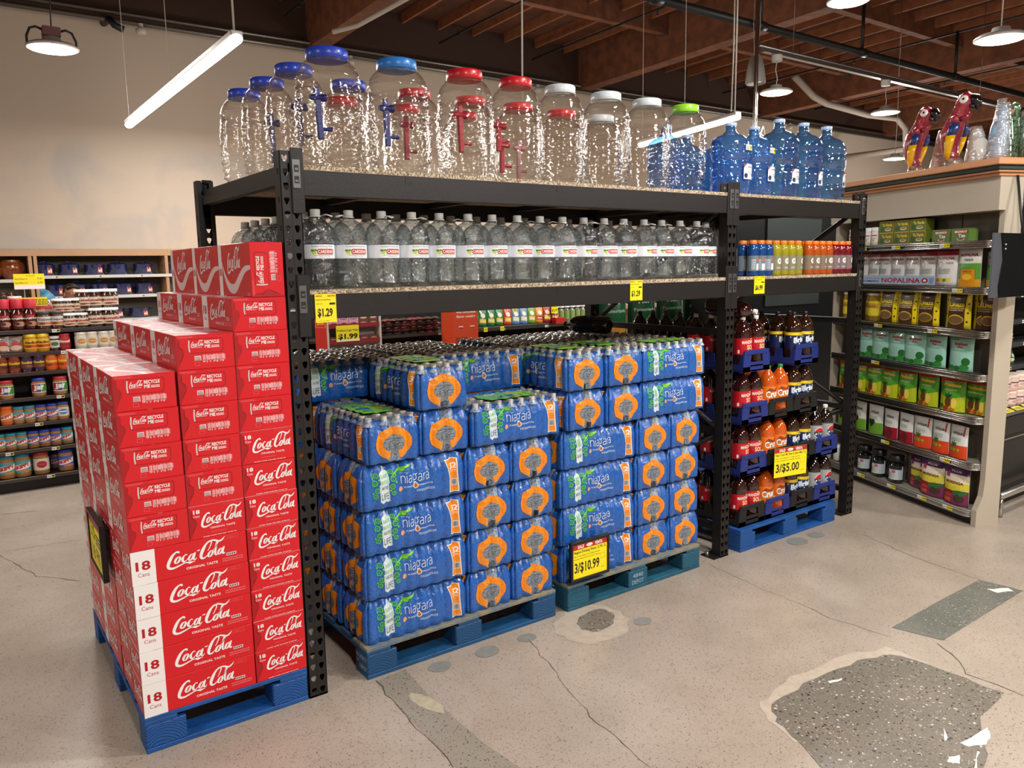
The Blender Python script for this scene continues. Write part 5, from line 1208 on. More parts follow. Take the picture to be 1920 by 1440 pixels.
def bag_art(kind, w, h):
    A = Art()
    if kind == 'linaza':
        A.rect(w*.17, 0, w*.66, h, H('#4b2f18', .35), 0); A.text('Linaza', w*.2, h*.62, w*.6, h*.13, H('#f4d92a'), 1, bold=.03); A.text('CANADIENSE', w*.2, h*.55, w*.6, h*.05, H('#f4d92a'), 1); A.text('FLAXSEED MEAL', w*.22, h*.5, w*.56, h*.03, WHITE, 1)
        A.ell(w*.5, h*.26, w*.3, h*.14, H('#e2c21c'), 1, 20, ); A.ell(w*.5, h*.25, w*.28, h*.115, H('#77573b'), 2, 20); A.ell(w*.5, h*.84, w*.12, h*.02, H('#d8c9b0'), 1, 10)
        for fx, fy in ((.07, .4), (.92, .45), (.9, .2), (.08, .8), (.93, .7)): A.ell(w*fx, h*fy, w*.035, w*.035, H('#3b3312'), 1, 6)
    elif kind == 'mint':
        leafs(A, w, h); A.text('Sanalinaza', w*.25, h*.78, w*.55, h*.09, H('#b03a3a'), 1, bold=.05); A.text('Plus', w*.42, h*.7, w*.22, h*.06, H('#b03a3a'), 1, bold=.03); small_print(A, w*.22, h*.6, w*.6, h*.06, 2, H('#6aa79a'), 1, 3); A.rect(0, h*.93, w*.4, h*.03, H('#3f9a46'), 1)
    elif kind == 'pina':
        A.poly([(0, 0), (w, 0), (w, h*.5), (w*.5, h*.35), (0, h*.55)], H('#b7c41a', .35), 0); A.poly([(0, h*.82), (w*.2, h*.9), (w, h*.93), (w, h), (0, h)], H('#c1401c', .35), 0); A.text('Pinalinaza', w*.2, h*.76, w*.66, h*.1, H('#f3c62a'), 1, bold=.05); small_print(A, w*.25, h*.64, w*.5, h*.05, 2, H('#d6e6a0'), 1, 3)
        A.ell(w*.46, h*.28, w*.13, h*.16, H('#6b3d12'), 1, 14); A.poly([(w*.4, h*.4), (w*.3, h*.55), (w*.42, h*.5), (w*.46, h*.6), (w*.5, h*.5), (w*.62, h*.54), (w*.53, h*.4)], H('#23431c'), 2)
        A.ell(w*.68, h*.26, w*.1, h*.17, H('#f0d25a'), 2, 12); A.ell(w*.38, h*.08, w*.12, h*.07, H('#b5301c'), 3, 12); A.ell(w*.15, h*.14, w*.12, h*.07, H('#1d5a26'), 2, 10); A.ell(w*.62, h*.06, w*.1, h*.05, H('#d2601c'), 3, 10)
    elif kind.startswith('vitae'):
        c = {'g': '#6faa2e', 'r': '#a3162c', 'o': '#e0491c'}[kind[-1]]; A.rect(0, 0, w, h*.4, H(c, .35), 0); A.text('vitae', w*.22, h*.72, w*.56, h*.1, H('#33383a'), 1, bold=.02); small_print(A, w*.2, h*.52, w*.55, h*.12, 3, H('#9bb09a'), 1, 3)
        if kind[-1] == 'g': A.ell(w*.28, h*.42, w*.14, h*.1, H('#1c2a18'), 1, 10); A.ell(w*.48, h*.42, w*.14, h*.1, H('#1c2a18'), 1, 10); A.poly([(w*.16, h*.38), (w*.38, h*.22), (w*.6, h*.38)], H('#1c2a18'), 2)
        elif kind[-1] == 'r': A.ell(w*.6, h*.2, w*.2, h*.16, H('#6b0c1e'), 1, 12); A.ell(w*.25, h*.15, w*.15, h*.12, H('#83122a'), 1, 12)
        else:
            A.poly([(w*.3, h*.35), (w*.25, h*.52), (w*.38, h*.45), (w*.42, h*.58), (w*.46, h*.45), (w*.56, h*.5), (w*.5, h*.33)], H('#2b6b2b'), 1)
            for q in range(5): A.ell(w*(.22+.11*q), h*.25, w*.07, h*.05, H(('#c9a23a', '#7b8a2a')[q % 2]), 2, 8)
            A.rect(w*.8, h*.7, w*.07, h*.28, H('#b3301c'), 1)
    elif kind == 'moringa':
        A.rect(0, h*.62, w, h*.2, H('#e9e0c8', .35), 0); A.rect(0, 0, w, h*.4, H('#7a2a52', .35), 0); A.poly([(0, h*.3), (w, h*.45), (w, h*.62), (0, h*.62)], H('#d9cf3a', .35), 1); A.rect(0, h*.82, w, h*.18, H('#4a1f54', .35), 0); A.text('MORINGA', w*.12, h*.56, w*.72, h*.075, H('#7a1f3c'), 3, bold=.04)
        A.rect(w*.04, h*.3, w*.4, h*.08, H('#8d1a1a'), 2); A.ell(w*.25, h*.24, w*.2, h*.05, H('#c9302a'), 2, 12); A.rect(w*.06, h*.06, w*.34, h*.1, H('#d8582a'), 2)
        for q in range(6): A.ell(w*(.55+.07*q), h*(.3+.03*(q % 3)), w*.08, h*.05, H('#2b6b2b'), 3, 8)
        A.ell(w*.7, h*.18, w*.2, h*.1, H('#3a3420'), 3, 12); A.rect(w*.1, h*.72, w*.16, h*.14, H('#a13a6c'), 3); A.text('PLUS', w*.3, h*.87, w*.4, h*.05, WHITE, 2)
    elif kind == 'nopw':
        A.rect(0, h*.86, w, h*.14, H('#8d1420', .35), 0); A.text('NOPALINA', w*.14, h*.74, w*.72, h*.07, H('#a3161f'), 1, bold=.04); A.text('FIBER', w*.55, h*.62, w*.3, h*.05, H('#33505e'), 1); A.ring(w*.28, h*.6, w*.13, w*.13, w*.11, w*.11, H('#8c9396'), 1, 16); small_print(A, w*.18, h*.35, w*.6, h*.16, 4, H('#8c9396'), 1, 3); A.rect(w*.08, h*.14, w*.7, h*.08, H('#d2b02a'), 1)
        for q in range(4): A.ell(w*(.2+.17*q), h*.17, w*.07, h*.05, H(('#c43a1c', '#e2b21c', '#4a8a2a', '#e8d43a')[q]), 2, 8)
    elif kind == 'nopg':
        A.rect(0, 0, w, h*.2, H('#e0a01c', .35), 0); A.rect(0, h*.2, w, h*.42, H('#5b9c36', .35), 0); A.text('NOPALINA', w*.12, h*.8, w*.76, h*.09, H('#7c1c28'), 1, bold=.04); A.text('FIBER', w*.35, h*.68, w*.4, h*.06, H('#33505e'), 1, bold=.02); A.rect(w*.28, h*.12, w*.56, h*.34, H('#e8901c', .35), 1); A.ell(w*.56, h*.26, w*.2, h*.08, H('#f3cf2a'), 2, 12); A.text('OMEGA', w*.34, h*.38, w*.4, h*.05, H('#7c1c28'), 2)
    return A
BG = {}
def bag(kind, w, h, d, base):
    k = (kind, w, h)
    if k not in BG: BG[k] = pouch_mesh(w, h, d, mat('bag_'+base.strip('#'), base, .28, coat=.4, bump=.25, bscale=30), bag_art(kind, w, h))
    return (BG[k],)
Rb = random.Random(5)
def row(kind, name, label, xs_, k, w, h, d, base, y=.045, behind=0):
    n = len(xs_)
    for i, x in enumerate(xs_): onE(bag(kind, w, h, d, base), name, label % ORD[i], 'bag', x, y+.012, k, Rb.uniform(-.08, .12), ('pouch',))
row('linaza', 'flaxseed_bag', 'yellow and brown flaxseed bag, %s from the left in its row', [-.93, -.735, -.54, -.275], 4, .19, .232, .06, '#e5cd12', .05)
row('linaza', 'flaxseed_bag', 'edge-on yellow flaxseed bag at the right end of its shelf, %s of two', [-.115, -.075], 4, .17, .23, .03, '#e5cd12', .1)
row('mint', 'herb_powder_bag', 'pale mint green herb powder bag, %s from the left', [-1.3, -1.14, -.98, -.81, -.64, -.45, -.23], 3, .2, .215, .06, '#9fd4c3', .05)
row('pina', 'pineapple_fibre_bag', 'green pineapple fibre blend bag, %s from the left', [-1.36, -1.2, -1.04, -.88, -.7, -.5, -.28], 2, .195, .215, .07, '#4e9c2c', .055)
row('pina', 'pineapple_fibre_bag', 'green fibre blend bag tucked behind at the right end, %s of two', [-.15, -.1], 2, .18, .21, .04, '#4e9c2c', .1)
row('vitaeg', 'powder_pouch', 'white powder pouch with a green base, %s from the left', [-1.36, -1.18, -1.0], 1, .15, .215, .05, '#dfe0db', .05)
row('vitaer', 'powder_pouch', 'white powder pouch with a dark red beet base, %s of two', [-.83, -.675], 1, .15, .21, .05, '#dfe0db', .045)
row('vitaeo', 'powder_pouch', 'white powder pouch with an orange base, %s of three', [-.51, -.345, -.19], 1, .155, .215, .05, '#dfe0db', .04)
row('moringa', 'moringa_bag', 'yellow and purple moringa bag at the bottom right, %s of two', [-.38, -.17], 0, .19, .245, .06, '#d9cf9a', .03)
row('moringa', 'moringa_bag', 'moringa bag pushed back beside the dark bottles, %s of two', [-.58, -.49], 0, .15, .22, .05, '#c9b98a', .085)
row('nopw', 'fibre_bag', 'white cactus fibre bag behind the shelf banner, %s from the left', [-1.25, -1.1, -1.0, -.86, -.72, -.57], 5, .15, .235, .05, '#d9d7d4', .06)
row('nopw', 'fibre_bag', 'large white cactus fibre bag right of the banner, %s one', [-.385], 5, .17, .235, .06, '#d9d7d4', .04)
row('nopg', 'fibre_bag', 'green and orange cactus fibre bag near the right end of its shelf, %s one', [-.19], 5, .19, .24, .06, '#dcdad2', .03)
row('nopg', 'fibre_bag', 'edge-on green fibre bag at the far right of its shelf, %s of two', [-.07, -.045], 5, .12, .22, .02, '#dcdad2', .105)
# boxes of tea on the top shelf
def teabox(kind):
    b = MB(); w, h, d = .145, .082, .07
    b.box(-w/2, 0, 0, w/2, d, h, mat('tea_'+kind, '#5c6b1d' if kind == 'a' else '#5b7a36', .5)); A = Art()
    if kind == 'a': A.text('Te Verde', w*.2, h*.55, w*.7, h*.28, H('#e3c431'), 1, bold=.05); A.ell(w*.2, h*.35, w*.15, h*.25, H('#2c5a1e'), 1, 12); A.ell(w*.62, h*.3, w*.22, h*.14, H('#d8d4c0'), 1, 14); A.ell(w*.62, h*.33, w*.17, h*.08, H('#9a7a1c'), 2, 12); A.frame(0, 0, w, h, .003, H('#c9a92a'), 1)
    else: A.rect(w*.15, h*.62, w*.8, h*.25, H('#a3261f'), 1); A.text('BRONCO', w*.2, h*.66, w*.68, h*.17, WHITE, 2, bold=.04); A.text('Tea', w*.4, h*.32, w*.4, h*.26, WHITE, 1, bold=.03); A.ell(w*.55, h*.17, w*.22, h*.12, H('#d9b8a8'), 1, 12); A.ell(w*.55, h*.19, w*.17, h*.07, H('#7c2a1e'), 2, 12)
    b.art(A, flat((-w/2, 0, 0), (1, 0, 0), (0, 0, 1), (0, -1, 0))); return b.mesh('box')
TB = {k: teabox(k) for k in 'ab'}
for r_ in range(2):
    for i, x in enumerate((-.98, -.8, -.62)): onE((TB['a'],), 'tea_box', 'green and gold tea box, %s from the left in the %s row' % (ORD[i], ('lower', 'upper')[r_]), 'box', x*.86-.105, .02, 6, 0, ('box',), .083*r_)
for i, x in enumerate((-.43, -.265)): onE((TB['b'],), 'tea_box', 'green tea box with a red banner and a cup, %s one' % ('left', 'right')[i], 'box', x, .02, 6, 0, ('box',))
def pill_art(A, r, h): A.rect(-r*.9, h*.6, r*1.8, h*.12, H('#b3202a'), 1); small_print(A, -r*.8, h*.25, r*1.6, h*.2, 3, H('#8a8f98'), 1, 2); A.rect(-r*.5, h*.06, r, h*.12, H('#c9a52a'), 1)
pk = jar_goods(.038, .13, mat('white_plastic', '#dcdad6', .35), WHITE, mat('pill_label', '#e8e6e4', .4), .2, pill_art)
for i, x in enumerate((-1.14, -1.06, -1.32, -1.4)): onE(pk, 'supplement_bottle', 'white supplement bottle on the top shelf, %s' % ('left of the tea boxes', 'touching the tea boxes', 'seen through the rack, right one', 'seen through the rack, left one')[i], 'bottle', x-.02 if i < 2 else x, .05 if i < 2 else .1, 6)
def dk_art(A, r, h): A.rect(-r*1.6, h*.75, r*3.2, h*.25, H('#14161c'), 1); A.ell(r*.3, h*.3, r*.5, h*.2, H('#a9b7a4'), 1, 10); small_print(A, -r, h*.2, r*1.1, h*.3, 3, H('#77828c'), 1, 2); A.rect(r*.2, h*.5, r*.5, h*.2, H('#b04a6c'), 2)
kd = jar_goods(.05, .2, mat('black_bottle', '#101014', .1, coat=.8), mat('bottle_cap_black', '#17161a'), mat('pale_label', '#b7c2ca', .4), .2, dk_art, neck=.45, lab0=.12, lab1=.62)
for i, x in enumerate((-1.08, -.92, -.735)): onE(kd, 'tonic_bottle', 'black tonic bottle with a pale label on the bottom shelf, %s from the left' % ORD[i], 'bottle', x, .045, 0)
def gr_art(A, r, h): A.rect(-r*1.6, h*.65, r*3.2, h*.35, H('#1f6b3a'), 1); A.ell(0, h*.5, r*.8, h*.22, H('#3f9a3a'), 2, 10); A.rect(-r*1.5, 0, r*3, h*.22, H('#7a2a2a'), 1)
kg = jar_goods(.045, .19, mat('white_plastic', '#dcdad6'), WHITE, mat('pill_label', '#e8e6e4'), .16, gr_art)
onE(kg, 'supplement_bottle', 'white supplement bottle with a green label seen left of the right rack post', 'bottle', -1.3, .05, 0)
onE((pk[0], pk[1], None), 'supplement_bottle', 'plain pale supplement bottle at the far left of the bottom shelf', 'bottle', -1.42, .06, 0)
def oil_art(A, r, h): A.rect(-r*1.4, h*.5, r*2.8, h*.35, H('#b58a1c'), 1); A.text('Linaza', -r*.9, h*.6, r*1.8, h*.15, BLACK, 2)
ko = jar_goods(.05, .21, mat('amber_bottle', '#8d6a1c', .12, coat=.6), mat('clear_lid', '#c9c4b8', .3), mat('oil_label', '#cfc02a', .4), .08, oil_art)
for i, x in enumerate((-1.16, -1.07, -1.36)): onE(ko, 'oil_bottle', 'yellow labelled oil jar at the left end of the flaxseed shelf, %s' % ('second from the right', 'rightmost', 'seen through the rack')[i], 'jar', x, .06+.05*(i == 0), 4)
# ================================================================ FIGURINES ON THE CROWN
def skin_blob(rings, seg=20):
    V = []; F = []
    for (c, rx, ry) in rings:
        for k in range(seg): a = 2*pi*k/seg; V.append((c[0]+rx*math.cos(a), c[1]+ry*math.sin(a), c[2]))
    n = len(rings)
    for i in range(n-1):
        for k in range(seg): k2 = (k+1) % seg; F.append((i*seg+k, i*seg+k2, (i+1)*seg+k2, (i+1)*seg+k))
    F += [tuple(range(seg-1, -1, -1)), tuple((n-1)*seg+k for k in range(seg))]; return V, F
CERR = mat('ceramic_red', '#861222', .1, noise=.35, nscale=90, col2='#a83244', bump=.5, bscale=110, coat=1); CERB = mat('ceramic_blue', '#16336c', .1, coat=1, bump=.4, bscale=110); CERY = mat('ceramic_yellow', '#e0a80c', .12, coat=1, bump=.3, bscale=60)
CERW = mat('ceramic_white', '#dcd6cc', .15, coat=1); CERK = mat('ceramic_black', '#0d0c0e', .08, coat=1)
def parrot(label, x, y, s, rz):
    t = thing('parrot_figurine', label, 'figurine', E(x, y, 2.302), ECR+rz, 'ceramic parrot figurines'); t.scale = (s,)*3
    b = MB(); V, F = skin_blob([((0, 0, .0), .05, .045), ((0, 0, .05), .045, .045), ((.0, 0, .06), .035, .035), ((-.03, 0, .1), .05, .045), ((-.035, 0, .16), .062, .058), ((-.03, 0, .22), .072, .065), ((-.012, 0, .28), .068, .062), ((.01, 0, .33), .055, .052), ((.03, 0, .37), .052, .05), ((.045, 0, .41), .056, .052), ((.05, 0, .445), .046, .043), ((.048, 0, .468), .02, .02)], 20); b.add(V, F, CERR, True); b.build('body', t)
    b = MB(); b.tube([(.085, 0, .425), (.115, 0, .415), (.132, 0, .39), (.13, 0, .36), (.118, 0, .345)], [.03, .032, .024, .013, .003], CERK, 12); b.tube([(.085, 0, .385), (.105, 0, .37), (.112, 0, .357)], [.02, .014, .005], CERK, 10); b.build('beak', t)
    for sy in (-1, 1):
        X = Matrix.Translation((.06, sy*.046, .42)) @ Matrix.Rotation(-sy*pi/2*.85, 4, 'X')
        b = MB(); b.lathe([(.027, -.002), (.025, .004), (.012, .006)], CERW, 16, X); b.lathe([(.009, .005), (.007, .008)], CERK, 12, X); b.build('eye', t)
        # wing: red shoulder, blue band, yellow tips
        for m, P0 in ((CERR, [((-.0, .052, .27), .03, .02), ((-.005, .062, .31), .028, .018), ((.005, .05, .33), .012, .01)]), (CERB, [((-.015, .07, .2), .034, .016), ((-.0, .068, .24), .035, .018), ((.0, .06, .275), .03, .02)]),
                      (CERY, [((-.04, .045, .05), .012, .01), ((-.035, .058, .1), .024, .014), ((-.025, .07, .15), .03, .015), ((-.015, .072, .2), .033, .015)])):
            V, F = skin_blob([((c[0]+.02, sy*c[1], c[2]), a, q) for c, a, q in P0], 12)
            b = MB(); b.add(V, F if sy > 0 else F, m, True); b.build('wing', t)
    b = MB(); b.lathe([(.055, 0), (.06, .01), (.06, .04), (.045, .06)], mat('ceramic_base', '#6b4a3a', .15, noise=.6, nscale=30, col2='#b0a090', coat=1), 20); b.build('base', t)
    b = MB(); b.tube([(.03, -.03, .3), (.08, -.03, .31), (.1, -.02, .33)], [.02, .018, .01], CERR, 8); b.build('claw', t)
    return t
parrot('smaller red parrot figurine with blue and yellow wings, left one', -.78, .1, .96, .35)
parrot('taller red parrot figurine with blue and yellow wings, right one', -.42, .08, 1.0, .35)
def wrapped(label, x, y, h, w, m, rz=0, lean=0):
    t = thing('wrapped_figurine', label, 'figurine', E(x, y, 2.302), ECR+rz, 'plastic-wrapped figurines on the crown')
    b = MB(); V, F = skin_blob([((0, 0, 0), w*.42, w*.35), ((0, 0, h*.3), w*.45, w*.35), ((lean*.3, 0, h*.6), w*.36, w*.3), ((lean*.6, 0, h*.78), w*.2, w*.2), ((lean*.8, 0, h*.85), w*.24, w*.22), ((lean, 0, h*.97), w*.12, w*.12)], 14); b.add(V, F, m, True); b.build('figure', t)
    R = random.Random(h*100); b = MB(); rr = []
    for q in range(7):
        f = q/6; rr.append(((lean*f, 0, h*1.04*f), w*(.56-.34*f)*R.uniform(.92, 1.08), w*(.46-.28*f)*R.uniform(.92, 1.08)))
    V, F = skin_blob(rr, 18); b.add(V, F, film('figurine_wrap', '#ffffff', .2, .95, .07, 1.0, 45, .22, '#e8e4e0'), True); b.build('plastic_wrap', t)
PINK = mat('ceramic_pink', '#d8a9a4', .2, coat=.6, noise=.4, nscale=15, col2='#c05a5a'); LBL = mat('ceramic_pale_blue', '#8fb4d2', .2, coat=.6); DGR = mat('ceramic_green', '#173f22', .12, coat=1, noise=.6, nscale=70, col2='#8ea888')
wrapped('pinkish wrapped figurine between the two parrots', -.6, .15, .26, .16, PINK)
wrapped('low pearl white wrapped figurine right of the taller parrot', -.29, .15, .24, .17, CERW, 0, -.04)
wrapped('tall wrapped figurine with a pale blue robe behind the pearl one', -.22, .2, .38, .12, LBL, 0, .03)
wrapped('tall wrapped figurine with a pale blue robe at the crown corner', -.1, .1, .33, .15, LBL, 0, .03)
def green_fig(label, x, y, h, s=1):
    t = thing('green_figurine', label, 'figurine', E(x, y, 2.302), ECR, 'glazed green figurines on the crown')
    b = MB(); V, F = skin_blob([((0, 0, 0), .05, .045), ((0, 0, h*.4), .055, .045), ((-.01, 0, h*.7), .05, .045), ((.0, 0, h*.85), .045, .04), ((.02, 0, h*.95), .035, .03), ((.03, 0, h), .012, .012)], 16); b.add(V, F, DGR, True); b.build('robe', t)
    b = MB(); b.lathe([(.001, -.022), (.018, -.012), (.022, 0), (.018, .014), (.001, .022)], mat('ceramic_skin', '#a9714c', .2, coat=.6), 12, Matrix.Translation((.022, -.036, h*.84)), cap0=False, cap1=False); b.build('face', t)
green_fig('dark green glazed figurine between the wrapped ones', -.14, .23, .36); green_fig('dark green glazed figurine nearest the corner', .03, .19, .33)
A = Art(); A.poly([(0, 0), (.05, 0), (.053, .06), (.028, .14), (.04, .24), (.043, .37), (.4, .37), (.4, 0)][::1], H('#111418', .2), 1)
b = MB(); b.box(0, 0, 0, .5, .012, .37, mat('grey_panel', '#4e5157', .4)); b.prism([(.10, .0), (.5, .0), (.5, .37), (.075, .37), (.1, .3), (.12, .22), (.1, .14), (.085, .07)], .008, H('#0c0f13', .25), Matrix.Translation((0, -.008, 0)))
for z in (.28, .305): b.lathe([(.004, 0), (.004, .003)], WHITE, 8, Matrix.Translation((.13, -.0085, z)) @ Matrix.Rotation(pi/2, 4, 'X'))
o = b.build('display_board', None, (3.83, -.8, 1.483)); tag(o, 'dark display board with a wavy grey edge hanging at the right edge', 'board')
b = MB(); b.tube([(.4, .012, .37), (.44, .05, .5), (.46, .09, .72)], .008, BLACK, 6); b.build('bracket', o)
# ================================================================ REFRIGERATED CASE at the right edge
BKM = mat('case_black', '#191a1c', .3, .3); A = Art(); A.rect(0, 0, .032, .024, WHITE, 0); A.rect(.03, 0, .026, .024, H('#d9d08a'), 1); A.rect(.034, .006, .018, .012, BLACK, 2); A.rect(.004, .008, .022, .008, H('#8a8a8a'), 1)
b = MB(); b.art(A, flat((0, 0, 0), (1, 0, 0), (0, 0, 1), (0, -1, 0))); TAGM = b.mesh('price_tag')
rc = thing('refrigerated_case', 'open black refrigerated case with stepped shelves at the right edge', 'fridge', (4.52, -.56, 0))
W_ = 4.5
b = MB(); b.box(0, .03, 0, W_, .2, .14, H('#0d0d0e')); b.box(.36, .2, 0, W_, .58, .14, H('#0d0d0e')); b.build('kick_base', rc)
b = MB(); b.box(0, .0, .14, W_, .18, .52, BKM, bev=.01); b.box(.36, .18, .14, W_, .58, .52, BKM); b.box(0, -.02, .5, W_, .2, .66, BKM, bev=.02); b.build('front_panel', rc)
b = MB(); b.box(0, -.035, .655, W_, .1, .675, mat('steel_lip', '#8c8b88', .3, .8)); b.box(0, -.032, .49, W_, -.018, .5, CHROME); b.build('steel_lip', rc)
b = MB(); b.tube([(0, -.1, .15), (W_, -.1, .15)], .024, CHROME, 12)
for x in (.02, 1.5, 3): b.tube([(x, -.1, 0), (x, -.1, .15)], .015, CHROME, 8)
b.build('bumper_rail', rc)
b = MB(); b.box(.38, .55, .5, W_, .58, 2.0, H('#202124')); b.build('back_panel', rc)
b = MB(); b.box(.2, .05, 1.88, W_, .58, 2.06, BKM, bev=.01); b.box(.2, .045, 1.86, W_, .06, 1.875, PEA); b.build('canopy', rc)
for k, (z, y) in enumerate(((.9, .28), (1.07, .3), (1.24, .32), (1.44, .34))):
    b = MB(); b.box(.3, y, z-.015, W_, .56, z, mat('case_shelf', '#2c2d2f', .4)); b.box(.3, y-.008, z-.03, W_, y, z+.008, mat('case_rail', '#55565a', .35, .5)); b.build('shelf', rc)
    for q in range(8): put('price_tag', TAGM, rc, (.34+q*.28, y-.0085, z-.026))
A = Art()
for q in range(14):
    A = Art(); A.rect(.02+.16*q, 0, .12, .05, YEL, 0); small_print(A, .03+.16*q, .01, .1, .03, 2, BLACK, 1, q); b = MB(); b.art(A, flat((0, -.03, .677), (1, 0, 0), (0, .9, .3), (0, -.3, .9))); b.build('price_tag', rc)
def tub_art(A, r, h): A.rect(-r*1.3, h*.6, r*2, h*.14, H('#3a2a3a'), 1); A.ell(-r*.2, h*.3, r*.5, h*.2, H('#d0a0a0'), 1, 8); A.rect(r*.6, h*.2, r*.3, h*.4, H('#777077'), 1)
tk = jar_goods(.058, .11, mat('tub_pink_white', '#e9c9bd', .4), mat('tub_lid', '#efe0d2', .35), mat('tub_label', '#ead2c8', .4), .1, tub_art, neck=1.02)
n = 0
for r_ in range(2):
    for i in range(6):
        for j in range(1):
            goods(tk, 'dairy_tub', 'pinkish white dairy tub in the %s tier, %s from the left' % (('lower', 'upper')[r_], ORD[i]), 'tub', (4.6+.125*i+.02*r_, -.47+.0*r_, .68+.112*r_), Rb.uniform(-.5, .5), 'dairy tubs in the refrigerated case')
def packet(c, c2, w=.1, h=.1, d=.05):
    A = Art(); A.rect(w*.15, h*.2, w*.7, h*.25, H(c2), 1); A.ell(w*.5, h*.65, w*.25, h*.15, H('#f0e2c8'), 1, 10); A.rect(w*.2, h*.28, w*.5, h*.06, WHITE, 2)
    return pouch_mesh(w, h, d, mat('pk_'+c.strip('#'), c, .3, coat=.4), A, n=4)
PKT = [packet(*q) for q in (('#b3242c', '#e8c03a'), ('#cf3b1c', '#f3e4c8'), ('#d0506c', '#ffffff'), ('#e8c9c0', '#c9243a'), ('#2e6b4a', '#e3d3a0'), ('#c9962a', '#7c2a1c'), ('#2f6f8f', '#e8e0d0'))]
rows_ = [(.901, .33, (4, 4, 4, 6, 4, 4, 4, 4)), (1.071, .35, (6, 5, 6, 5, 6, 5, 6, 5)), (1.241, .37, (4, 5, 0, 5, 4, 5, 0, 5)), (1.441, .39, (2, 3, 2, 3, 2, 3, 2, 3))]
nm_ = ['red', 'orange red', 'pink', 'pale pink', 'green', 'gold', 'teal']
for ri, (z, y, seq_) in enumerate(rows_):
    for i, q in enumerate(seq_):
        goods((PKT[q],), 'chilled_packet', '%s chilled packet, %s from the left on the %s case shelf' % (nm_[q], ORD[i], ('lowest', 'second', 'third', 'top')[ri]), 'packet', (4.9+.108*i, -.56+y+.03, z), Rb.uniform(-.15, .15), 'chilled packets in the refrigerated case', ('pouch',))
for i in range(9): goods((PKT[(0, 1, 1, 0, 2)[i % 5]],), 'chilled_packet', 'red and orange packet piled on the top case shelf, %s from the left' % ORD[i], 'packet', (4.98+.1*i, -.14, 1.545), Rb.uniform(-.4, .4), 'chilled packets in the refrigerated case', ('pouch',))
for k, (x, z, y) in enumerate(((5.12, 1.33, .365), (5.05, .96, .3), (5.33, .98, .3))):
    A = Art(); A.text(('1.99', '1.89', '1.89')[k], .01, .01, .05, .025, BLACK, 1); card('shelf_tag', 'yellow hanging shelf tag in the refrigerated case, %s' % ('highest', 'lower left', 'lower right')[k], (x, -.575+y, z-.02), (1, 0, 0), (0, -1, 0), .07, .08, A)
b = MB(); b.box(0, 0, 0, 4, .5, .012, mat('wood_threshold', '#b98a5c', .5)); tag(b.build('floor_strip', None, (5.0, -.85, .0), (0, 0, 0)), 'tan strip along the floor in front of the refrigerated case', 'floor strip'); bpy.data.objects['floor_strip'].scale = (1, .12, .3)
JGR = goods((JGM[(JUG, .41)],), 'water_jug', 'small blue jug on top of the refrigerated case', 'jug', (5.35, -.3, 2.06), 0, 'blue water jugs on the top shelf', ('jug_body',)); JGR.scale = (.8, .8, .6)
t = thing('red_figurine', 'glossy dark red figurine on top of the refrigerated case', 'figurine', (5.0, -.42, 2.06)); b = MB(); V, F = skin_blob([((0, 0, 0), .05, .05), ((0, 0, .06), .035, .035), ((.02, 0, .12), .03, .03), ((0, 0, .2), .045, .04), ((.02, 0, .26), .03, .03)], 14); b.add(V, F, CERR, True); b.build('body', t)
# ================================================================ COOLER behind bay two
ck = thing('upright_cooler', 'tall black upright cooler with a brushed grey panel behind the sports drinks', 'cooler', (4.6, 1.75, 0))
CBK = mat('cooler_black', '#0b0c0e', .35); b = MB(); b.box(0, 0, 0, 2.6, .36, 2.2, CBK, bev=.01); b.build('cabinet', ck)
b = MB(); b.box(.6, -.02, 1.3, 1.45, 0, 2.12, mat('cooler_panel', '#4f5654', .3, .6), bev=.004); b.box(.6, -.024, 1.86, 1.45, -.018, 1.866, H('#1a1c1c')); b.build('door_panel', ck)
# ================================================================ LEFT GONDOLA with spreads
GB_ = mat('gondola_black', '#141312', .45); GRL = mat('price_rail', '#4b4845', .35, .5)
gz = [.115, .335, .54, .745, .945, 1.1, 1.275]
def gondola(label, x0, x1, y, zs_, back=1.3, base=.1, deep=.42, loc='left'):
    t = thing('gondola_shelving', label, 'shelving', (x0, y, 0)); w_d = x1-x0
    b = MB(); b.box(0, .04, 0, w_d, deep, base, H('#0c0b0b')); b.build('kick_base', t)
    b = MB(); b.box(0, deep, 0, w_d, deep+.03, back, GB_); b.build('back_panel', t)
    for k, z in enumerate(zs_):
        b = MB(); y0 = .0 if k < 2 else .03; b.box(0, y0, z-.03, w_d, deep, z, GB_); b.box(0, y0-.006, z-.028, w_d, y0, z-.002, GRL); b.box(0, y0-.008, z-.002, w_d, y0+.002, z+.001, CHROME); o = b.build('shelf', t)
        R = random.Random(k+7); x = .1
        while x < w_d-.1: put('price_tag', TAGM, o, (x, y0-.0085, z-.028)); x += R.uniform(.18, .36)*max(1, w_d/2.1)
    for x in (0, w_d): b = MB(); b.box(x-.012, deep-.02, 0, x+.012, deep+.02, back, GB_); b.build('upright', t)
    return t
gondola('black shelving unit of spreads and jars at the left', -1.75, 1.5, 4.3, gz)
TAN = '#a87844'
def sk(c):
    def f(A, r, h): A.poly([(-r*1.2, h*.15), (r*1.1, h*.42), (r*1.1, h*.85), (-r*1.2, h*.6)], WHITE, 1); A.text('SKIPPY', -r*1.05, h*.25, r*2, h*.3, H('#c01a24'), 2, bold=.06, rot=.25); A.ell(r*.3, h*.14, r*.9, h*.1, H('#c9843a'), 2, 8)
    return f
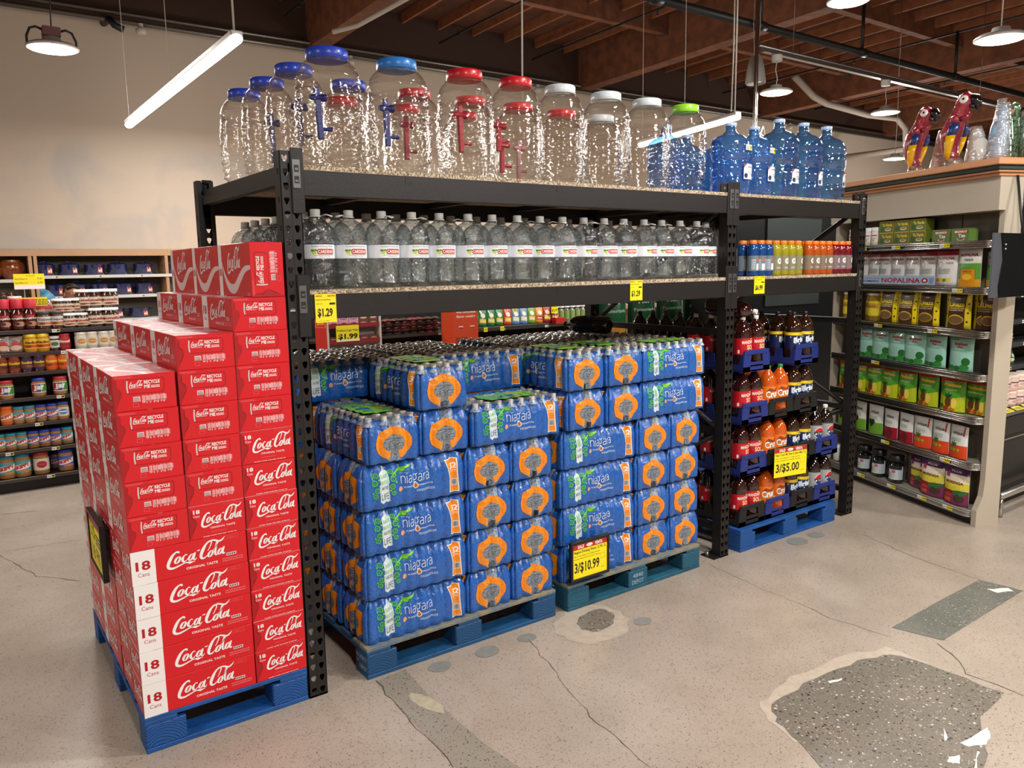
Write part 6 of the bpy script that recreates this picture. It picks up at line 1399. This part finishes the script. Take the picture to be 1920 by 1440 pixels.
def jif(A, r, h): A.rect(-r*1.3, h*.1, r*.9, h*.8, H('#b5262a'), 1); A.rect(-r*.4, h*.1, r*.6, h*.8, H('#2b4fa0'), 1); A.text('Jif', -r*.95, h*.2, r*1.6, h*.6, WHITE, 2, bold=.06); A.rect(r*.3, h*.1, r*.9, h*.8, H('#3f8f3a'), 1)
def nut(A, r, h): A.text('nutella', -r*1.05, h*.5, r*2.1, h*.3, H('#a3241f'), 2, bold=.04); A.text('n', -r*1.05, h*.5, r*.28, h*.22, BLACK, 3, bold=.04); A.ell(0, h*.22, r*.8, h*.12, H('#7a4420'), 1, 10); A.ell(r*.4, h*.14, r*.4, h*.08, H('#c9a07a'), 2, 8)
def caj(A, r, h): A.text('CAJETA', -r, h*.6, r*2, h*.16, WHITE, 2, bold=.04); A.ell(0, h*.88, r*.7, h*.09, H('#c03a3a'), 1, 10); A.ell(r*.2, h*.28, r*.8, h*.2, H('#b08a6a'), 1, 10); A.ell(-r*.2, h*.3, r*.4, h*.12, H('#5a1a14'), 2, 8)
def plain(c1, c2): 
    def f(A, r, h): A.ell(0, h*.5, r*.7, h*.3, H(c1), 1, 12); A.rect(-r*.6, h*.45, r*1.2, h*.12, H(c2), 2)
    return f
def txt(s, c, c2):
    def f(A, r, h): A.rect(-r*1.2, h*.1, r*2.4, h*.3, H(c2), 1); A.text(s, -r, h*.5, r*2, h*.3, H(c), 2, bold=.05); A.ell(-r*.4, h*.22, r*.4, h*.14, H('#7a3a1c'), 2, 8)
    return f
K = {
 'skippy teal': jar_goods(.042, .135, mat('peanut_butter', TAN, .3, coat=.5), H('#1f7f96'), mat('lb_teal', '#4fa0a8', .4), .14, sk(0)),
 'skippy blue': jar_goods(.042, .135, mat('peanut_butter', TAN), H('#22309a'), mat('lb_blue', '#3d62b4', .4), .14, sk(0)),
 'skippy orange': jar_goods(.043, .145, mat('peanut_orange', '#d8641c', .35), H('#d8541c'), mat('lb_orange', '#e07a2a', .4), .12, sk(0)),
 'big skippy teal': jar_goods(.058, .185, mat('peanut_butter', TAN), H('#1f7f96'), mat('lb_teal', '#4fa0a8'), .13, sk(0)),
 'big skippy blue': jar_goods(.055, .175, mat('peanut_butter', TAN), H('#22309a'), mat('lb_blue', '#3d62b4'), .14, sk(0)),
 'big red': jar_goods(.057, .18, mat('peanut_butter', TAN), H('#a3202a'), mat('lb_cream', '#ddd0c0', .4), .14, plain('#a3202a', '#c9444a')),
 'jif red': jar_goods(.05, .145, mat('peanut_butter', TAN), H('#b5202a'), mat('lb_cream', '#ddd0c0'), .16, jif),
 'jif blue': jar_goods(.05, .145, mat('peanut_butter', TAN), H('#22309a'), mat('lb_cream', '#ddd0c0'), .16, jif),
 'nutella': jar_goods(.056, .116, mat('hazelnut', '#3a1c10', .2, coat=.6), H('#e6e2da'), mat('lb_nut', '#d8c8b4', .4), .16, nut, lab0=.14, lab1=.66),
 'big nutella': jar_goods(.067, .15, mat('hazelnut', '#3a1c10'), H('#e6e2da'), mat('lb_nut', '#d8c8b4'), .14, nut, lab0=.14, lab1=.6, neck=.85),
 'cajeta': jar_goods(.05, .24, mat('caramel_dark', '#4a120c', .15, coat=.7), H('#b3162c'), None, .3, caj, neck=.62, lab0=.08, lab1=.5),
 'white jam': jar_goods(.052, .135, mat('caramel_jar', '#5a2e18', .2, coat=.6), H('#2a1c18'), mat('lb_white', '#d5d0c8', .4), .14, txt('Cajeta', '#6a6a70', '#c9703a')),
 'yellow': jar_goods(.05, .14, mat('yellow_jar', '#c9901c', .3), H('#e0b81c'), mat('lb_yellow', '#e8c02a', .4), .18, txt('Aladino', '#7a2a1c', '#c9442a')),
 'small white': jar_goods(.04, .115, mat('hazelnut', '#3a1c10'), H('#dcd8d0'), mat('lb_white', '#d5d0c8'), .18, plain('#5a7a4a', '#444444')),
 'red': jar_goods(.042, .13, mat('red_jar', '#b3242c', .3), H('#b3202a'), mat('lb_red', '#c0303a', .4), .14, txt('Biscoff', '#f0e0d0', '#8a1420')),
 'cream': jar_goods(.047, .135, mat('cream_jar', '#d8cfc0', .35), H('#ddd4c4'), mat('lb_cream2', '#ddd4c6', .4), .14, plain('#c98a3a', '#d9b070')),
 'goober': jar_goods(.045, .14, mat('stripe_jar', '#3a1c3a', .2, coat=.6), H('#6a4a3a'), mat('lb_goober', '#4a2a50', .4), .16, txt('Goober', '#e8c83a', '#8a5a2a')),
 'goober amber': jar_goods(.045, .14, mat('stripe_jar2', '#8a3a1c', .2, coat=.6), H('#b0502a'), mat('lb_goober2', '#8a3a20', .4), .16, txt('Goober', '#e8c83a', '#4a2a1c')),
 'reese': jar_goods(.046, .14, mat('peanut_orange', '#d8641c'), H('#c8401c'), mat('lb_reese', '#e06a1c', .4), .14, txt("Reese", '#e8c83a', '#c8401c')),
 'blue white': jar_goods(.044, .14, mat('peanut_butter', TAN), H('#1f3f8a'), mat('lb_white', '#d5d0c8'), .14, plain('#3a7ac0', '#ffffff')),
}
wordk = {'skippy teal': 'teal lidded peanut butter jar', 'skippy blue': 'blue lidded peanut butter jar', 'skippy orange': 'orange peanut butter jar', 'big skippy teal': 'large teal lidded peanut butter jar', 'big skippy blue': 'large blue lidded peanut butter jar', 'big red': 'large red lidded spread jar', 'jif red': 'red lidded peanut butter jar with big letters', 'jif blue': 'dark lidded peanut butter jar with big letters',
         'nutella': 'small hazelnut spread jar', 'big nutella': 'large hazelnut spread jar', 'cajeta': 'dark caramel bottle with a red cap', 'white jam': 'white labelled caramel jar', 'yellow': 'yellow spread jar', 'small white': 'small white lidded spread jar', 'red': 'red biscuit spread jar', 'cream': 'cream coloured spread jar', 'goober': 'purple striped spread jar', 'goober amber': 'amber striped spread jar', 'reese': 'orange chocolate spread jar', 'blue white': 'peanut butter jar with a round blue label'}
def gx_of(px, y=4.38, z=1.0):   # surveyed column positions: the x at depth y and height z
    k = (px-960)/1472.05; c = AXR-AXW*k; return -1.0358-(c.y*(y+2.8676)+c.z*(z-1.7014))/c.x
def grow(k, z, items, row, y=4.37, dz=0):
    cnt = {}
    for px, kk in items:
        cnt[kk] = cnt.get(kk, 0)+1; tot = sum(1 for a, b_ in items if b_ == kk)
        if tot == 1: which = ''
        else: which = ', %s from the left' % ORD[cnt[kk]-1]
        goods(K[kk], 'spread_jar' if kk != 'cajeta' else 'caramel_bottle', '%s, %s gondola shelf%s' % (wordk[kk], row, which), 'jar' if kk != 'cajeta' else 'bottle', (gx_of(px, y, z+dz+.06), y, z+.001+dz), 0, 'jars of spread on the left gondola', ('jar_body', 'lid', 'label'))
grow(6, 1.275, [(8, 'cajeta'), (34, 'cajeta'), (57, 'cajeta')], 'top', 4.4)
grow(6, 1.275, [(83, 'white jam'), (107, 'white jam'), (130, 'nutella'), (153, 'nutella'), (179, 'big nutella'), (207, 'big nutella')], 'top', 4.38)
grow(6, 1.275, [(112, 'nutella'), (124, 'nutella'), (147, 'nutella')], 'top, second tier', 4.4, .117); grow(6, 1.275, [(175, 'big nutella'), (205, 'big nutella'), (157, 'big nutella')], 'top, upper tier', 4.4, .151)
grow(5, 1.1, [(58, 'yellow'), (80, 'yellow'), (102, 'small white'), (121, 'red'), (152, 'cream'), (172, 'cream'), (194, 'cream'), (212, 'cream')], 'second')
grow(4, .945, [(3, 'goober amber'), (27, 'goober amber'), (50, 'goober'), (73, 'goober'), (96, 'reese'), (119, 'reese')], 'third')
grow(3, .745, [(12, 'jif red'), (73, 'jif blue'), (113, 'jif red')], 'fourth')
grow(2, .54, [(13, 'skippy orange'), (35, 'skippy teal'), (56, 'skippy teal'), (77, 'skippy blue'), (98, 'skippy blue'), (118, 'blue white')], 'fifth')
grow(1, .335, [(0, 'skippy teal'), (21, 'skippy teal'), (41, 'skippy teal'), (63, 'skippy blue'), (84, 'skippy blue'), (105, 'skippy blue'), (126, 'skippy teal')], 'sixth')
grow(0, .115, [(14, 'big skippy teal'), (43, 'big skippy teal'), (78, 'big red'), (124, 'big skippy blue')], 'bottom'); grow(0, .115, [(105, 'skippy blue'), (62, 'big skippy blue')], 'bottom, pushed back', 4.52)
nutb = pouch_mesh(.11, .13, .05, film('nut_bag', '#e8d8c8', .25, .9, .08, .8, 40, .5, '#a8806a'), Art().ell(.055, .06, .03, .03, H('#c02a3a'), 0, 12).ell(.055, .04, .04, .02, H('#e0c0a0'), 1, 10))
for i, px in enumerate((6, 30)): goods((nutb,), 'nut_bag', 'clear bag of nuts on the second gondola shelf, %s one' % ('left', 'right')[i], 'bag', (gx_of(px, 4.37, 1.15), 4.37, 1.101), 0, 'clear nut bags', ('pouch',))
for i, (x, px) in enumerate(((.0, 42), (.0, 66))):
    pass
hj = jar_goods(.05, .12, mat('honey', '#b5641c', .12, coat=.8), H('#d8cfc0'), None, .14)
for i, (px, y, z) in enumerate(((30, 4.5, 1.415), (18, 4.52, 1.276), (44, 4.5, 1.276))): goods(hj, 'honey_jar', 'amber honey jar at the back of the top gondola shelf, %s' % ('uppermost', 'left', 'right')[i], 'jar', (gx_of(px, y, z), y, z), 0, 'honey jars', ('jar_body', 'lid', 'label'))
A = Art(); A.rect(0, 0, .3, .045, WHITE, 1); A.text('Chef', .12, .135, .09, .012, H('#7a6a10'), 1); A.text('Azucar Morena 1 lb', .01, .1, .12, .016, BLACK, 1); A.text('9.99', .23, .1, .05, .018, BLACK, 1); A.text('Azucar Blanca 1 lb', .01, .06, .12, .016, BLACK, 1); A.text('6.99', .23, .06, .05, .018, BLACK, 1)
card('price_card', 'large yellow price card standing above the top left gondola shelf', (gx_of(27, 4.45, 1.6), 4.45, 1.59), (1, 0, 0), (0, -1, 0), .21, .12, Art().place(A, .7, .75))
A = Art(); small_print(A, .02, .01, .18, .05, 3, H('#7a6a10'), 1, 4); card('price_card', 'smaller yellow price card beneath the large one', (gx_of(38, 4.46, 1.45), 4.46, 1.455), (1, 0, 0), (0, -1, 0), .19, .07, A)
b = MB(); b.tube([(0, 0, -.35), (0, 0, .02)], .004, STEEL, 6); tag(b.build('card_holder', None, (gx_of(45, 4.47, 1.6), 4.47, 1.63)), 'thin wire holder carrying the large yellow price card', 'holder')
fan = MB(); fan.add([(0, 0, 0)]+[(.1*math.cos(a), 0, .14*math.sin(a)) for a in [(-pi/3)+k*pi/9 for k in range(9)]]+[(0, .004, 0)]+[(.1*math.cos(a), .004, .14*math.sin(a)) for a in [(-pi/3)+k*pi/9 for k in range(9)]], [(0, k, k+1) for k in range(1, 9)]+[(10, k+11, k+10) for k in range(1, 9)], mat('teal_disc', '#1f6f9a', .3, noise=.8, nscale=14, col2='#8ac0d8'))
tag(fan.build('display_disc', None, (gx_of(82, 4.5, 1.45), 4.5, 1.45), (0, 0, 0)), 'rounded teal and white display sign behind the caramel jars', 'sign')
for i, px in enumerate((62, 80, 92)): goods((nutb,), 'sweets_bag', 'pale bag of sweets lying behind the caramel jars, %s' % ('left', 'middle', 'right')[i], 'bag', (gx_of(px, 4.5, 1.35), 4.5, 1.3+.07*(i > -1)), 0, 'pale bags of sweets', ('pouch',))
# person looking over the shelf
def person():
    t = thing('person', 'person with dark hair and black glasses behind the gondola, mostly hidden', 'person', (gx_of(135, 7.1, 1.5), 7.1, 0), .1); t.scale = (.965,)*3
    SKN = mat('skin', '#b07a5c', .5); HAIR = mat('dark_hair', '#1c1210', .5); CLO = mat('dark_top', '#2a2a33', .8); PNT = mat('dark_trousers', '#1d1f26', .8)
    V, F = skin_blob([((0, 0, 0), .02, .02)], 4)
    b = MB(); rings = [((0, .0, .86), .17, .11), ((0, 0, .98), .15, .1), ((0, 0, 1.12), .16, .11), ((0, 0, 1.24), .175, .11), ((0, 0, 1.32), .16, .09), ((0, 0, 1.365), .075, .06), ((0, -.008, 1.39), .05, .052), ((0, -.014, 1.43), .048, .052), ((0, -.03, 1.452), .052, .07), ((0, -.026, 1.475), .064, .085), ((0, -.022, 1.51), .073, .092), ((0, -.018, 1.55), .078, .096), ((0, -.012, 1.59), .076, .094), ((0, -.006, 1.625), .062, .078), ((0, 0, 1.647), .03, .04)]
    V, F = skin_blob(rings, 24)
    V = [Vector(v) for v in V]
    for v in V:   # nose and brow shaping on the front of the head
        if v.z > 1.44 and v.y < -.06:
            if abs(v.x) < .016 and 1.5 < v.z < 1.56: v.y -= .018
    b.add([tuple(v) for v in V], F, SKN, True)
    for s in (-1, 1):
        b.tube([(s*.16, 0, 1.3), (s*.2, .01, 1.15), (s*.215, 0, 1.03), (s*.2, -.05, .9), (s*.19, -.1, .8)], [.05, .045, .04, .034, .028], SKN, 10)
        for q in range(5): b.tube([(s*.19+(q-2)*.014*s, -.1, .8), (s*.19+(q-2)*.016*s, -.115, .755-.004*abs(q-2)), (s*.19+(q-2)*.014*s, -.1, .72)], [.009, .0085, .007], SKN, 6)
        b.tube([(s*.085, 0, .9), (s*.09, 0, .7), (s*.09, -.01, .48), (s*.09, .01, .25), (s*.09, .0, .06), (s*.09, -.08, .03), (s*.09, -.14, .03)], [.09, .08, .06, .052, .04, .038, .03], SKN, 12)
        b.lathe([(.001, -.03), (.013, -.02), (.015, 0), (.012, .022), (.001, .03)], SKN, 8, Matrix.Translation((s*.08, -.01, 1.53)), cap0=False, cap1=False)
    body = b.build('body', t)
    b = MB(); b.tube([(-.02, -.118, 1.485), (0, -.121, 1.483), (.02, -.118, 1.485)], .005, mat('lips', '#8c4a44', .5), 6); b.tube([(0, -.108, 1.55), (0, -.128, 1.515)], [.007, .013], SKN, 8); b.build('face_features', t)
    for s in (-1, 1):
        b = MB(); b.lathe([(.001, -.009), (.009, -.004), (.009, .004), (.001, .009)], WHITE, 10, Matrix.Translation((s*.03, -.103, 1.545)) @ Matrix.Rotation(pi/2, 4, 'X'), cap0=False, cap1=False); b.lathe([(.001, .006), (.005, .0062), (.001, .01)], BLACK, 8, Matrix.Translation((s*.03, -.103, 1.545)) @ Matrix.Rotation(pi/2, 4, 'X'), cap0=False, cap1=False); b.build('eye', t)
    b = MB()
    for s in (-1, 1): b.tube([(s*.031+.022*math.cos(a), -.12, 1.543+.018*math.sin(a)) for a in [k*pi/8 for k in range(17)]], .0022, BLACK, 6); b.tube([(s*.053, -.118, 1.548), (s*.08, -.02, 1.548)], .002, BLACK, 5)
    b.tube([(-.01, -.121, 1.546), (.01, -.121, 1.546)], .002, BLACK, 5); b.build('glasses', t)
    b = MB(); V, F = skin_blob([((0, .05, 1.36), .03, .03), ((0, .05, 1.42), .075, .05), ((0, .045, 1.5), .086, .066), ((0, .035, 1.57), .09, .076), ((0, .016, 1.612), .08, .09), ((0, .006, 1.642), .062, .078), ((0, .005, 1.66), .02, .03)], 20)
    b.add(V, F, HAIR, True); b.tube([(-.062, -.07, 1.6), (-.03, -.1, 1.615), (0, -.1, 1.628), (.04, -.095, 1.612), (.066, -.06, 1.59)], .016, HAIR, 8); b.build('hair', t)
    b = MB(); V, F = skin_blob([((0, 0, .84), .185, .125), ((0, 0, 1.0), .165, .115), ((0, 0, 1.14), .178, .125), ((0, 0, 1.25), .19, .125), ((0, 0, 1.33), .17, .1), ((0, 0, 1.365), .085, .07)], 24); b.add(V, F, CLO, True)
    for s in (-1, 1): b.tube([(s*.155, 0, 1.3), (s*.2, .01, 1.15), (s*.213, .004, 1.06)], [.062, .055, .05], CLO, 12)
    b.build('top', t)
    b = MB()
    for s in (-1, 1): b.tube([(s*.08, 0, .93), (s*.09, 0, .7), (s*.09, -.01, .48), (s*.09, .01, .25), (s*.09, .0, .08)], [.105, .092, .074, .064, .055], PNT, 14)
    b.build('trousers', t); return t
person()
# ================================================================ WOODEN WALL SHELVING with pots
BIR = mat('birch_wood', '#bd9069', .5, noise=.25, nscale=8, col2='#a97c56'); SHW = mat('white_shelf', '#cfc8be', .5); WBK = mat('shelf_backing', '#8b8478', .8)
ws = thing('wall_shelving', 'birch framed wall shelving holding dark blue enamel pots', 'shelving', (-2.2, 7.55, 0))
b = MB(); b.box(0, .42, 0, 6, .44, 2.0, WBK); b.build('back_panel', ws)
b = MB(); b.box(0, 0, 1.91, 6, .44, 1.985, BIR, bev=.003); b.build('top_board', ws)
for x in (.55, 1.98, 2.03, 3.42, 4.8): b = MB(); b.box(x, 0, 0, x+.035, .42, 1.91, BIR); b.build('divider', ws)
for z in (1.69, 1.45, 1.165, .85, .5, .15):
    b = MB(); b.box(2.07, -.01, z-.035, 6, .42, z, SHW); b.box(0, -.01, z-.07, 1.98, .42, z-.035, SHW); o = b.build('shelf', ws)
    for q in range(6): put('price_tag', TAGM, o, (2.2+q*.45, -.0105, z-.03))
ENM = mat('blue_enamel', '#141a4c', .12, noise=.25, nscale=120, col2='#4a55a0', coat=1)
def pot(label, x, y, z, r, h, lid, stick):
    t = thing('enamel_pot', label, 'pot', (x, y, z), 0, 'dark blue enamel stock pots'); b = MB(); b.lathe([(r*.9, 0), (r*.96, .01), (r, h*.9), (r*1.04, h*.94), (r*1.04, h*.97)], ENM, 28, cap1=True); b.build('pot_body', t)
    for s in (-1, 1):
        b = MB(); b.tube([(s*r, -.03, h*.82), (s*(r+.035), -.025, h*.86), (s*(r+.035), .025, h*.86), (s*r, .03, h*.82)], .006, ENM, 6); b.build('handle', t)
    if lid:
        b = MB(); b.lathe([(r*1.03, h*.97), (r*.8, h*1.05), (r*.3, h*1.12), (.001, h*1.13)], ENM, 28, cap0=False, cap1=False); b.tube([(-.03, 0, h*1.11), (-.025, 0, h*1.27), (.025, 0, h*1.27), (.03, 0, h*1.11)], .006, ENM, 6); b.build('lid', t)
    if stick:
        A = Art(); A.rect(r*.25, h*.2, r*.5, h*.5, H('#e2703a'), 0); A.rect(r*.3, h*.3, r*.18, h*.15, WHITE, 1); A.rect(r*.55, h*.26, r*.16, h*.3, H('#f0d8c0'), 1); b = MB(); b.art(A, around(r*.985), .03); b.build('sticker', t)
px1 = [(85, 1), (132, 1), (179, 0), (222, 1), (270, 1)]; px2 = [(103, 1), (143, 1), (186, 1), (230, 1), (270, 1)]
def wx(px, y=7.72, z=1.6): return gx_of(px, y, z)
for i, (px, l_) in enumerate(px1): pot('dark blue enamel pot on the upper wall shelf, %s from the left' % ORD[i], wx(px), 7.72, 1.691, .108, .125, l_, i != 3)
for i, (px, l_) in enumerate(px2): pot('dark blue enamel pot on the lower wall shelf, %s from the left' % ORD[i], wx(px), 7.72, 1.451, .108, .13, l_, True)
for i, px in enumerate((215, 262)): pot('squat dark blue pot on the third wall shelf, %s one' % ('left', 'right')[i], wx(px, 7.72, 1.2), 7.72, 1.166, .115, .12, 0, True)
pot('teal pot at the right end of the upper wall shelf', 1.33, 7.72, 1.691-.09+.09, .08, .12, 0, False)
CLAY = mat('glazed_clay', '#9a5024', .15, noise=.7, nscale=25, col2='#5e2a12', coat=.8); CLD = mat('painted_clay', '#7a3a24', .2, noise=.9, nscale=40, col2='#2a3a2a', coat=.6)
def clay(label, x, z, r, m):
    t = MB(); t.lathe([(r*.5, 0), (r*.85, r*.4), (r, r*.9), (r*.85, r*1.35), (r*.72, r*1.5), (r*.8, r*1.6), (r*.72, r*1.62), (r*.62, r*1.5)], m, 28, cap1=False); o = t.build('clay_pot', None, (x, 7.75, z)); tag(o, label, 'pot', 'glazed clay pots on the wall shelving')
clay('large glazed brown clay pot on the upper left wall shelf', wx(25, 7.75), 1.656, .135, CLAY); clay('brown clay pot cut by the left edge of the photo', wx(-14, 7.75), 1.656, .12, CLAY)
for i, (px, z) in enumerate(((4, 1.416), (19, 1.416), (62, 1.416))): clay('small painted clay pot on the lower left wall shelf, %s' % ('leftmost', 'middle', 'right')[i], wx(px, 7.75), z, .055, CLD)
# ================================================================ GOODS seen through the gap above the water packs
gondola('black shelving unit of sweets and snacks seen above the water packs', 1.55, 7.6, 4.35, [.3, .6, .85, 1.03], 1.3, .1, .42)
def gx2(px, y=4.4): return gx_of(px, y, 1.15)
dis = thing('cardboard_display', 'red cardboard display rack of chocolate boxes', 'display', (gx2(588, 4.25), 4.2, .8))
b = MB(); b.box(.0, 0.012, -.8, .68, .14, 0, mat('display_red', '#c92a1c', .5)); b.build('pedestal', dis)
b = MB(); b.box(0, 0, 0, .11, .012, .54, mat('display_red', '#c92a1c', .5)); A = Art(); A.poly([(.0, .37), (.1, .36), (.095, .46), (.01, .47)], H('#e8b04a'), 1); A.poly([(.004, .374), (.096, .364), (.091, .456), (.014, .466)], H('#cf2a18'), 2); A.text('DIANA', .016, .39, .07, .05, H('#e8c23a'), 3, bold=.04)
b.art(A, flat((0, 0, 0), (1, 0, 0), (0, 0, 1), (0, -1, 0))); b.build('side_panel', dis)
b = MB(); b.box(.11, 0, 0, .13, .14, .54, mat('display_white', '#cfc3b8', .6)); b.box(.66, 0, 0, .68, .14, .54, mat('display_white', '#cfc3b8')); b.box(.11, .13, 0, .68, .14, .54, mat('display_white', '#cfc3b8')); b.build('frame', dis)
for k, z in enumerate((.05, .2, .35)): b = MB(); b.box(.13, 0, z, .66, .13, z+.01, H('#8a1420')); b.box(.13, -.004, z-.0, .66, .002, z+.04, H('#8a1420')); b.build('tray', dis)
bxm = {}
for c, c2 in (('#d9a0ae', '#8a1c4a'), ('#6a4232', '#c9a080')):
    b = MB(); b.box(0, 0, 0, .1, .06, .055, mat('chocbox_'+c.strip('#'), c, .45)); A = Art(); A.ell(.05, .025, .035, .014, H(c2), 1, 12); A.text('choco', .025, .02, .05, .01, WHITE, 2, bold=.03); b.art(A, flat((0, 0, 0), (1, 0, 0), (0, 0, 1), (0, -1, 0))); bxm[c] = b.mesh('box')
for r_ in range(2):
    for i in range(5):
        c = '#d9a0ae' if i < 3 else '#6a4232'; tag(put('chocolate_box', bxm[c], None, (gx2(588, 4.25)+.135+.104*i, 4.21, .8+.361+.056*r_)), '%s chocolate box in the red display, %s from the left, %s row' % ('pink' if i < 3 else 'brown', ORD[i], ('lower', 'upper')[r_]), 'box', 'chocolate boxes in the red display')
for i in range(5): tag(put('chocolate_box', bxm['#6a4232'], None, (gx2(588, 4.25)+.135+.104*i, 4.21, .8+.211)), 'brown chocolate box on the lower tray of the red display, %s from the left' % ORD[i], 'box', 'chocolate boxes in the red display')
A = Art(); A.text('$1.99', .02, .015, .2, .06, BLACK, 1, bold=.04); A.text('Predilecta Sugar Wafer', .01, .09, .22, .028, H('#6b5a10'), 1, bold=.02); A.rect(0, 0, .24, .02, H('#f5f0c0'), 0)
card('price_card', 'yellow 1.99 price card in front of the red chocolate display', (gx2(630, 4.19), 4.19, 1.02), (1, 0, 0), (0, -1, 0), .235, .155, A)
SW = [packet(*q) for q in (('#5a2a22', '#a86a4a'), ('#7a3a2a', '#d8b08a'), ('#8a2a3a', '#e8c8c8'), ('#3f2a20', '#9a7a5a'))]
n = 0
for r_ in range(3):
    for i in range(8):
        q = (i*3+r_) % 4; o = goods((SW[q],), 'wafer_packet', 'flat %s sweet packet on the shelf, %s from the left, %s tier' % (('brown', 'reddish brown', 'dark pink', 'dark brown')[q], ORD[i], ('lower', 'middle', 'upper')[r_]), 'packet', (2.55+.096*i, 4.5, 1.058+.055*r_), 0, 'flat sweet packets stacked on the snack shelf', ('pouch',)); o.rotation_euler = (pi/2-.1, 0, Rb.uniform(-.2, .2))
b = MB(); b.box(0, 0, -.8, .3, .25, .55, mat('orange_card', '#d0431c', .5)); A = Art(); A.text('with chocolate', .03, .44, .24, .035, H('#f0dcc8'), 1, bold=.03); A.text('flavor coating', .035, .385, .23, .035, H('#f0dcc8'), 1, bold=.03)
for x in (.06, .2): A.rect(x, .29, .055, .018, H('#f0c0a0'), 1); A.rect(x+.003, .284, .05, .008, BLACK, 2)
A.rect(.02, .03, .14, .16, H('#8a3a1c'), 1); A.ell(.2, .1, .03, .03, H('#e8b04a'), 1, 8); A.ell(.25, .13, .02, .02, H('#e8b04a'), 1, 8)
b.art(A, flat((0, 0, 0), (1, 0, 0), (0, 0, 1), (0, -1, 0))); tag(b.build('display_box', None, (gx2(846, 4.1), 4.05, .8)), 'bright orange cardboard display box with a chocolate coating slogan', 'display')
CHP = [packet(c, c2, .13, .19, .06) for c, c2 in (('#1f7a3c', '#e8d23a'), ('#cf3a1c', '#f3d23a'), ('#5f8ab8', '#e8e0c0'), ('#6a9c2c', '#f0c060'), ('#e0902a', '#c03a1c'), ('#a3221c', '#f3d23a'), ('#3a2050', '#e07a2a'))]
cn = ['green', 'red and yellow', 'pale blue', 'light green', 'orange', 'deep red', 'purple']
for i, q in enumerate((0, 0, 0, 1, 2, 2, 3, 4, 5, 6)):
    o = goods((CHP[q],), 'chip_bag', '%s snack bag on the sloping shelf, %s from the left' % (cn[q], ORD[i]), 'bag', (gx2(905, 4.45)+.115*i, 4.47, 1.046), 0, 'snack bags above the water packs', ('pouch',)); o.rotation_euler = (-.15, .12, 0)
for i, px in enumerate((905, 936, 960)): A = Art(); A.text('1.99', .008, .012, .034, .02, BLACK, 1); card('shelf_tag', 'small yellow tag under the snack bags, %s from the left' % ORD[i], (gx2(px, 4.36), 4.36-.02, (1.0, 1.0, 1.2)[i]), (1, 0, 0), (0, -1, 0), .05, .05, A)
dr = jar_goods(.035, .2, film('soda_glass', '#dfe8d8', .25, .9, .06, .5, 40, .35, '#b9c4a8'), WHITE, mat('lb_lime', '#8fa860', .4), .1, None, neck=.4)
for i in range(7): goods(dr, 'flavoured_water_bottle', 'small clear bottle with a white cap in the glass-fronted case, %s from the left' % ORD[i], 'bottle', (gx2(1042, 4.5)+.085*i, 4.5, 1.032), 0, 'clear bottles behind the rack', ('bottle_body', 'cap', 'label'))
A = Art(); A.text('$1.19', .01, .015, .07, .035, BLACK, 1, bold=.03); LASTC = card('price_card', 'yellow 1.19 price card before the clear bottles', (gx2(1034, 4.4), 4.4, 1.157), (1, 0, 0), (0, -1, 0), .095, .1, A)
b = MB(); b.box(.045, .003, -.125, .05, .006, .02, H('#333333')); b.build('stand', LASTC)
b = MB(); b.box(0, 0, 0, .14, .14, .07, mat('red_box', '#b3201c', .5)); tag(b.build('red_box', None, (gx2(1040, 4.4), 4.37, 1.031)), 'small red box low in front of the clear bottles', 'box')
GBG = pouch_mesh(.36, .5, .12, mat('green_bag', '#14562f', .3, coat=.5, bump=.3, bscale=20), Art().text('Flor', .1, .33, .16, .05, H('#cfe0c8'), 1, bold=.03).text('Pasteurizada', .05, .26, .26, .03, H('#cfe0c8'), 1).ell(.18, .1, .14, .07, H('#c9862a'), 1, 14).ell(.1, .14, .05, .04, H('#e0b04a'), 2, 8))
for i in range(4): goods((GBG,), 'green_food_bag', 'large dark green food bag behind the black capped bottles, %s from the left' % ORD[i], 'bag', (3.78+.37*i, 2.3, 1.03), 0, 'green bags behind the rack', ('pouch',))
b = MB(); b.box(0, 0, 0, 1.9, .5, 1.02, mat('brown_carton', '#7a5236', .7)); tag(b.build('carton_plinth', None, (3.5, 2.15, 0)), 'brown cardboard plinth under the green food bags', 'plinth')
BRB = pouch_mesh(.2, .3, .08, mat('brown_bag', '#3a2014', .4, coat=.3), Art().ell(.1, .1, .07, .06, H('#c9703a'), 1, 12).ell(.1, .11, .04, .03, H('#7ac0c8'), 2, 10).text('Sabor', .04, .2, .12, .04, H('#c98a5a'), 1))
for i in range(2): goods((BRB,), 'coffee_bag', 'dark brown coffee bag left of the green bags, %s one' % ('left', 'right')[i], 'bag', (gx2(1140+36*i, 4.3), 4.3, 1.25), 0, 'coffee bags behind the rack', ('pouch',))
b = MB(); b.box(0, 0, 0, .8, .03, .9, BIR); b.box(0, -.02, .42, .8, .0, .47, PEA); b.box(0, -.2, .9, .8, .1, .93, BIR); tag(b.build('wooden_counter', None, (gx2(1128, 4.1), 4.1, 0), (0, 0, 0)), 'peach wood counter with coffee bags behind the rack', 'counter'); bpy.data.objects['wooden_counter'].scale = (1, 1, 1.33)
